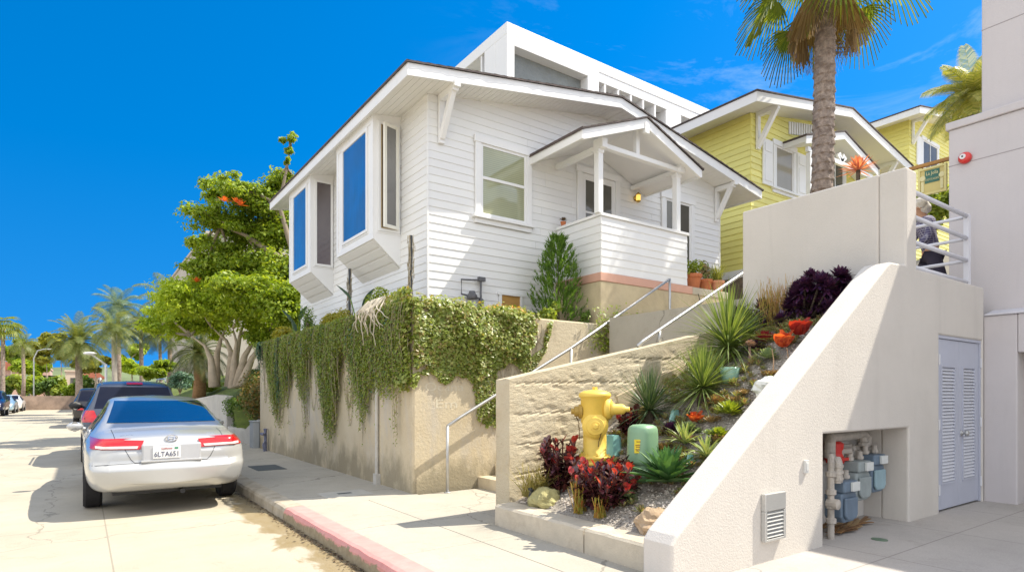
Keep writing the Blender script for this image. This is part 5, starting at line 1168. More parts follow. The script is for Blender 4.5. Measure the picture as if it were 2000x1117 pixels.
# pots on the porch slab
def pot(c, r, h, label, mat, kind):
    r_ = E('flower_pot', label, 'potted plant', c, 'pots on the porch slab'); c = Vector(c)
    mb = MB(); mb.lathe(c, [(.0, 0), (r*.72, 0), (r*.92, h*.78), (r*1.03, h*.78), (r*1.05, h), (r*.93, h), (r*.9, h*.86), (0, h*.85)], 24); mb.build('pot', mat, r_, smooth=False)
    t = c+Vector((0,0,h))
    if kind == 'leafy': Q_ = np.concatenate([leafball(t+Vector((R.uniform(-.8,.8)*r, R.uniform(-.8,.8)*r, R.uniform(.02,.2))), (r*.75, r*.75, r*.6), 90, .02, .04) for _ in range(9)]); mt = GRN2
    elif kind == 'tall': Q_ = np.concatenate([leafball(t+Vector((R.uniform(-.6,.6)*r, R.uniform(-.6,.6)*r, R.uniform(.0,.32))), (r*.6, r*.6, r*.6), 70, .018, .035) for _ in range(10)]); mt = LEAF('mixed_leaf', [(.16, .26, .08), (.28, .36, .12), (.5, .3, .2), (.2, .3, .1)], .3)
    else: Q_ = np.array(sum([ribbon(t+Vector((R.uniform(-.5,.5)*r, R.uniform(-.5,.5)*r, 0)), (R.uniform(-.6,.6), R.uniform(-.6,.6), 1), R.uniform(.25, .45), .005, .9, blade, 5) for _ in range(220)], [])); mt = LEAF('pot_grass', [(.32, .36, .06), (.42, .44, .10), (.24, .28, .05)], .4)
    MB().quads(Q_).build('foliage', mt, r_); return r_
pot((9.93, 7.75, 3.587), .19, .30, 'largest terracotta pot with lime leaves, next to porch rail', TERRA, 'leafy')
pot((10.38, 7.78, 3.587), .15, .25, 'terracotta pot with pinkish upright plant, in the middle', TERRA, 'tall')
pot((10.66, 7.70, 3.587), .15, .24, 'palest terracotta pot with fine grass, nearest the slab end', M('pale_terracotta', (.56, .26, .14), .75, .12, 5), 'grass')
c = Vector((7.25, 8.55, 4.615)); mb = MB(); mb.lathe(c, [(0,0), (.04,0), (.055,.07), (.05,.07), (0,.06)], 12); r_ = E('small_pot', 'tiny dark succulent pot on the porch rail by the wall', 'potted plant', c); mb.build('pot', TERRA, r_); MB().quads(rosette(c+Vector((0,0,.09)), 30, .08, .014, 0, 85, 0, spoon, 3)).build('foliage', LEAF('dark_rosette', [(.10, .05, .03), (.14, .09, .03)], .1), r_)
# grey electric box on the house corner
mb = MB(); mb.box(HX1+.03, HX1+.20, HY0+.3, HY0+.6, 5.0, 5.36); mb.tube([(HX1+.12, HY0+.45, 5.36), (HX1+.12, HY0+.45, 5.9)], .025, 8); mb.build('meter_box', M('meter_box_grey', (.12, .16, .18), .5, .1), H, bevel=.01)

# ------------------------------------------------------------------ yellow cottages up the bank
def cottage(tagname, label, x0, fy, x1, depth, zb, eL, rX, eR, ey, zl, zr, ze, win):
    Hh = E('yellow_house', label, 'house', ((x0+x1)/2, fy, zb), 'yellow cottages up the bank')
    rz = lambda x: zl+(x-eL)*(zr-zl)/(rX-eL) if x < rX else zr+(x-rX)*(ze-zr)/(eR-rX)
    def cl(z):
        zz = z+.21; l = x0 if zz <= zl else eL+(zz-zl)*(rX-eL)/(zr-zl); r = x1 if zz <= ze else rX+(zz-zr)*(eR-rX)/(ze-zr); return max(l, x0-.02), min(r, x1+.02)
    mb = MB(); mb.prism([(x0, zb), (x1, zb), (x1, rz(x1)-.1), (rX, zr-.1), (x0, rz(x0)-.1)], 'y', fy, fy+depth)
    lap(mb, Fr((0,fy,0), (1,0,0), (0,-1,0)), x0-.02, x1+.02, zb, zr, .16, .024, clip=cl); lap(mb, Fr((x0,0,0), (0,1,0), (-1,0,0)), fy, fy+depth, zb, zl, .16, .024)
    mb.build('wall', YSIDING, Hh)
    mb = MB(); mb.box(x0-.03, x1, fy-.03, fy+depth, zb-.2, zb-.001); mb.build('skirt_board', WHITE, Hh); mb = MB(); mb.box(x0+.02, x1, fy+.02, fy+depth, 2.0, zb-.201); mb.build('foundation', M('grey_foundation', (.20, .21, .22), .9, .1, 2, .3, 40) if 'grey_foundation' not in bpy.data.materials else bpy.data.materials['grey_foundation'], Hh)
    eb = fy+depth+.5
    mb = MB()
    for a, b_ in ((eL-.03, rX), (rX, eR+.03)): mb.prism([(a, rz(max(eL,min(eR,a)))+.0), (b_, rz(max(eL,min(eR,b_)))+.0), (b_, rz(max(eL,min(eR,b_)))+.035), (a, rz(max(eL,min(eR,a)))+.035)], 'y', ey-.03, eb+.03)
    mb.build('roof', SHINGLE, Hh)
    mb = MB()
    for a, b_ in ((eL, rX), (rX, eR)):
        for y0, y1 in ((ey, ey+.05), (eb-.05, eb)): mb.prism([(a, rz(a)-.24), (b_, rz(b_)-.24), (b_, rz(b_)-.002), (a, rz(a)-.002)], 'y', y0, y1)
    mb.box(eL, eL+.04, ey+.051, eb-.051, zl-.24, zl-.004); mb.box(eR-.04, eR, ey+.051, eb-.051, ze-.24, ze-.004); mb.build('fascia', WHITE, Hh)
    mb = MB()
    for a, b_ in ((eL+.041, rX), (rX, eR-.041)): mb.prism([(a, rz(a)-.19), (b_, rz(b_)-.19), (b_, rz(b_)-.01), (a, rz(a)-.01)], 'y', ey+.051, eb-.051)
    mb.build('soffit', SOFFIT, Hh)
    for x in (x0+.25, x1-.25):
        zt = rz(x)-.19; mb = MB(); mb.box(x-.06, x+.06, fy-.09, fy-.025, zt-.95, zt); mb.box(x-.06, x+.06, ey+.052, fy-.091, zt-.11, zt); mb.beam((x, fy-.06, zt-.88), (x, ey+.1, zt-.06), .1, .11); mb.build('bracket', WHITE, Hh)
    return Hh, Fr((0,fy,0), (1,0,0), (0,-1,0)), rz
FY, EYY = 9.1, 8.42
eL = at(1478, 178, y=EYY); rid = at(1665, 213, y=EYY); er = at(1782, 325, y=EYY)
Y1, fr1, rz1 = cottage('a', 'nearer yellow clapboard cottage with white shutters behind the palm trunk', at(1466, 280, y=FY).x, FY, er.x-.7, 8, 4.75, eL.x, rid.x, er.x, EYY, eL.z, rid.z, er.z, None)
w0, w1 = at(1513, 300, y=FY), at(1547, 372, y=FY)
zt_, zb_ = at(1530, 292, y=FY).z, at(1530, 373, y=FY).z
SHUT = GLASS('shutter_blind', (.38, .35, .28), .05, .1, stripes=14)
W_ = window(Y1, fr1, w0.x, w1.x, zb_, zt_, WHITE, SHUT, .14)
for a, b_ in ((w0.x-.62, w0.x-.17), (w1.x+.17, w1.x+.62)):
    mb = MB(); mb.fbox(fr1, a, b_, .02, .06, zb_-.02, zt_+.05); mb.fbox(fr1, a+.07, b_-.07, .061, .075, zb_+.08, zb_+.75); mb.fbox(fr1, a+.07, b_-.07, .061, .075, zb_+.85, zt_-.05); mb.build('shutter', WHITE, Y1, bevel=.006)
# gable louvre and little entrance roof
mb = MB(); x0, x1 = at(1540, 225, y=FY).x, at(1648, 255, y=FY).x
for i in range(26):
    x = x0+(x1-x0)*i/25; zt = rz1(x)-.30; mb.fbox(fr1, x-.035, x+.035, .02, .05, zt-.34, zt)
mb.build('gable_vent', WHITE, Y1)
pk = at(1650, 258, y=8.4); hw = pk.x-at(1575, 292, y=8.4).x; hp2 = .30*hw
mb = MB()
for s_ in (-1, 1): mb.prism([(pk.x, pk.z-.2), (pk.x+s_*hw, pk.z-.2-hp2), (pk.x+s_*hw, pk.z-hp2), (pk.x, pk.z)], 'y', 8.4, 8.45); mb.prism([(pk.x, pk.z-.14), (pk.x+s_*hw, pk.z-.14-hp2), (pk.x+s_*hw, pk.z-hp2), (pk.x, pk.z)], 'y', 8.451, FY-.03)
mb.box(pk.x-hw*.9, pk.x+hw*.9, 8.46, 8.54, pk.z-.32-hp2, pk.z-.2-hp2)
for a in (-50, -25, 0, 25, 50): mb.beam((pk.x, 8.49, pk.z-.2-hp2), (pk.x+math.sin(rad(a))*.3, 8.49, pk.z-.2-hp2+math.cos(rad(a))*.3*.8), .05, .09)
mb.build('entrance_gable', WHITE, Y1, fix=True)
mb = MB()
for s_ in (-1, 1): mb.prism([(pk.x, pk.z+.002), (pk.x+s_*(hw+.04), pk.z-hp2), (pk.x+s_*(hw+.04), pk.z-hp2+.04), (pk.x, pk.z+.04)], 'y', 8.37, FY-.03)
mb.build('entrance_roof', SHINGLE, Y1, fix=True)
for s_ in (-1, 1): mb = MB(); mb.box(pk.x+s_*hw*.82-.06, pk.x+s_*hw*.82+.06, 8.46, 8.58, 4.3, pk.z-.33-hp2); mb.build('entrance_post', WHITE, Y1)
a0, a1 = at(1612, 330, y=FY).x, at(1645, 330, y=FY).x; window(Y1, fr1, a0, a1, at(1620, 352, y=FY).z-.5, at(1620, 315, y=FY).z, WHITE, DIM, .14, stiles=((a0+a1)/2,))
mb = MB(); mb.fbox(Fr((at(1466,280,y=FY).x,0,0),(0,1,0),(-1,0,0)), 11.2, 12.2, .02, .06, 7.1, 8.2); mb.build('side_shutter', WHITE, Y1)
FY2, EY2 = 10.2, 9.5
eL = at(1797, 208, y=EY2); cx2 = at(1775, 260, y=FY2).x
Y2, fr2, rz2 = cottage('b', 'farther yellow cottage seen between the parapet and the stucco building', cx2, FY2, cx2+9, 8, 4.0, eL.x, eL.x+5.2, eL.x+10.4, EY2, eL.z, eL.z+1.0, eL.z, None)
w0, w1 = at(1801, 300, y=FY2), at(1829, 330, y=FY2); window(Y2, fr2, w0.x, w1.x, at(1815, 335, y=FY2).z, at(1815, 282, y=FY2).z, WHITE, DIM, .14, stiles=((w0.x+w1.x)/2,))
mb = MB(); mb.fbox(fr2, w0.x-.62, w0.x-.17, .02, .06, at(1815, 335, y=FY2).z, at(1815, 280, y=FY2).z); mb.build('shutter', WHITE, Y2)
# planting and a wall behind the landing
p = at(1822, 375, d=12.5); bush('shrub', 'sunlit yellow green shrub behind the hanging sign', 'shrub', (p.x, p.y, p.z-.3), (.7, .5, .9), 2600, .04, .08, GRN2, z0=p.z-.8, seed=21, stems=4)
p = at(1676, 333, d=10.5)
c = Vector((p.x, p.y, 2.9)); Q_ = rosette(c+Vector((0,0,p.z-2.9)), 90, .34, .016, -10, 88, 0, lance, 4); m_ = MB(); m_.tube([c, (p.x, p.y, p.z)], [.05, .035], 8)
plant('coral_plant', 'pink coral coloured spiky plant rising above the parapet', 'plant', Q_, LEAF('coral', [(.62, .20, .12), (.70, .32, .22), (.5, .14, .1)], .35), None, (('stem', m_, SOIL),))
p = at(1648, 340, d=10.2); bush('shrub', 'small dark leafy shrub peeking over the parapet by the palm', 'shrub', (p.x+.5, p.y, p.z-.55), (.35, .3, .5), 700, .03, .06, GRN1, z0=2.8, seed=23)
# ------------------------------------------------------------------ cars
def chaikin(P, it=2):
    for _ in range(it):
        Q_ = [P[0]]
        for a, b_ in zip(P, P[1:]): Q_ += [tuple(.75*p+.25*q for p, q in zip(a, b_)), tuple(.25*p+.75*q for p, q in zip(a, b_))]
        P = Q_+[P[-1]]
    return P
def catmull(S, n):
    S = np.array(S, float); ts = S[:, 0]; out = []
    for t in np.linspace(ts[0], ts[-1], n):
        i = max(0, min(len(ts)-2, int(np.searchsorted(ts, t)-1))); h = ts[i+1]-ts[i]; u = (t-ts[i])/h
        def sl(k): return (S[min(k+1, len(S)-1)]-S[max(k-1, 0)])/(ts[min(k+1, len(S)-1)]-ts[max(k-1, 0)])
        m0, m1 = sl(i)*h, sl(i+1)*h
        out.append((2*u**3-3*u**2+1)*S[i]+(u**3-2*u**2+u)*m0+(-2*u**3+3*u**2)*S[i+1]+(u**3-u**2)*m1)
    return np.array(out)
def resamp(P, n):
    P = np.array(P); d = np.concatenate([[0], np.cumsum(np.linalg.norm(np.diff(P, axis=0), axis=1))]); q = np.linspace(0, d[-1], n)
    return [tuple(v) for v in np.stack([np.interp(q, d, P[:, 0]), np.interp(q, d, P[:, 1])], 1)]
sstep = lambda a, b, x: (lambda u: u*u*(3-2*u))(max(0, min(1, (x-a)/(b-a))))
def tail_step(zl, dep):
    return lambda x, z, t: -dep*(1-sstep(zl-.035, zl+.012, z))*sstep(.24, .36, z)*(1-sstep(.0, .55, t))*(1-.35*(abs(x)/.9)**4)
class Car:
    """lofted body; x across, y forward from the tail, z up (world placed by ox, oy)"""
    def __init__(s, ox, oy, stations, n=110, tail=None, flip=1):
        s.ox, s.oy, s.flip = ox, oy, flip; s.mb = MB(); s.secs = catmull(stations, n); V = []; m_ = None
        for (t, zb, zs, zt, wl, ws, wt) in s.secs:
            zm = zb+(zs-zb)*.55; top = max(zt, zs+.012)
            half = [(0, zb), (wl*.85, zb), (wl, zb+.07), (max(wl, ws)+.012, zm), (ws+.004, zs-.07), (ws-.012, zs), (wt+(ws-wt)*.10, zs+(top-zs)*.72) if top-zs > .12 else (wt+(ws-wt)*.5, zs+(top-zs)*.6), (wt, top-.035*min(1, (top-zs)/.2)), (wt*.7, top-.004), (0, top+.012)]
            half = chaikin(half, 2); half = resamp(half, 46); s.half0 = half if not V else s.half0; ring = half+[(-x, z) for x, z in half[-2:0:-1]]; m_ = len(ring)
            V += [(ox+x, oy+flip*(t+(tail(x, z, t) if tail else 0)), z) for x, z in ring]
        F = [(i*m_+k, i*m_+(k+1)%m_, (i+1)*m_+(k+1)%m_, (i+1)*m_+k) for i in range(n-1) for k in range(m_)]+[tuple((n-1)*m_+k for k in range(m_))]
        hl = s.half0; K = 16; o_ = len(V); w_ = lambda k: max(1e-4, hl[k][0])     # curved tail panel
        for x, z in hl:
            for i in range(K+1):
                u = 1-2*i/K; V.append((ox+x*u, oy+flip*(-.05*(1-u*u)*min(1, x/.3)+(tail(x*u, z, 0) if tail else 0)), z))
        F += [(o_+k*(K+1)+i, o_+k*(K+1)+i+1, o_+(k+1)*(K+1)+i+1, o_+(k+1)*(K+1)+i) for k in range(len(hl)-1) for i in range(K)]
        if flip < 0: F = [f[::-1] for f in F]
        s.mb.add(V, F); s.bvh = BVHTree.FromPolygons([Vector(v) for v in V], [q for f in F for q in ([f] if len(f) < 5 else [(f[0], f[k], f[k+1]) for k in range(1, len(f)-1)])])
    def hit(s, o, d, off=.004):
        h = s.bvh.ray_cast(Vector(o), Vector(d))
        if h[0] is None: return None
        n_ = h[1] if h[1].dot(Vector(d)) < 0 else -h[1]
        return h[0]+n_*off
    def patch(s, face, c, nx=14, ny=8, off=.005, thick=True):
        """c: four corners (a,z) bl, br, tr, tl; face rear/front/left/right"""
        mb = MB(); G_ = {}
        for j in range(ny+1):
            for i in range(nx+1):
                u, v = i/nx, j/ny; a = (1-v)*((1-u)*c[0][0]+u*c[1][0])+v*((1-u)*c[3][0]+u*c[2][0]); z = (1-v)*((1-u)*c[0][1]+u*c[1][1])+v*((1-u)*c[3][1]+u*c[2][1])
                f = s.flip
                if face == 'rear': p = s.hit((s.ox+a, s.oy-f*2, z), (0, f, 0), off)
                elif face == 'front': p = s.hit((s.ox+a, s.oy+f*8, z), (0, -f, 0), off)
                elif face == 'left': p = s.hit((s.ox-3, s.oy+f*a, z), (1, 0, 0), off)
                else: p = s.hit((s.ox+3, s.oy+f*a, z), (-1, 0, 0), off)
                G_[i, j] = p
        V = []; ix = {}
        for k, p in G_.items():
            if p is not None: ix[k] = len(V); V.append(p)
        F = []
        for j in range(ny):
            for i in range(nx):
                q = [(i,j),(i+1,j),(i+1,j+1),(i,j+1)]
                if all(k in ix for k in q): F.append(tuple(ix[k] for k in q))
        if F:
            a, b_, c_ = V[F[0][0]], V[F[0][1]], V[F[0][2]]; d_ = {'rear': Vector((0, s.flip, 0)), 'front': Vector((0, -s.flip, 0)), 'left': Vector((1,0,0)), 'right': Vector((-1,0,0))}[face]
            if (b_-a).cross(c_-a).dot(d_) > 0: F = [f[::-1] for f in F]
        mb.add(V, F); return mb
    def line(s, face, pts, r=.004, off=.002, n=10):
        mb = MB(); P = []
        for (a0, z0), (a1, z1) in zip(pts, pts[1:]):
            for k in range(n):
                u = k/n; a, z = a0+(a1-a0)*u, z0+(z1-z0)*u; f = s.flip
                p = s.hit((s.ox+a, s.oy-f*2, z), (0, f, 0), off) if face == 'rear' else s.hit((s.ox-3, s.oy+f*a, z), (1, 0, 0), off)
                if p is not None: P.append(p)
        if len(P) > 1: mb.tube(P, r, 5)
        return mb
TYRE = M('tyre', (.018, .017, .018), .85, .2, 12, .3, 60); RIM = M('alloy', (.45, .45, .46), .3, .05, 6, metal=.8)
CARGLASS = GLASS('car_glass', (.008, .02, .05), .40, .01, vary=.35); BLACKT = M('black_trim', (.012, .012, .014), .5)
REDLAMP = M('red_lamp', (.48, .008, .012), .12, .1, 12, coat=.8); CLEARL = M('clear_lamp', (.62, .56, .52), .1, .1, 14, coat=.8); CHROME = M('chrome', (.6, .6, .62), .1, .04, metal=1)
def wheel(root, x, y, r, w, out):
    mb = MB(); d = (out, 0, 0); c = (x-out*w/2, y, r)
    mb.lathe(c, [(r*.62, 0), (r*.93, 0), (r, w*.14), (r, w*.86), (r*.93, w), (r*.64, w), (r*.60, w*.7)], 36, ax=d); Wh = mb.build('wheel', TYRE, root, smooth=False)
    mb = MB(); mb.lathe((x+out*(w/2-.05), y, r), [(r*.6, 0), (r*.64, .045), (r*.58, .05), (r*.52, .02), (.0, .02)], 30, ax=d)
    for k in range(7):
        a = k/7*6.283; mb.beam((x+out*(w/2-.012), y+math.cos(a)*.04, r+math.sin(a)*.04), (x+out*(w/2-.010), y+math.cos(a)*r*.6, r+math.sin(a)*r*.6), .045, .02, up=(out,0,0))
    mb.build('rim', RIM, Wh)
PAINTS = {}
def paint(name, col, metal=.5, rough=.28):
    m, t, b, _ = newmat(name); co = nd(t, 'ShaderNodeTexCoord').outputs['Object']
    t.links.new(ramp(t, nz(t, co, 2.5, 6, .7), [(.3, tuple(x*.94 for x in col)), (.7, col)]), b.inputs['Base Color']); b.inputs['Metallic'].default_value = metal; b.inputs['Roughness'].default_value = rough; b.inputs['Coat Weight'].default_value = .8; b.inputs['Coat Roughness'].default_value = .04; return m
SED = [(0,.40,.70,.80,.58,.66,.58), (.015,.36,.76,.90,.69,.76,.66), (.06,.32,.80,.955,.76,.825,.70), (.16,.29,.83,.985,.82,.865,.73), (.38,.27,.86,1.02,.86,.895,.75), (.72,.25,.89,1.055,.875,.905,.76), (.90,.24,.90,1.12,.88,.91,.73), (1.3,.22,.91,1.29,.885,.915,.66), (1.65,.21,.91,1.405,.89,.915,.62), (1.95,.20,.91,1.45,.89,.915,.60), (2.4,.20,.91,1.475,.89,.915,.60), (2.8,.20,.90,1.46,.89,.915,.60), (3.05,.20,.89,1.41,.89,.91,.61), (3.45,.20,.88,1.20,.88,.905,.66), (3.75,.21,.86,1.03,.88,.90,.71), (4.2,.22,.80,.95,.86,.88,.70), (4.6,.24,.68,.82,.80,.82,.64), (4.75,.28,.58,.70,.70,.72,.56), (4.8,.34,.52,.6,.6,.6,.5)]
def car_common(root, car, bodymat, L_, axr, axf, r, hw, side_wins, glass=CARGLASS, both=True):
    car.mb.build('body', bodymat, root, smooth=True)
    for ax in (axr, axf):
        for s_ in (-1, 1): wheel(root, car.ox+s_*(hw-.10), car.oy+car.flip*ax, r, .21, s_)
        for s_ in ('left', 'right'):      # dark arch liner following the body side
            a0, a1 = ax-r*1.10, ax+r*1.10
            car.patch(s_, ((a0, .22), (a1, .22), (ax+r*.62, r*2.02), (ax-r*.62, r*2.02)), 16, 8, .003).build('wheel_arch', BLACKT, root)
    for s_ in ('left', 'right'):
        for c in side_wins: car.patch(s_, c, 10, 6).build('side_window', glass, root, smooth=True)
S = E('silver_sedan', 'silver four door sedan parked nearest at the kerb, seen from behind', 'car', (.93, 11.1, 0), 'cars parked along the kerb')
sed = Car(.93, 8.76, SED, tail=tail_step(.635, .10))
SILV = paint('silver_paint', (.50, .50, .49), .4, .30)
car_common(S, sed, SILV, 4.8, 1.08, 3.80, .325, .915, [((1.15,1.0),(2.0,.98),(1.98,1.37),(1.62,1.33)), ((2.06,.98),(3.2,.97),(2.85,1.36),(2.05,1.385))])
# bumper: a swept shelf standing off the tail
def bumper(car, root, mat, hw, zs, dep, wrap=.55, name='bumper'):
    mb = MB(); n = 48; prof = [(0, zs[0]), (-dep*.9, zs[0]+.01), (-dep, zs[0]+.05), (-dep*1.05, (zs[0]+zs[1])/2), (-dep, zs[1]-.04), (-dep*.82, zs[1]-.008), (0, zs[1])]; V = []; m_ = len(prof)
    for i in range(n+1):
        u = -1+2*i/n; th = u*math.pi/2; k = abs(math.sin(th))
        x = hw*math.copysign(abs(math.sin(th))**.62, th); y = .06+wrap*(1-abs(math.cos(th))**.42)
        nx, ny = (math.sin(th)**3, -math.cos(th)**.3 if math.cos(th) > 0 else 0); l = math.hypot(nx, ny) or 1
        for b_, z in prof: V.append((car.ox+x-(nx/l)*b_*.45*1, car.oy+car.flip*(y-(ny/l)*b_), z))
    F = [(i*m_+k, (i+1)*m_+k, (i+1)*m_+k+1, i*m_+k+1) for i in range(n) for k in range(m_-1)]
    mb.add(V, F); return mb.build(name, mat, root, smooth=True, fix=True)
sed.line('rear', ((-.86,.645),(-.4,.655),(.4,.655),(.86,.645)), .003, 0, 14).build('bumper_seam', BLACKT, S)
mb = MB(); mb.box(.93-.62, .93+.62, 9.0, 9.4, .24, .30); mb.tube([(.93+.12, 8.74, .27), (.93+.12, 9.2, .27)], .03, 10); mb.build('underside', BLACKT, S)
sed.patch('rear', ((-.66,1.115),(.66,1.115),(.545,1.405),(-.545,1.405)), 24, 12).build('rear_window', CARGLASS, S, smooth=True)
for s_ in (-1, 1):
    q = lambda c: [(s_*a, z) for a, z in c]
    A = q(((.34,.815),(.84,.835),(.84,.955),(.30,.925)))
    if s_ < 0: A = [A[1], A[0], A[3], A[2]]
    LMP = sed.patch('rear', A, 22, 6, .012).build('tail_light', REDLAMP, S, smooth=True)
    A = q(((.375,.826),(.79,.84),(.79,.868),(.36,.857)))
    if s_ < 0: A = [A[1], A[0], A[3], A[2]]
    sed.patch('rear', A, 18, 3, .018).build('clear_lens', CLEARL, LMP, smooth=True)
    L_ = ((1.0-.98, .835), (.32, .84), (.30, .95), (.05, .94))
    if s_ < 0: sed.patch('left', ((.05,.84),(.22,.85),(.30,.945),(.06,.95)), 8, 5, .010).build('side_lens', REDLAMP, LMP, smooth=True)
    else: sed.patch('right', ((.05,.84),(.22,.85),(.30,.945),(.06,.95)), 8, 5, .010).build('side_lens', REDLAMP, LMP, smooth=True)
sed.line('rear', ((-.62,1.04),(-.60,.95),(-.50,.82),(-.44,.70),(-.40,.66),(.40,.66),(.44,.70),(.50,.82),(.60,.95),(.62,1.04)), .0035, .0).build('boot_seam', BLACKT, S)
sed.line('left', ((.75,.28),(.72,.5),(1.05,.95),(1.2,1.0)), .004, 0).build('door_seam', BLACKT, S); sed.line('left', ((2.04,.26),(2.03,.97)), .004, 0).build('door_seam', BLACKT, S); sed.line('left', ((3.22,.26),(3.2,.94)), .004, 0).build('door_seam', BLACKT, S)
PN = M('panel_silver', (.50, .51, .53), .35, .04, 4, metal=.3)
yb = min(sed.hit((.93+a, 6, z), (0,1,0), 0).y for a in (-.3, 0, .3) for z in (.70, .85))-.004
mb = MB(); mb.box(.93-.33, .93+.33, yb, yb+.06, .665, .885); mb.build('plate_recess', PN, S, bevel=.02)
mb = MB(); mb.box(.93-.34, .93+.34, yb-.012, yb+.05, .655, .685); mb.build('boot_handle', SILV, S, bevel=.01)
PL = M('plate_white2', (.78, .78, .76), .45, .03); mb = MB(); px = .93-.06; mb.box(px-.152, px+.152, yb-.012, yb-.001, .70, .852); PLT = mb.build('number_plate', PL, S, bevel=.006)
mb = MB(); put_text(mb, '6LTA651', (px, yb-.014, .752), (1,0,0), (0,0,1), .088, width=.262); mb.build('plate_characters', M('plate_navy', (.05, .06, .12), .5), PLT)
mb = MB(); put_text(mb, 'California', (px, yb-.014, .825), (1,0,0), (0,0,1), .034, width=.12); mb.build('plate_state', M('plate_red', (.45, .08, .10), .5), PLT)
mb = MB(); mb.box(px+.085, px+.125, yb-.0145, yb-.0125, .815, .838); mb.build('plate_sticker', M('plate_green', (.05, .28, .16), .5), PLT)
bz = .945; hp_ = sed.hit((.93, 6, bz), (0,1,0), .006); tn = Vector((0, .30, 1)).normalized()
mb = MB(); pts = [hp_+Vector((math.cos(a)*.068, 0, 0))+tn*(math.sin(a)*.038)+Vector((0,-.004,0)) for a in np.linspace(0, 2*math.pi, 33)]; mb.tube(pts, .006, 6, False)
put_text(mb, 'H', hp_+Vector((0,-.006,0)), (1,0,0), tn, .068, width=.075, thick=.006, shear=.28); mb.build('badge', CHROME, S)
for s_, tx, wd in ((-1, 'HYUNDAI', .13), (1, 'SONATA', .10)):
    h_ = sed.hit((.93+s_*.47, 6, .985), (0,1,0), .004); mb = MB(); put_text(mb, tx, h_+Vector((0,-.004,0)), (1,-.08*-s_,0), tn, .022, width=wd, thick=.006); mb.build('lettering', CHROME, S)
def mirror(root, x, y, z, s_, mat, w=.20, h=.13):
    mb = MB(); mb.blob((x, y, z), (w*.55, .085, h*.55), 2, .08, 18, 12); mb.tube([(x+s_*w*.4, y+.03, z-.03), (x+s_*w*.75, y+.05, z-.05)], .03, 8); Mr = mb.build('wing_mirror', mat, root, smooth=True)
    mb = MB(); mb.lathe((x, y-.062, z), [(0, 0), (w*.40, 0), (w*.40, .03)], 20, ax=(0,1,0), squash=.62); mb.build('mirror_glass', CARGLASS, Mr)
mirror(S, -.09, 11.75, .995, 1, SILV); mirror(S, 1.95, 11.75, .995, -1, SILV)
mb = MB(); mb.box(.93-.60, .93+.60, 9.75, 9.95, .95, 1.12)
for x in (.5, 1.36): mb.blob((x, 10.0, 1.17), (.13, .06, .09), 3, .05)
mb.build('rear_seat', M('grey_cloth', (.25, .25, .26), .9), S)
# dark SUV in front
SUVP = paint('slate_paint', (.07, .085, .12), .5, .3)
ST = [(0,.55,.95,1.02,.72,.82,.70), (.02,.48,1.0,1.12,.80,.88,.76), (.07,.44,1.04,1.22,.86,.925,.78), (.16,.42,1.06,1.45,.90,.945,.74), (.28,.41,1.07,1.66,.92,.95,.70), (.42,.40,1.08,1.745,.93,.955,.68), (.7,.38,1.08,1.785,.935,.96,.675), (1.6,.36,1.08,1.81,.94,.965,.67), (2.6,.34,1.07,1.80,.94,.965,.67), (3.0,.34,1.06,1.74,.94,.96,.68), (3.5,.34,1.05,1.42,.94,.955,.72), (3.75,.35,1.03,1.22,.93,.95,.76), (4.3,.36,.98,1.12,.91,.93,.74), (4.65,.40,.85,.98,.85,.86,.68), (4.8,.46,.72,.8,.7,.72,.6)]
SUVG = GLASS('suv_glass', (.006, .010, .030), .0, .05)
U = E('dark_suv', 'dark slate grey estate SUV with roof rails parked ahead of the silver sedan', 'car', (.95, 17.7, 0), 'cars parked along the kerb')
suv = Car(.95, 15.35, ST, tail=tail_step(.78, .10))
car_common(U, suv, SUVP, 4.8, 1.0, 3.75, .37, .965, [((.35,1.18),(1.1,1.16),(1.1,1.60),(.55,1.62)), ((1.18,1.16),(2.1,1.15),(2.1,1.64),(1.2,1.64)), ((2.18,1.15),(3.35,1.13),(2.95,1.62),(2.2,1.65))], SUVG)
suv.patch('rear', ((-.74,1.20),(.74,1.20),(.63,1.66),(-.63,1.66)), 20, 10).build('rear_window', SUVG, U, smooth=True)
for s_ in (-1, 1):
    A = [(s_*.66,.92),(s_*.90,.92),(s_*.88,1.16),(s_*.74,1.16)]
    if s_ < 0: A = [A[1], A[0], A[3], A[2]]
    suv.patch('rear', A, 8, 8, .012).build('tail_light', REDLAMP, U, smooth=True)
    suv.patch('left' if s_ < 0 else 'right', ((.03,.92),(.22,.92),(.24,1.16),(.08,1.16)), 6, 6, .01).build('tail_light', REDLAMP, U, smooth=True)
    mb = MB(); xx = .95+s_*.62; mb.tube([(xx, 15.95, 1.78), (xx, 16.0, 1.86), (xx, 17.9, 1.88), (xx, 18.0, 1.80)], .018, 8); mb.build('roof_rail', METAL, U, smooth=True)
suv.patch('rear', ((-.15,1.705),(.15,1.705),(.15,1.75),(-.15,1.75)), 6, 3, .02).build('brake_light', REDLAMP, U)

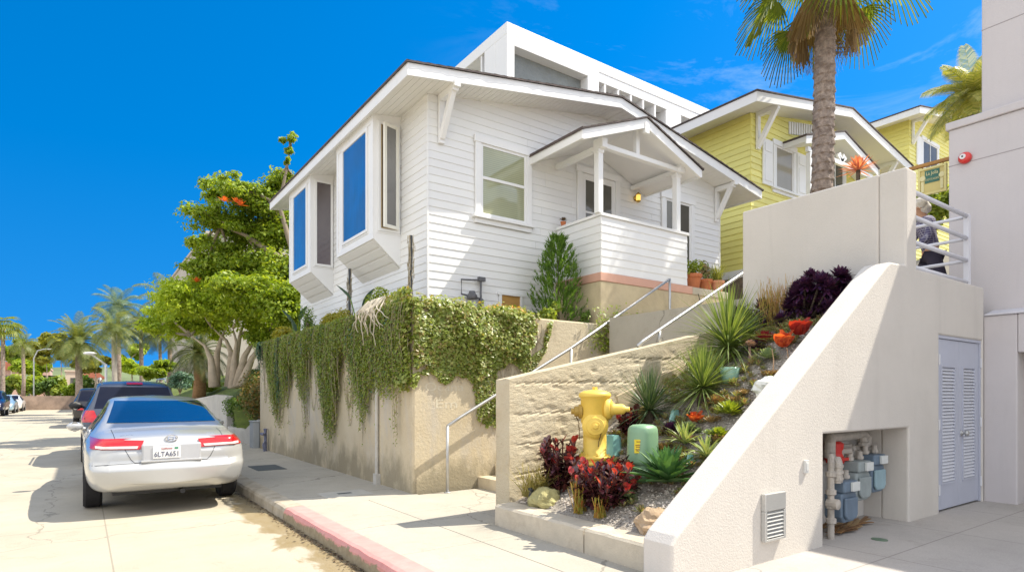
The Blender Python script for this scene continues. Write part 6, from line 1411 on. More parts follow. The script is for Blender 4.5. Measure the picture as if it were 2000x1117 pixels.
mirror(U, -.13, 18.6, 1.22, 1, BLACKT, .26, .19); mirror(U, 2.02, 18.6, 1.22, -1, BLACKT, .26, .19)
def simple_car(label, ox, oy, flip, pm, st=SED, sw=None):
    r_ = E('parked_car', label, 'car', (ox, oy+flip*2.4, 0), 'cars parked along the kerb'); c = Car(ox, oy, st, 60, flip=flip)
    suvlike = st is ST
    car_common(r_, c, pm, 4.8, 1.05, 3.78, .33, .92, [((1.2,1.0),(2.0,.98),(1.98,1.37),(1.62,1.33)), ((2.06,.98),(3.2,.97),(2.85,1.36),(2.05,1.385))] if not suvlike else [((.4,1.16),(2.1,1.15),(2.1,1.62),(.55,1.62)), ((2.18,1.15),(3.35,1.13),(2.95,1.6),(2.2,1.63))], SUVG)
    if suvlike: c.patch('rear', ((-.74,1.20),(.74,1.20),(.63,1.66),(-.63,1.66))).build('rear_window', SUVG, r_, smooth=True); c.patch('front', ((-.74,1.22),(.74,1.22),(.62,1.68),(-.62,1.68))).build('windscreen', SUVG, r_, smooth=True)
    else: c.patch('rear', ((-.66,1.115),(.66,1.115),(.545,1.405),(-.545,1.405))).build('rear_window', SUVG, r_, smooth=True); c.patch('front', ((-.7,1.05),(.7,1.05),(.56,1.40),(-.56,1.40))).build('windscreen', SUVG, r_, smooth=True)
    for s_ in (-1, 1):
        A = [(s_*.5,.66),(s_*.78,.66),(s_*.78,.76),(s_*.55,.76)]
        if s_ < 0: A = [A[1], A[0], A[3], A[2]]
        c.patch('front', A, 5, 3, .01).build('headlight', CLEARL, r_); A = [(p, z+.15) for p, z in A]; c.patch('rear', A, 5, 3, .01).build('tail_light', REDLAMP, r_)
    c.patch('front', ((-.4,.42),(.4,.42),(.4,.58),(-.4,.58)), 6, 3, .008).build('grille', BLACKT, r_)
    return r_
simple_car('dark navy car at far left kerb, nearest of the row facing us', -5.3, 58.5, -1, paint('navy_paint', (.02, .03, .09), .3), ST)
simple_car('pale blue car at far left kerb behind the dark navy one', -5.25, 66, -1, paint('paleblue_paint', (.35, .50, .62), .4))
simple_car('white car at far left kerb, farthest of the row', -5.2, 73, -1, paint('white_car_paint', (.7, .7, .7), .1))
simple_car('black car parked far ahead of the dark slate SUV', .6, 33, 1, paint('black_paint', (.02, .02, .025), .3), ST)
simple_car('dark blue car parked beyond the black car far down the street', .6, 40, 1, paint('blue_paint', (.03, .05, .14), .3))
# ------------------------------------------------------------------ palms
def fan(hub, axis, side, L_, spread=78, nseg=26, droop=.5, pleat=.015):
    out = []; axis, side = Vector(axis).normalized(), Vector(side).normalized(); n_ = axis.cross(side)
    for i in range(nseg):
        f = rad(-spread+2*spread*(i+.5)/nseg); dphi = rad(spread/nseg); l = L_*(1-.18*abs(f)/1.4)*R.uniform(.9, 1.05)
        d = axis*math.cos(f)+side*math.sin(f); p_ = -axis*math.sin(f)+side*math.cos(f); prev = None
        for t in (.03, .25, .46, .74, 1.0):
            w = math.tan(dphi)*l*min(t, .46)*(1 if t <= .46 else .6 if t < .9 else .06); dz = droop*l*max(0, t-.45)**1.6
            c = Vector(hub)+d*(l*t)+Vector((0,0,-dz))+n_*(.0)
            a, m_, b_ = c-p_*w, c+n_*(pleat*t), c+p_*w
            if prev: out += [[prev[0], prev[1], m_, a], [prev[1], prev[2], b_, m_]]
            prev = (a, m_, b_)
    return out
PALMG = LEAF('fan_green', [(.08, .14, .02), (.16, .22, .03), (.28, .30, .04), (.10, .17, .03)], .45)
PALMD = LEAF('fan_dead', [(.36, .25, .11), (.44, .32, .17), (.30, .22, .13), (.25, .15, .06)], .35, .7, .2)
BARKP = M('palm_bark', (.33, .26, .21), .95, .35, 14, .8, 30, stain=(.18, .13, .10), sscale=6, sst=(.45, .65), bdist=.03)
def fan_palm(label, base, top, r0, r1, big, n_dead, n_green, Lb):
    base, top = Vector(base), Vector(top); P_ = E('fan_palm', label, 'palm tree', base)
    h = (top-base).length; mb = MB()
    def tr(u, v):
        a = u*2*math.pi; r_ = r0+(r1-r0)*v; k = v*h*5.2; ph = (u*7+.5*(int(k) % 2)) % 1; saw = (k % 1)
        d = (.22*(1-saw)*(1-abs(ph-.5)*1.7)+.09*noise.noise((u*22, v*h*7, 2))+.06*noise.noise((u*9, v*h*3, 6))) if big else 0
        c = base.lerp(top, v); rr_ = r_*(1+d); return (c.x+math.cos(a)*rr_, c.y+math.sin(a)*rr_, c.z)
    mb.grid(72 if big else 10, 260 if big else 8, tr); mb.build('trunk', BARKP, P_, smooth=not big)
    Gq, Dq = [], []; pet = MB()
    for i in range(n_dead+n_green):
        dead = i < n_dead; az = i*2.39996+R.uniform(-.3, .3)
        el = rad(R.uniform(-70, -42)) if dead else rad(-28+105*((i-n_dead)/max(1, n_green))+R.uniform(-8, 8))
        d = Vector((math.cos(az)*math.cos(el), math.sin(az)*math.cos(el), math.sin(el))); pl = Lb*R.uniform(.75, 1.0)*(.75 if dead else 1)
        b0 = top+Vector((math.cos(az)*r1*.8, math.sin(az)*r1*.8, R.uniform(-.05, .25)*Lb)); hub = b0+d*pl+Vector((0,0,-.10*pl))
        ax = (d+Vector((0,0,-2.2 if dead else -.8))).normalized(); side = ax.cross(Vector((0,0,1)))
        side = side.normalized() if side.length > .05 else Vector((-math.sin(az), math.cos(az), 0))
        if big: pet.tube([b0, b0.lerp(hub, .5)+Vector((0,0,.05*pl)), hub], .014 if big else .03, 5, False)
        q_ = fan(hub, ax, side, Lb*(R.uniform(.9, 1.15)), R.uniform(24, 40) if dead else 80, (24 if big else 10), .9 if not dead else .25, .03 if big else .02)
        (Dq if dead else Gq).extend(q_)
    MB().quads(Gq).build('crown', PALMG, P_)
    if Dq: MB().quads(Dq).build('dead_frond', PALMD, P_)
    if big: pet.build('petiole', LEAF('petiole', [(.30, .30, .06), (.36, .26, .10)], .1), P_)
    return P_
b_ = at(1600, 372, d=13.3); t_ = at(1614, 40, d=13.3)
fan_palm('tall fan palm with rough trunk and hanging brown dead fronds', (b_.x, b_.y, 2.7), t_+Vector((0,0,.85)), .215, .19, True, 11, 24, 1.02)
def frond(b0, az, el, L_, droop, nl, ll, hang=.5, w=.012):
    out = []; d = Vector((math.cos(az)*math.cos(el), math.sin(az)*math.cos(el), math.sin(el))); p = Vector(b0); n = nl; sd = Vector((-math.sin(az), math.cos(az), 0)); rach = [p.copy()]
    for i in range(n):
        p = p+d*(L_/n); d = (d+Vector((0,0,-droop/n*(1+i/n)))).normalized(); rach.append(p.copy()); t = (i+1)/n
        l = ll*math.sin(math.pi*(.12+.82*t))**.7
        for s_ in (-1, 1):
            q = (sd*s_+d*.75+Vector((0,0,.15))).normalized(); m_ = p+q*l*.55+Vector((0,0,-hang*l*.12)); e = p+q*l*.9+Vector((0,0,-hang*l*.55)); k = d*w
            out += [[p-k, m_-k, m_+k, p+k], [m_-k, e-k*.1, e+k*.1, m_+k]]
    for a, b_ in zip(rach[:-1:2], rach[2::2]): k = Vector((0,0,w*1.1)); out.append([a-k, b_-k, b_+k, a+k])
    return out
FEA = LEAF('feather_green', [(.10, .15, .04), (.18, .22, .06), (.28, .30, .10), (.12, .18, .05)], .35)
FEAD = LEAF('feather_dark', [(.05, .08, .02), (.10, .13, .03), (.16, .17, .05)], .3)
FEAB = LEAF('feather_blue', [(.10, .17, .10), (.16, .24, .14), (.26, .32, .20)], .3)
def feather_palm(label, u, v, d, rpx, v_base, mat=FEA, n=34, droop=1.1, hang=.6, trpx=5, nl=26, el0=-25, tr_mat=None, group='palms along the street', zb=None, lf=.34):
    c = at(u, v, d=d); rr_ = rpx/FOC*d*.98; zb = at(u, v_base, d=d).z if zb is None else zb; P_ = E('feather_palm', label, 'palm tree', (c.x, c.y, zb), group); tw = trpx/FOC*d*.8
    mb = MB(); mb.tube([(c.x, c.y, zb-.2), (c.x+.05, c.y, zb+.3*(c.z-zb)), (c.x, c.y, c.z)], [tw*1.15, tw, tw*.85], 10); mb.build('trunk', tr_mat or BARKP, P_, smooth=True)
    Q_ = []
    for i in range(n):
        el = rad(el0+(82-el0)*(i/n)); Q_ += frond(c, i*2.39996+R.uniform(-.2,.2), el, rr_*R.uniform(.9, 1.15), droop*R.uniform(.8,1.2), nl, rr_*lf, hang, rr_*.009)
    MB().quads(Q_).build('crown', mat, P_); return P_
c = at(1890, 185, d=19)
feather_palm('sunlit feather palm rising behind the tall stucco building', 1900, 190, 19, 92, 330, LEAF('feather_sun', [(.16, .20, .03), (.30, .32, .07), (.45, .42, .14), (.14, .19, .04)], .4), 40, .9, .7, 14, 40, -30, None, None, 3.5)
fan_palm('slim fan palm at far left edge with grey trunk', at(5, 790, d=50)+Vector((0,0,-1)), at(6, 640, d=50), .17, .14, False, 0, 28, .95)
feather_palm('small ragged feather palm at far left, second from the edge', 45, 672, 58, 32, 775, FEA, 26, 1.3, .8, 4)
feather_palm('date palm with full round crown and stout trunk down the street', 153, 668, 44, 62, 800, FEA, 60, 1.25, .45, 8, 34, -35, lf=.26)
feather_palm('highest crowned bluish feather palm beyond the dark SUV', 231, 602, 40, 52, 790, FEAB, 34, 1.2, .8, 5)
feather_palm('pale trunked feather palm just right of the date palm', 222, 645, 36, 58, 790, FEA, 36, 1.4, 1.0, 6, tr_mat=M('pale_trunk', (.42, .37, .31), .9, .15, 5))
feather_palm('dark feather palm behind the low tree, right of the bluish palm', 275, 640, 38, 50, 790, FEAD, 34, 1.4, 1.0, 5)
feather_palm('dark feather palm half hidden by the low spreading tree', 312, 655, 33, 46, 790, FEAD, 34, 1.4, .9, 4)
feather_palm('feather palm with arching fronds under the beige apartment block', 330, 590, 34, 70, 760, FEA, 22, 1.3, .8, 5)
feather_palm('low date palm with drooping dark fronds left of the pale trunks', 388, 690, 26, 72, 775, FEAD, 40, 1.5, .6, 14, 30, -30, M('date_trunk', (.26, .15, .07), .95, .3, 9, .8, 30), lf=.25)
# ------------------------------------------------------------------ broadleaf trees
BARK = M('pale_bark', (.52, .43, .32), .9, .2, 4, .6, 25, stain=(.36, .28, .2), sscale=3)
def tree(name, label, cat, base, trunks, clumps, n_leaf, s0, s1, mat, seed, r0=.16, bark=BARK, extra=None, shell=.3, group=None, fork=.5):
    """trunks: list of polylines that start at the base; each clump (centre, radii) hangs on its own limb"""
    rnd = np.random.default_rng(seed); rq = random.Random(seed); T_ = E(name, label, cat, base, group); tb = MB(); tips = []
    for tr in trunks:
        m_ = len(tr); tb.tube(tr, [r0*(1-.93*(i/(m_-1))**.7) for i in range(m_)], 10); tips.append([Vector(p) for p in tr])
    Q_ = []; vol = sum(c[1][0]*c[1][1]*c[1][2] for c in clumps)**1
    for c, rr_ in clumps:
        c = Vector(c); bt = min((p for tr in tips for p in tr[len(tr)//2:]), key=lambda p: (p-c).length); mid = bt.lerp(c, .5)+Vector((rq.uniform(-.15,.15), rq.uniform(-.15,.15), rq.uniform(-.1,.2)))*(c-bt).length*.6
        tb.tube([bt, mid, c], [r0*.30, r0*.18, r0*.05], 7)
        k = max(300 if n_leaf > 20000 else 60, int(n_leaf*(rr_[0]*rr_[1]*rr_[2])**.8/sum((q[1][0]*q[1][1]*q[1][2])**.8 for q in clumps)))
        sub = max(4, k//110)
        for j in range(sub):
            dv = Vector((rq.gauss(0,1), rq.gauss(0,1), rq.gauss(0,1))).normalized(); f = rq.uniform(.15, 1.05); cc = c+Vector((dv.x*rr_[0], dv.y*rr_[1], dv.z*rr_[2]))*f; g_ = rq.uniform(.30, .62)
            Q_.append(leafball(cc, (rr_[0]*g_, rr_[1]*g_, rr_[2]*g_*.75), k//sub, s0, s1, rnd, .0, .6))
            tb.tube([c, c.lerp(cc, .6)+Vector((0,0,.03)), cc], [r0*.10, r0*.06, r0*.03], 4, False)
    tb.build('trunk', bark, T_, smooth=True); MB().quads(np.concatenate(Q_)).build('crown', mat, T_)
    if extra: extra(T_)
    return T_
LT1 = LEAF('tree_lime', [(.26, .38, .02), (.38, .50, .04), (.50, .60, .08), (.30, .43, .03)], .5)
LT2 = LEAF('tree_green', [(.14, .23, .015), (.24, .35, .025), (.38, .46, .06), (.18, .28, .02)], .5)
LT3 = LEAF('tree_yellow', [(.24, .26, .03), (.34, .34, .05), (.18, .22, .03)], .45)
def A(u, v, d): return at(u, v, d=d)
# low spreading tree with several pale trunks
D1 = 20.5; b1 = A(432, 742, D1)
cl = []
for (u, v, ru, rv) in ((330, 610, 45, 28), (370, 585, 48, 30), (420, 600, 50, 30), (470, 600, 46, 30), (350, 640, 42, 20), (400, 635, 40, 22), (520, 610, 46, 34), (550, 640, 32, 26), (310, 640, 26, 18), (440, 560, 50, 26), (500, 655, 26, 16), (380, 555, 34, 18)):
    k = D1/FOC; dd = D1+R.uniform(-1.4, 1.4); cl.append((A(u, v, dd), (ru*k*1.2, ru*k*1.2, rv*k*1.25)))
trk = []
for (pts) in (((418, 735), (412, 700), (400, 675), (372, 655)), ((420, 735), (424, 690), (432, 660), (450, 625)), ((448, 735), (452, 690), (442, 665), (415, 640)), ((452, 735), (462, 690), (470, 650), (480, 620)), ((462, 735), (478, 695), (496, 665), (530, 640)), ((470, 735), (492, 700), (512, 672), (545, 655)), ((455, 738), (458, 700), (462, 670), (455, 640))):
    dd = D1+R.uniform(-.5, .5); trk.append([A(u, v+(20 if i == 0 else 0), dd+(.3*R.uniform(-1, 1) if i else 0)) for i, (u, v) in enumerate(pts)])
def blossoms(T_):
    mb = MB()
    for (u, v) in ((384, 551), (492, 592)): mb.quads(np.array(rosette(A(u, v, D1-1.6), 16, .22, .03, 10, 85, .2, lance, 3)))
    mb.build('blossom', LEAF('blossom', [(.65, .12, .03), (.75, .2, .04)], .3), T_)
tree('spreading_tree', 'low spreading lime green tree with several pale forked trunks', 'tree', (b1.x, b1.y, b1.z-.3), trk, cl, 62000, .04, .075, LT1, 31, .17, extra=blossoms)
# taller darker tree behind the cottage corner
D2 = 19.0; cl = []
for (u, v, ru, rv) in ((540, 360, 40, 30), (470, 370, 46, 28), (425, 375, 34, 22), (510, 400, 46, 30), (420, 430, 46, 28), (480, 450, 56, 36), (545, 450, 48, 44), (395, 475, 36, 22), (440, 510, 54, 34), (510, 520, 60, 40), (545, 590, 50, 40), (520, 660, 40, 26), (565, 655, 30, 30), (560, 540, 44, 48), (400, 520, 38, 24), (565, 275, 17, 17), (560, 315, 6, 10), (575, 345, 20, 16), (560, 600, 36, 34), (480, 560, 46, 26)):
    k = D2/FOC; cl.append((A(u, v, D2+R.uniform(-1.3, 1.6)), (ru*k*1.15, ru*k*1.15, rv*k*1.15)))
bb = A(625, 650, D2); trk = [[(bb.x, bb.y, 1.9), A(615, 630, D2), A(580, 610, D2), A(540, 590, D2-.3), A(500, 572, D2-.5)], [(bb.x, bb.y, 1.9), A(612, 600, D2), A(590, 540, D2), A(565, 470, D2+.3), A(545, 400, D2+.3), A(560, 330, D2+.3), A(566, 290, D2+.3)], [A(590, 540, D2), A(540, 500, D2+.5), A(480, 460, D2+.5), A(430, 440, D2+.4)]]
def blossoms2(T_):
    mb = MB()
    for (u, v) in ((438, 394), (462, 396), (470, 402)): mb.quads(np.array(rosette(A(u, v, D2-1.2), 16, .22, .03, 10, 85, .2, lance, 3)))
    mb.build('blossom', bpy.data.materials['blossom'], T_)
tree('dark_green_tree', 'tall darker green tree leaning out behind the cottage corner', 'tree', (bb.x, bb.y, 1.9), trk, cl, 72000, .042, .08, LT2, 32, .20, M('grey_bark', (.26, .21, .15), .9, .2, 5, .5, 25), blossoms2)
# far trees at the end of the street
for (u, v, ru, rv, d, vb, mat, lab) in ((90, 690, 30, 30, 74, 775, LT3, 'yellow green feathery tree at street end, left of the date palm'), (118, 672, 28, 36, 70, 775, LT3, 'tallest yellow green tree at street end, beside the date palm'), (185, 705, 30, 26, 62, 775, LT3, 'yellow green tree just right of the date palm trunk'), (20, 690, 40, 30, 85, 770, LT2, 'dark green tree behind the pink houses at far left'), (255, 700, 26, 32, 46, 775, LT1, 'lime green tree between the pale palm trunks'), (310, 725, 34, 22, 30, 775, LT2, 'small green tree below the dark feather palms'), (60, 715, 24, 22, 80, 775, LT2, 'green tree between the pink houses at street end')):
    k = d/FOC; c = A(u, v, d); zb = A(u, vb, d).z; cl = [(c+Vector((R.uniform(-.7,.7)*ru*k, R.uniform(-.7,.7)*ru*k, R.uniform(-.6,.6)*rv*k)), (ru*k*.6, ru*k*.6, rv*k*.5)) for _ in range(6)]
    tree('street_tree', lab, 'tree', (c.x, c.y, zb-.2), [[(c.x, c.y, zb-.2), (c.x+.1, c.y, (zb+c.z)/2), (c.x, c.y, c.z)]], cl, 4200, d*.0035, d*.006, mat, int(u), .13, group='trees at the end of the street')
# shrubs and hedges
def hb(nm, label, u, v, ru, rv, d, mat, n=1500, group=None, s=.0028):
    k = d/FOC; c = A(u, v, d); return bush(nm, label, 'shrub', c, (ru*k, ru*k, rv*k), n, d*s*.7, d*s*1.4, mat, group, 9, c.z-rv*k, int(u+v), .3)
REDG = LEAF('photinia', [(.06, .10, .02), (.12, .15, .03), (.30, .16, .04), (.09, .12, .02), (.36, .22, .08)], .25)
c = Vector((4.35, 18.4, 1.2)); bush('hedge_shrub', 'rounded hedge shrub with bronze tips beside the far end of vine wall', 'shrub', c, (.75, 1.5, 1.05), 9000, .025, .05, REDG, None, 22, .2, 44, .3)
bush('hedge_shrub', 'small dark hedge shrub in front of the bronze tipped hedge', 'shrub', (3.95, 20.2, .95), (.40, .6, .65), 2600, .025, .05, GRN1, None, 10, .3, 45, .3)
bush('hedge_shrub', 'dark rounded shrub on top of the pale low wall', 'shrub', (4.9, 22.6, 1.95), (.7, 1.3, .55), 3600, .03, .06, GRN1, None, 12, 1.3, 46, .3)
bush('hedge_shrub', 'flowering shrub under the pale forked trunks near the vine wall', 'shrub', (5.2, 19.8, 2.15), (.9, 1.4, .6), 4200, .03, .055, REDG, None, 12, 1.4, 47, .3)
hb('shrub', 'bright green low shrub beyond the roof of the silver sedan', 392, 752, 40, 16, 27, GRN2, 2600, None, .002)
hb('shrub', 'spiky blue green shrub just right of the dark SUV roof', 352, 745, 26, 22, 24, LEAF('blue_shrub', [(.08, .16, .10), (.12, .22, .14)], .2), 1600, None, .002)
for i, (u, v, ru, rv, lab) in enumerate(((8, 752, 22, 22, 'hedge shrub at far left behind the navy car'), (38, 748, 24, 22, 'hedge shrub behind the pale blue car'), (66, 752, 22, 24, 'hedge shrub right of the white car'), (92, 756, 22, 24, 'hedge shrub below the yellow green trees'), (116, 752, 20, 26, 'hedge shrub left of the date palm trunk'), (140, 762, 16, 22, 'hedge shrub beside the date palm trunk'), (172, 755, 22, 26, 'hedge shrub behind the black car'))):
    hb('hedge_shrub', lab, u, v, ru, rv, 66, (GRN1, GRN2, LT2)[i % 3], 1500, 'hedge shrubs across the street end')
for i, (u, v, ru, lab) in enumerate(((50, 783, 12, 'low shrub in front of the street end wall, left of the others'), (82, 786, 14, 'low shrub in front of the street end wall, second from left'), (108, 784, 13, 'low shrub in front of the street end wall, left of the date palm'), (135, 785, 12, 'low shrub in front of the street end wall, beside the date palm'))):
    hb('hedge_shrub', lab, u, v, ru, 9, 64, (GRN2, GRN1)[i % 2], 700, 'low shrubs before the street end wall')
# ------------------------------------------------------------------ bank beyond the vine wall, low walls
m, t, b, _ = newmat('bank_grass'); co = nd(t, 'ShaderNodeTexCoord').outputs['Object']
t.links.new(ramp(t, nz(t, co, 4, 8, .75), [(.3, (.10, .09, .04)), (.5, (.13, .18, .03)), (.75, (.24, .28, .05))]), b.inputs['Base Color']); b.inputs['Roughness'].default_value = .95; bump(t, b, nz(t, co, 60, 4), 1, .05); BANK = m
mb = MB(); mb.grid(20, 60, lambda u, v: (3.76+u*14, 16.21+v*46, (.35 if v < .08 else 1.15)+min(u*14, 3.5)*.42+.15*noise.noise((u*9, v*20, 1)))); struct(mb.build('slope', BANK, smooth=True))
PALEW = M('pale_wall', (.56, .53, .47), .9, .08, 2, .3, 40, stain=(.45, .41, .34), sscale=1.2)
mb = MB(); mb.prism([(20.7, .1), (29, .1), (29, 1.30), (26.5, 1.35), (22.5, 1.50), (20.7, 1.45)], 'x', 3.70, 3.92); tag(mb.build('low_wall', PALEW, bevel=.03, fix=True), 'pale low wall with sloping top beyond the bronze tipped hedge', 'wall')
mb = MB(); mb.prism([(16.65, .1), (20.6, .1), (20.6, .50), (18.2, .50), (17.4, .72), (16.65, .85)], 'x', 3.72, 3.90); tag(mb.build('low_wall', PALEW, bevel=.02, fix=True), 'short low wall holding the bronze tipped hedge', 'wall')
# ------------------------------------------------------------------ far buildings
PINKW = M('pink_render', (.56, .37, .30), .9, .06, .5); BEIGE = M('beige_render', (.48, .43, .36), .9, .05, .5); TILE = M('red_tile', (.38, .13, .08), .9, .2, 3); CREAM = M('cream_render', (.60, .50, .40), .9, .05, .5)
def block(label, x0, x1, y0, y1, z0, z1, mat, wins, roof=None, face='y'):
    Bd = E('far_building', label, 'building', ((x0+x1)/2, y0, z0)); mb = MB(); mb.box(x0, x1, y0, y1, z0, z1); mb.build('wall', mat, Bd)
    mb = MB()
    if roof == 'tile': mb.prism([(x0-.4, z1+.0), (x1+.4, z1+.0), ((x0+x1)/2, z1+1.5)], 'y', y0-.4, y1+.4); mb.build('roof', TILE, Bd)
    else: mb.box(x0-.12, x1+.12, y0-.12, y1+.12, z1, z1+.25); mb.build('parapet', mat, Bd)
    for (a, z, w, h) in wins:
        mb = MB()
        if face == 'y': mb.box(a, a+w, y0-.03, y0+.02, z, z+h)
        else: mb.box(x0-.03, x0+.02, a, a+w, z, z+h)
        W2 = mb.build('window', DIM, Bd)
        mb = MB()
        if face == 'y': mb.box(a-.1, a+w+.1, y0-.08, y0-.001, z-.14, z-.02)
        else: mb.box(x0-.08, x0-.001, a-.1, a+w+.1, z-.14, z-.02)
        mb.build('sill', WHITE, W2)
    return Bd
p = at(398, 466, x=9); q = at(334, 525, x=9)
block('beige apartment block rising behind the spreading trees', 9, 22, p.y-2, q.y, 0, p.z, BEIGE, [(p.y+1+i*2.4, z, 1.2, 1.5) for i in range(2) for z in (3, 6.2)], face='x')
block('dusty pink house half hidden behind the pale tree trunks', 8.5, 18, 27, 33, 1, 4.6, PINKW, [(9.3, 2.2, 1, 1.2), (12, 2.2, 1, 1.2)])
def far(label, u0, u1, vt, vb, d, mat, wins=3, roof=None):
    a, c = at(u0, vt, d=d), at(u1, vt, d=d); x0, x1 = min(a.x, c.x), max(a.x, c.x); y0 = min(a.y, c.y)
    n = wins; block(label, x0, x1, y0, y0+9, -1, a.z, mat, [(x0+.6+i*(x1-x0)/n, a.z-2.0, 1.1, 1.1) for i in range(n)], roof)
far('pink house with red tiled roof at far left beyond the hedge', -30, 40, 722, 790, 92, PINKW, 4, 'tile'); far('pink two storey house in the gap left of the date palm', 62, 98, 722, 790, 96, PINKW, 3); far('cream house with red roof right beside the date palm trunk', 128, 152, 726, 790, 90, CREAM, 2); far('pale house between date palm and the dark SUV', 160, 200, 738, 790, 88, CREAM, 3, 'tile')
a, c = at(-30, 772, d=70), at(190, 772, d=70); mb = MB(); mb.box(-16, 12, 74.2, 74.6, -.1, 1.35); tag(mb.build('street_end_wall', M('brown_stone', (.30, .22, .17), .9, .3, 1.5)), 'long low pinkish wall across the end of the street', 'wall')
mb = MB(); mb.grid(60, 6, lambda u, v: (-190+u*300, 120+v*60, -2+11*math.sin(math.pi*min(1, v*.9+.1)*.6)*(.7+.5*noise.noise((u*7, v*2, 3))))); struct(mb.build('hills', M('far_hill', (.12, .15, .07), .95, .35, .25, .6, .8)))
# street lamp
p = at(207, 790, d=38); r_ = E('street_lamp', 'white street lamp with slanting arm beside the palms down the street', 'street lamp', p); zt = at(207, 712, d=38).z
mb = MB(); mb.tube([(p.x, p.y, p.z-.5), (p.x, p.y, zt)], .07, 8); mb.build('post', MW, r_); e = at(176, 690, d=37)
mb = MB(); mb.tube([(p.x, p.y, zt), e], .05, 8); mb.build('arm', MW, r_); mb = MB(); mb.blob(e, (.35, .2, .1), 1, .02); mb.build('lamp_head', MW, r_, smooth=True)
p = at(66, 790, d=62); r_ = E('street_lamp', 'thin curved grey street lamp at the far street end', 'street lamp', p); zt = at(66, 700, d=62).z
mb = MB(); mb.tube([(p.x, p.y, p.z-.5), (p.x, p.y, zt), (p.x+.3, p.y, zt+.8), (p.x+1.0, p.y, zt+1.05)], .06, 8); mb.build('post', METAL, r_); mb = MB(); mb.blob((p.x+1.2, p.y, zt+1.0), (.35, .15, .08), 1, .02); mb.build('lamp_head', METAL, r_, smooth=True)
# ------------------------------------------------------------------ the person on the landing
def skin_mesh(name, mat, parent, pts, edges, radii, root=0, sub=2):
    off = Vector((0,0,0)); p = parent
    while p is not None: off += p.location; p = p.parent
    me = bpy.data.meshes.new(name); me.from_pydata([Vector(q)-off for q in pts], edges, []); me.update()
    o = bpy.data.objects.new(name, me); COL.objects.link(o); o.parent = parent
    o.modifiers.new('skin', 'SKIN').use_smooth_shade = True
    if not me.skin_vertices: me.attributes.new('skin', 'FLOAT', 'POINT') if False else None
    bpy.context.view_layer.objects.active = o
    if not me.skin_vertices: bpy.ops.mesh.customdata_skin_add()
    for i, r_ in enumerate(radii):
        sv = me.skin_vertices[0].data[i]; sv.radius = (r_, r_) if not hasattr(r_, '__len__') else r_; sv.use_root = (i == root)
    s_ = o.modifiers.new('sub', 'SUBSURF'); s_.levels = sub; s_.render_levels = sub
    me.materials.append(mat); return o
pz0 = 2.785; px, py = 10.82, 3.9
PR = E('person', 'white haired person in dark plaid shirt walking on the landing, holding a tan bag', 'person', (px, py, pz0))
SKIN = M('skin', (.50, .28, .18), .55, .06, 6)
F_ = Vector((-.62, .78, 0)).normalized(); S2 = Vector((F_.y, -F_.x, 0))      # facing, to the person's right
def B3(f, s_, z): return Vector((px, py, pz0))+F_*f+S2*s_+Vector((0,0,z))
pts = [B3(0,0,.93), B3(.02,0,1.10), B3(.05,0,1.28), B3(.09,0,1.42), B3(.12,0,1.50), B3(.16,0,1.58), B3(.17,0,1.66), B3(.17,0,1.72)]
ed = [(i, i+1) for i in range(7)]; rdi = [(.13,.10), (.13,.10), (.15,.10), (.12,.08), .052, (.07,.085), (.075,.092), (.05,.06)]
def addc(P_, r_, root): 
    k = len(pts); pts.extend(P_); rdi.extend(r_); ed.append((root, k)); ed.extend((k+i, k+i+1) for i in range(len(P_)-1)); return k+len(P_)-1
for s_ in (-1, 1):
    st_ = .12 if s_ > 0 else -.12
    addc([B3(0,.09*s_,.88), B3(st_*1.1+.02,.10*s_,.50), B3(st_*1.4-.04,.10*s_,.10), B3(st_*1.4+.10,.11*s_,.04)], [.095, .062, .042, .038], 0)
    hd = addc([B3(.08,.19*s_,1.38), B3(.12+.1*(s_ > 0),.25*s_,1.12), B3(.28,.21*s_,.98 if s_ < 0 else 1.02), B3(.34,.20*s_,.97 if s_ < 0 else 1.01)], [.055, .042, .032, (.036, .02)], 3)
    for j in range(4): addc([B3(.385-.006*j,.20*s_+(j-1.5)*.018,.96), B3(.415-.01*j,.20*s_+(j-1.5)*.02,.945), B3(.425-.01*j,.20*s_+(j-1.5)*.02,.92)], [.009, .0085, .007], hd)
    addc([B3(.35,.20*s_-.045*s_,.975), B3(.38,.20*s_-.055*s_,.955)], [.010, .008], hd)
# nose, chin, ears
addc([B3(.262,0,1.60), B3(.275,0,1.585)], [.016, .012], 5)
addc([B3(.23,0,1.545)], [.03], 5)
for s_ in (-1, 1): addc([B3(.165,.088*s_,1.61)], [(.014,.026)], 6)
skin_mesh('body', SKIN, PR, pts, ed, rdi)
mb = MB()
for s_ in (-1, 1): mb.blob(B3(.243,.032*s_,1.635), (.012, .012, .010), 1, 0, 10, 8)
mb.build('eyes', M('eye_dark', (.03, .02, .02), .2), PR)
mb = MB(); mb.blob(B3(.245,0,1.565), (.010, .026, .006), 1, 0, 10, 6); mb.build('mouth', M('lip', (.35, .12, .10), .5), PR)
HAIR = M('white_hair', (.62, .58, .52), .8, .15, 30, .6, 90)
mb = MB(); mb.blob(B3(.145,0,1.69), (.115, .118, .105), 5, .18, 24, 16, 3); mb.blob(B3(.105,0,1.63), (.09, .105, .11), 6, .2, 24, 16, 3); mb.build('hair', HAIR, PR, smooth=True)
m, t, b, _ = newmat('plaid'); co = nd(t, 'ShaderNodeTexCoord').outputs['Object']; w1 = nd(t, 'ShaderNodeTexWave', bands_direction='X'); w1.inputs['Scale'].default_value = 9; w2 = nd(t, 'ShaderNodeTexWave', bands_direction='Z'); w2.inputs['Scale'].default_value = 9
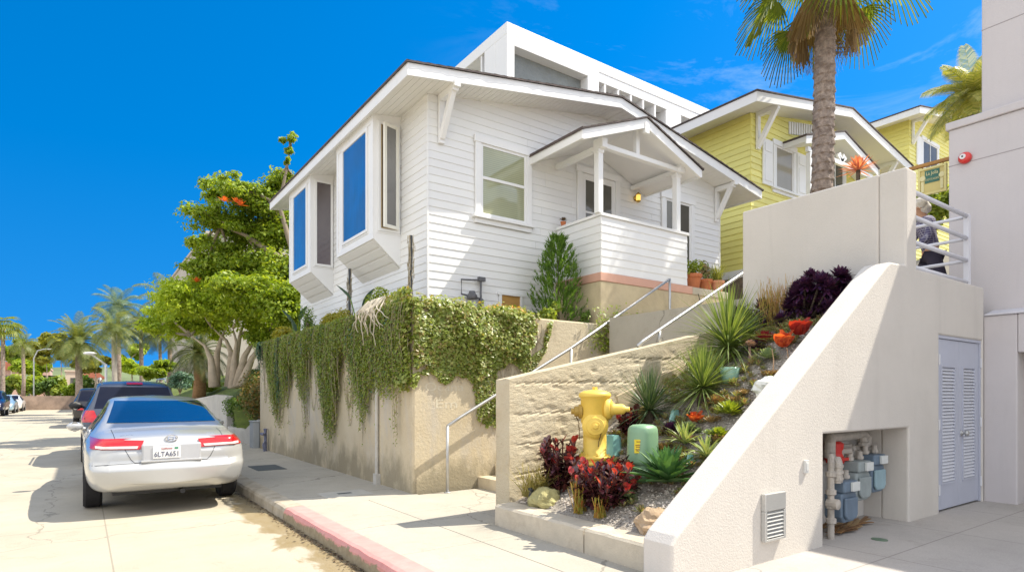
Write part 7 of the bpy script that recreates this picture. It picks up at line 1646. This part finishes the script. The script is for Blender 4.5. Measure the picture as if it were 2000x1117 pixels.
t.links.new(co, w1.inputs[0]); t.links.new(co, w2.inputs[0]); c_ = mixc(t, mth(t, 'POWER', w1.outputs['Fac'], 4), (.06, .05, .13), (.34, .33, .40)); c_ = mixc(t, mth(t, 'POWER', w2.outputs['Fac'], 4), c_, (.30, .29, .36)); t.links.new(c_, b.inputs['Base Color']); b.inputs['Roughness'].default_value = .9
sp = [B3(.0,0,.90), B3(.02,0,1.10), B3(.05,0,1.28), B3(.085,0,1.42), B3(.11,0,1.475)]; se = [(0,1),(1,2),(2,3),(3,4)]; sr = [(.165,.13), (.16,.13), (.175,.125), (.145,.10), .072]
for s_ in (-1, 1):
    k = len(sp); sp += [B3(.08,.20*s_,1.385), B3(.12+.1*(s_ > 0),.26*s_,1.12), B3(.24,.225*s_,1.02 if s_ < 0 else 1.05)]; sr += [.075, .06, .048]; se += [(3, k), (k, k+1), (k+1, k+2)]
skin_mesh('shirt', m, PR, sp, se, sr)
tp = [B3(0,0,.95)]; te = []; tr_ = [(.155,.125)]
for s_ in (-1, 1):
    st_ = .12 if s_ > 0 else -.12; k = len(tp); tp += [B3(0,.09*s_,.84), B3(st_*1.1+.02,.10*s_,.50), B3(st_*1.4-.04,.10*s_,.10)]; tr_ += [.115, .085, .068]; te += [(0, k), (k, k+1), (k+1, k+2)]
skin_mesh('trousers', M('dark_trousers', (.04, .035, .06), .9, .15, 8), PR, tp, te, tr_)
for s_ in (-1, 1):
    st_ = .12 if s_ > 0 else -.12; mb = MB(); mb.blob(B3(st_*1.4+.05,.105*s_,.045), (.10, .10, .05), 2, .05); mb.build('shoe', BLACKT, PR, smooth=True)
BAGM = M('bag_tan', (.48, .32, .10), .8, .12, 6)
bc = B3(.40, .20, .72); BG = E('bag', 'tan shoulder bag hanging from the hand of the person on the landing', 'bag', bc-Vector((0,0,.2)))
mb = MB(); mb.blob(bc, (.15, .15, .16), 9, .12, 20, 14); mb.build('pouch', BAGM, BG, smooth=True); mb = MB(); mb.tube([bc+Vector((-.06,0,.13)), B3(.40,.20,.955), bc+Vector((.06,0,.13))], .008, 6); mb.build('strap', BAGM, BG)
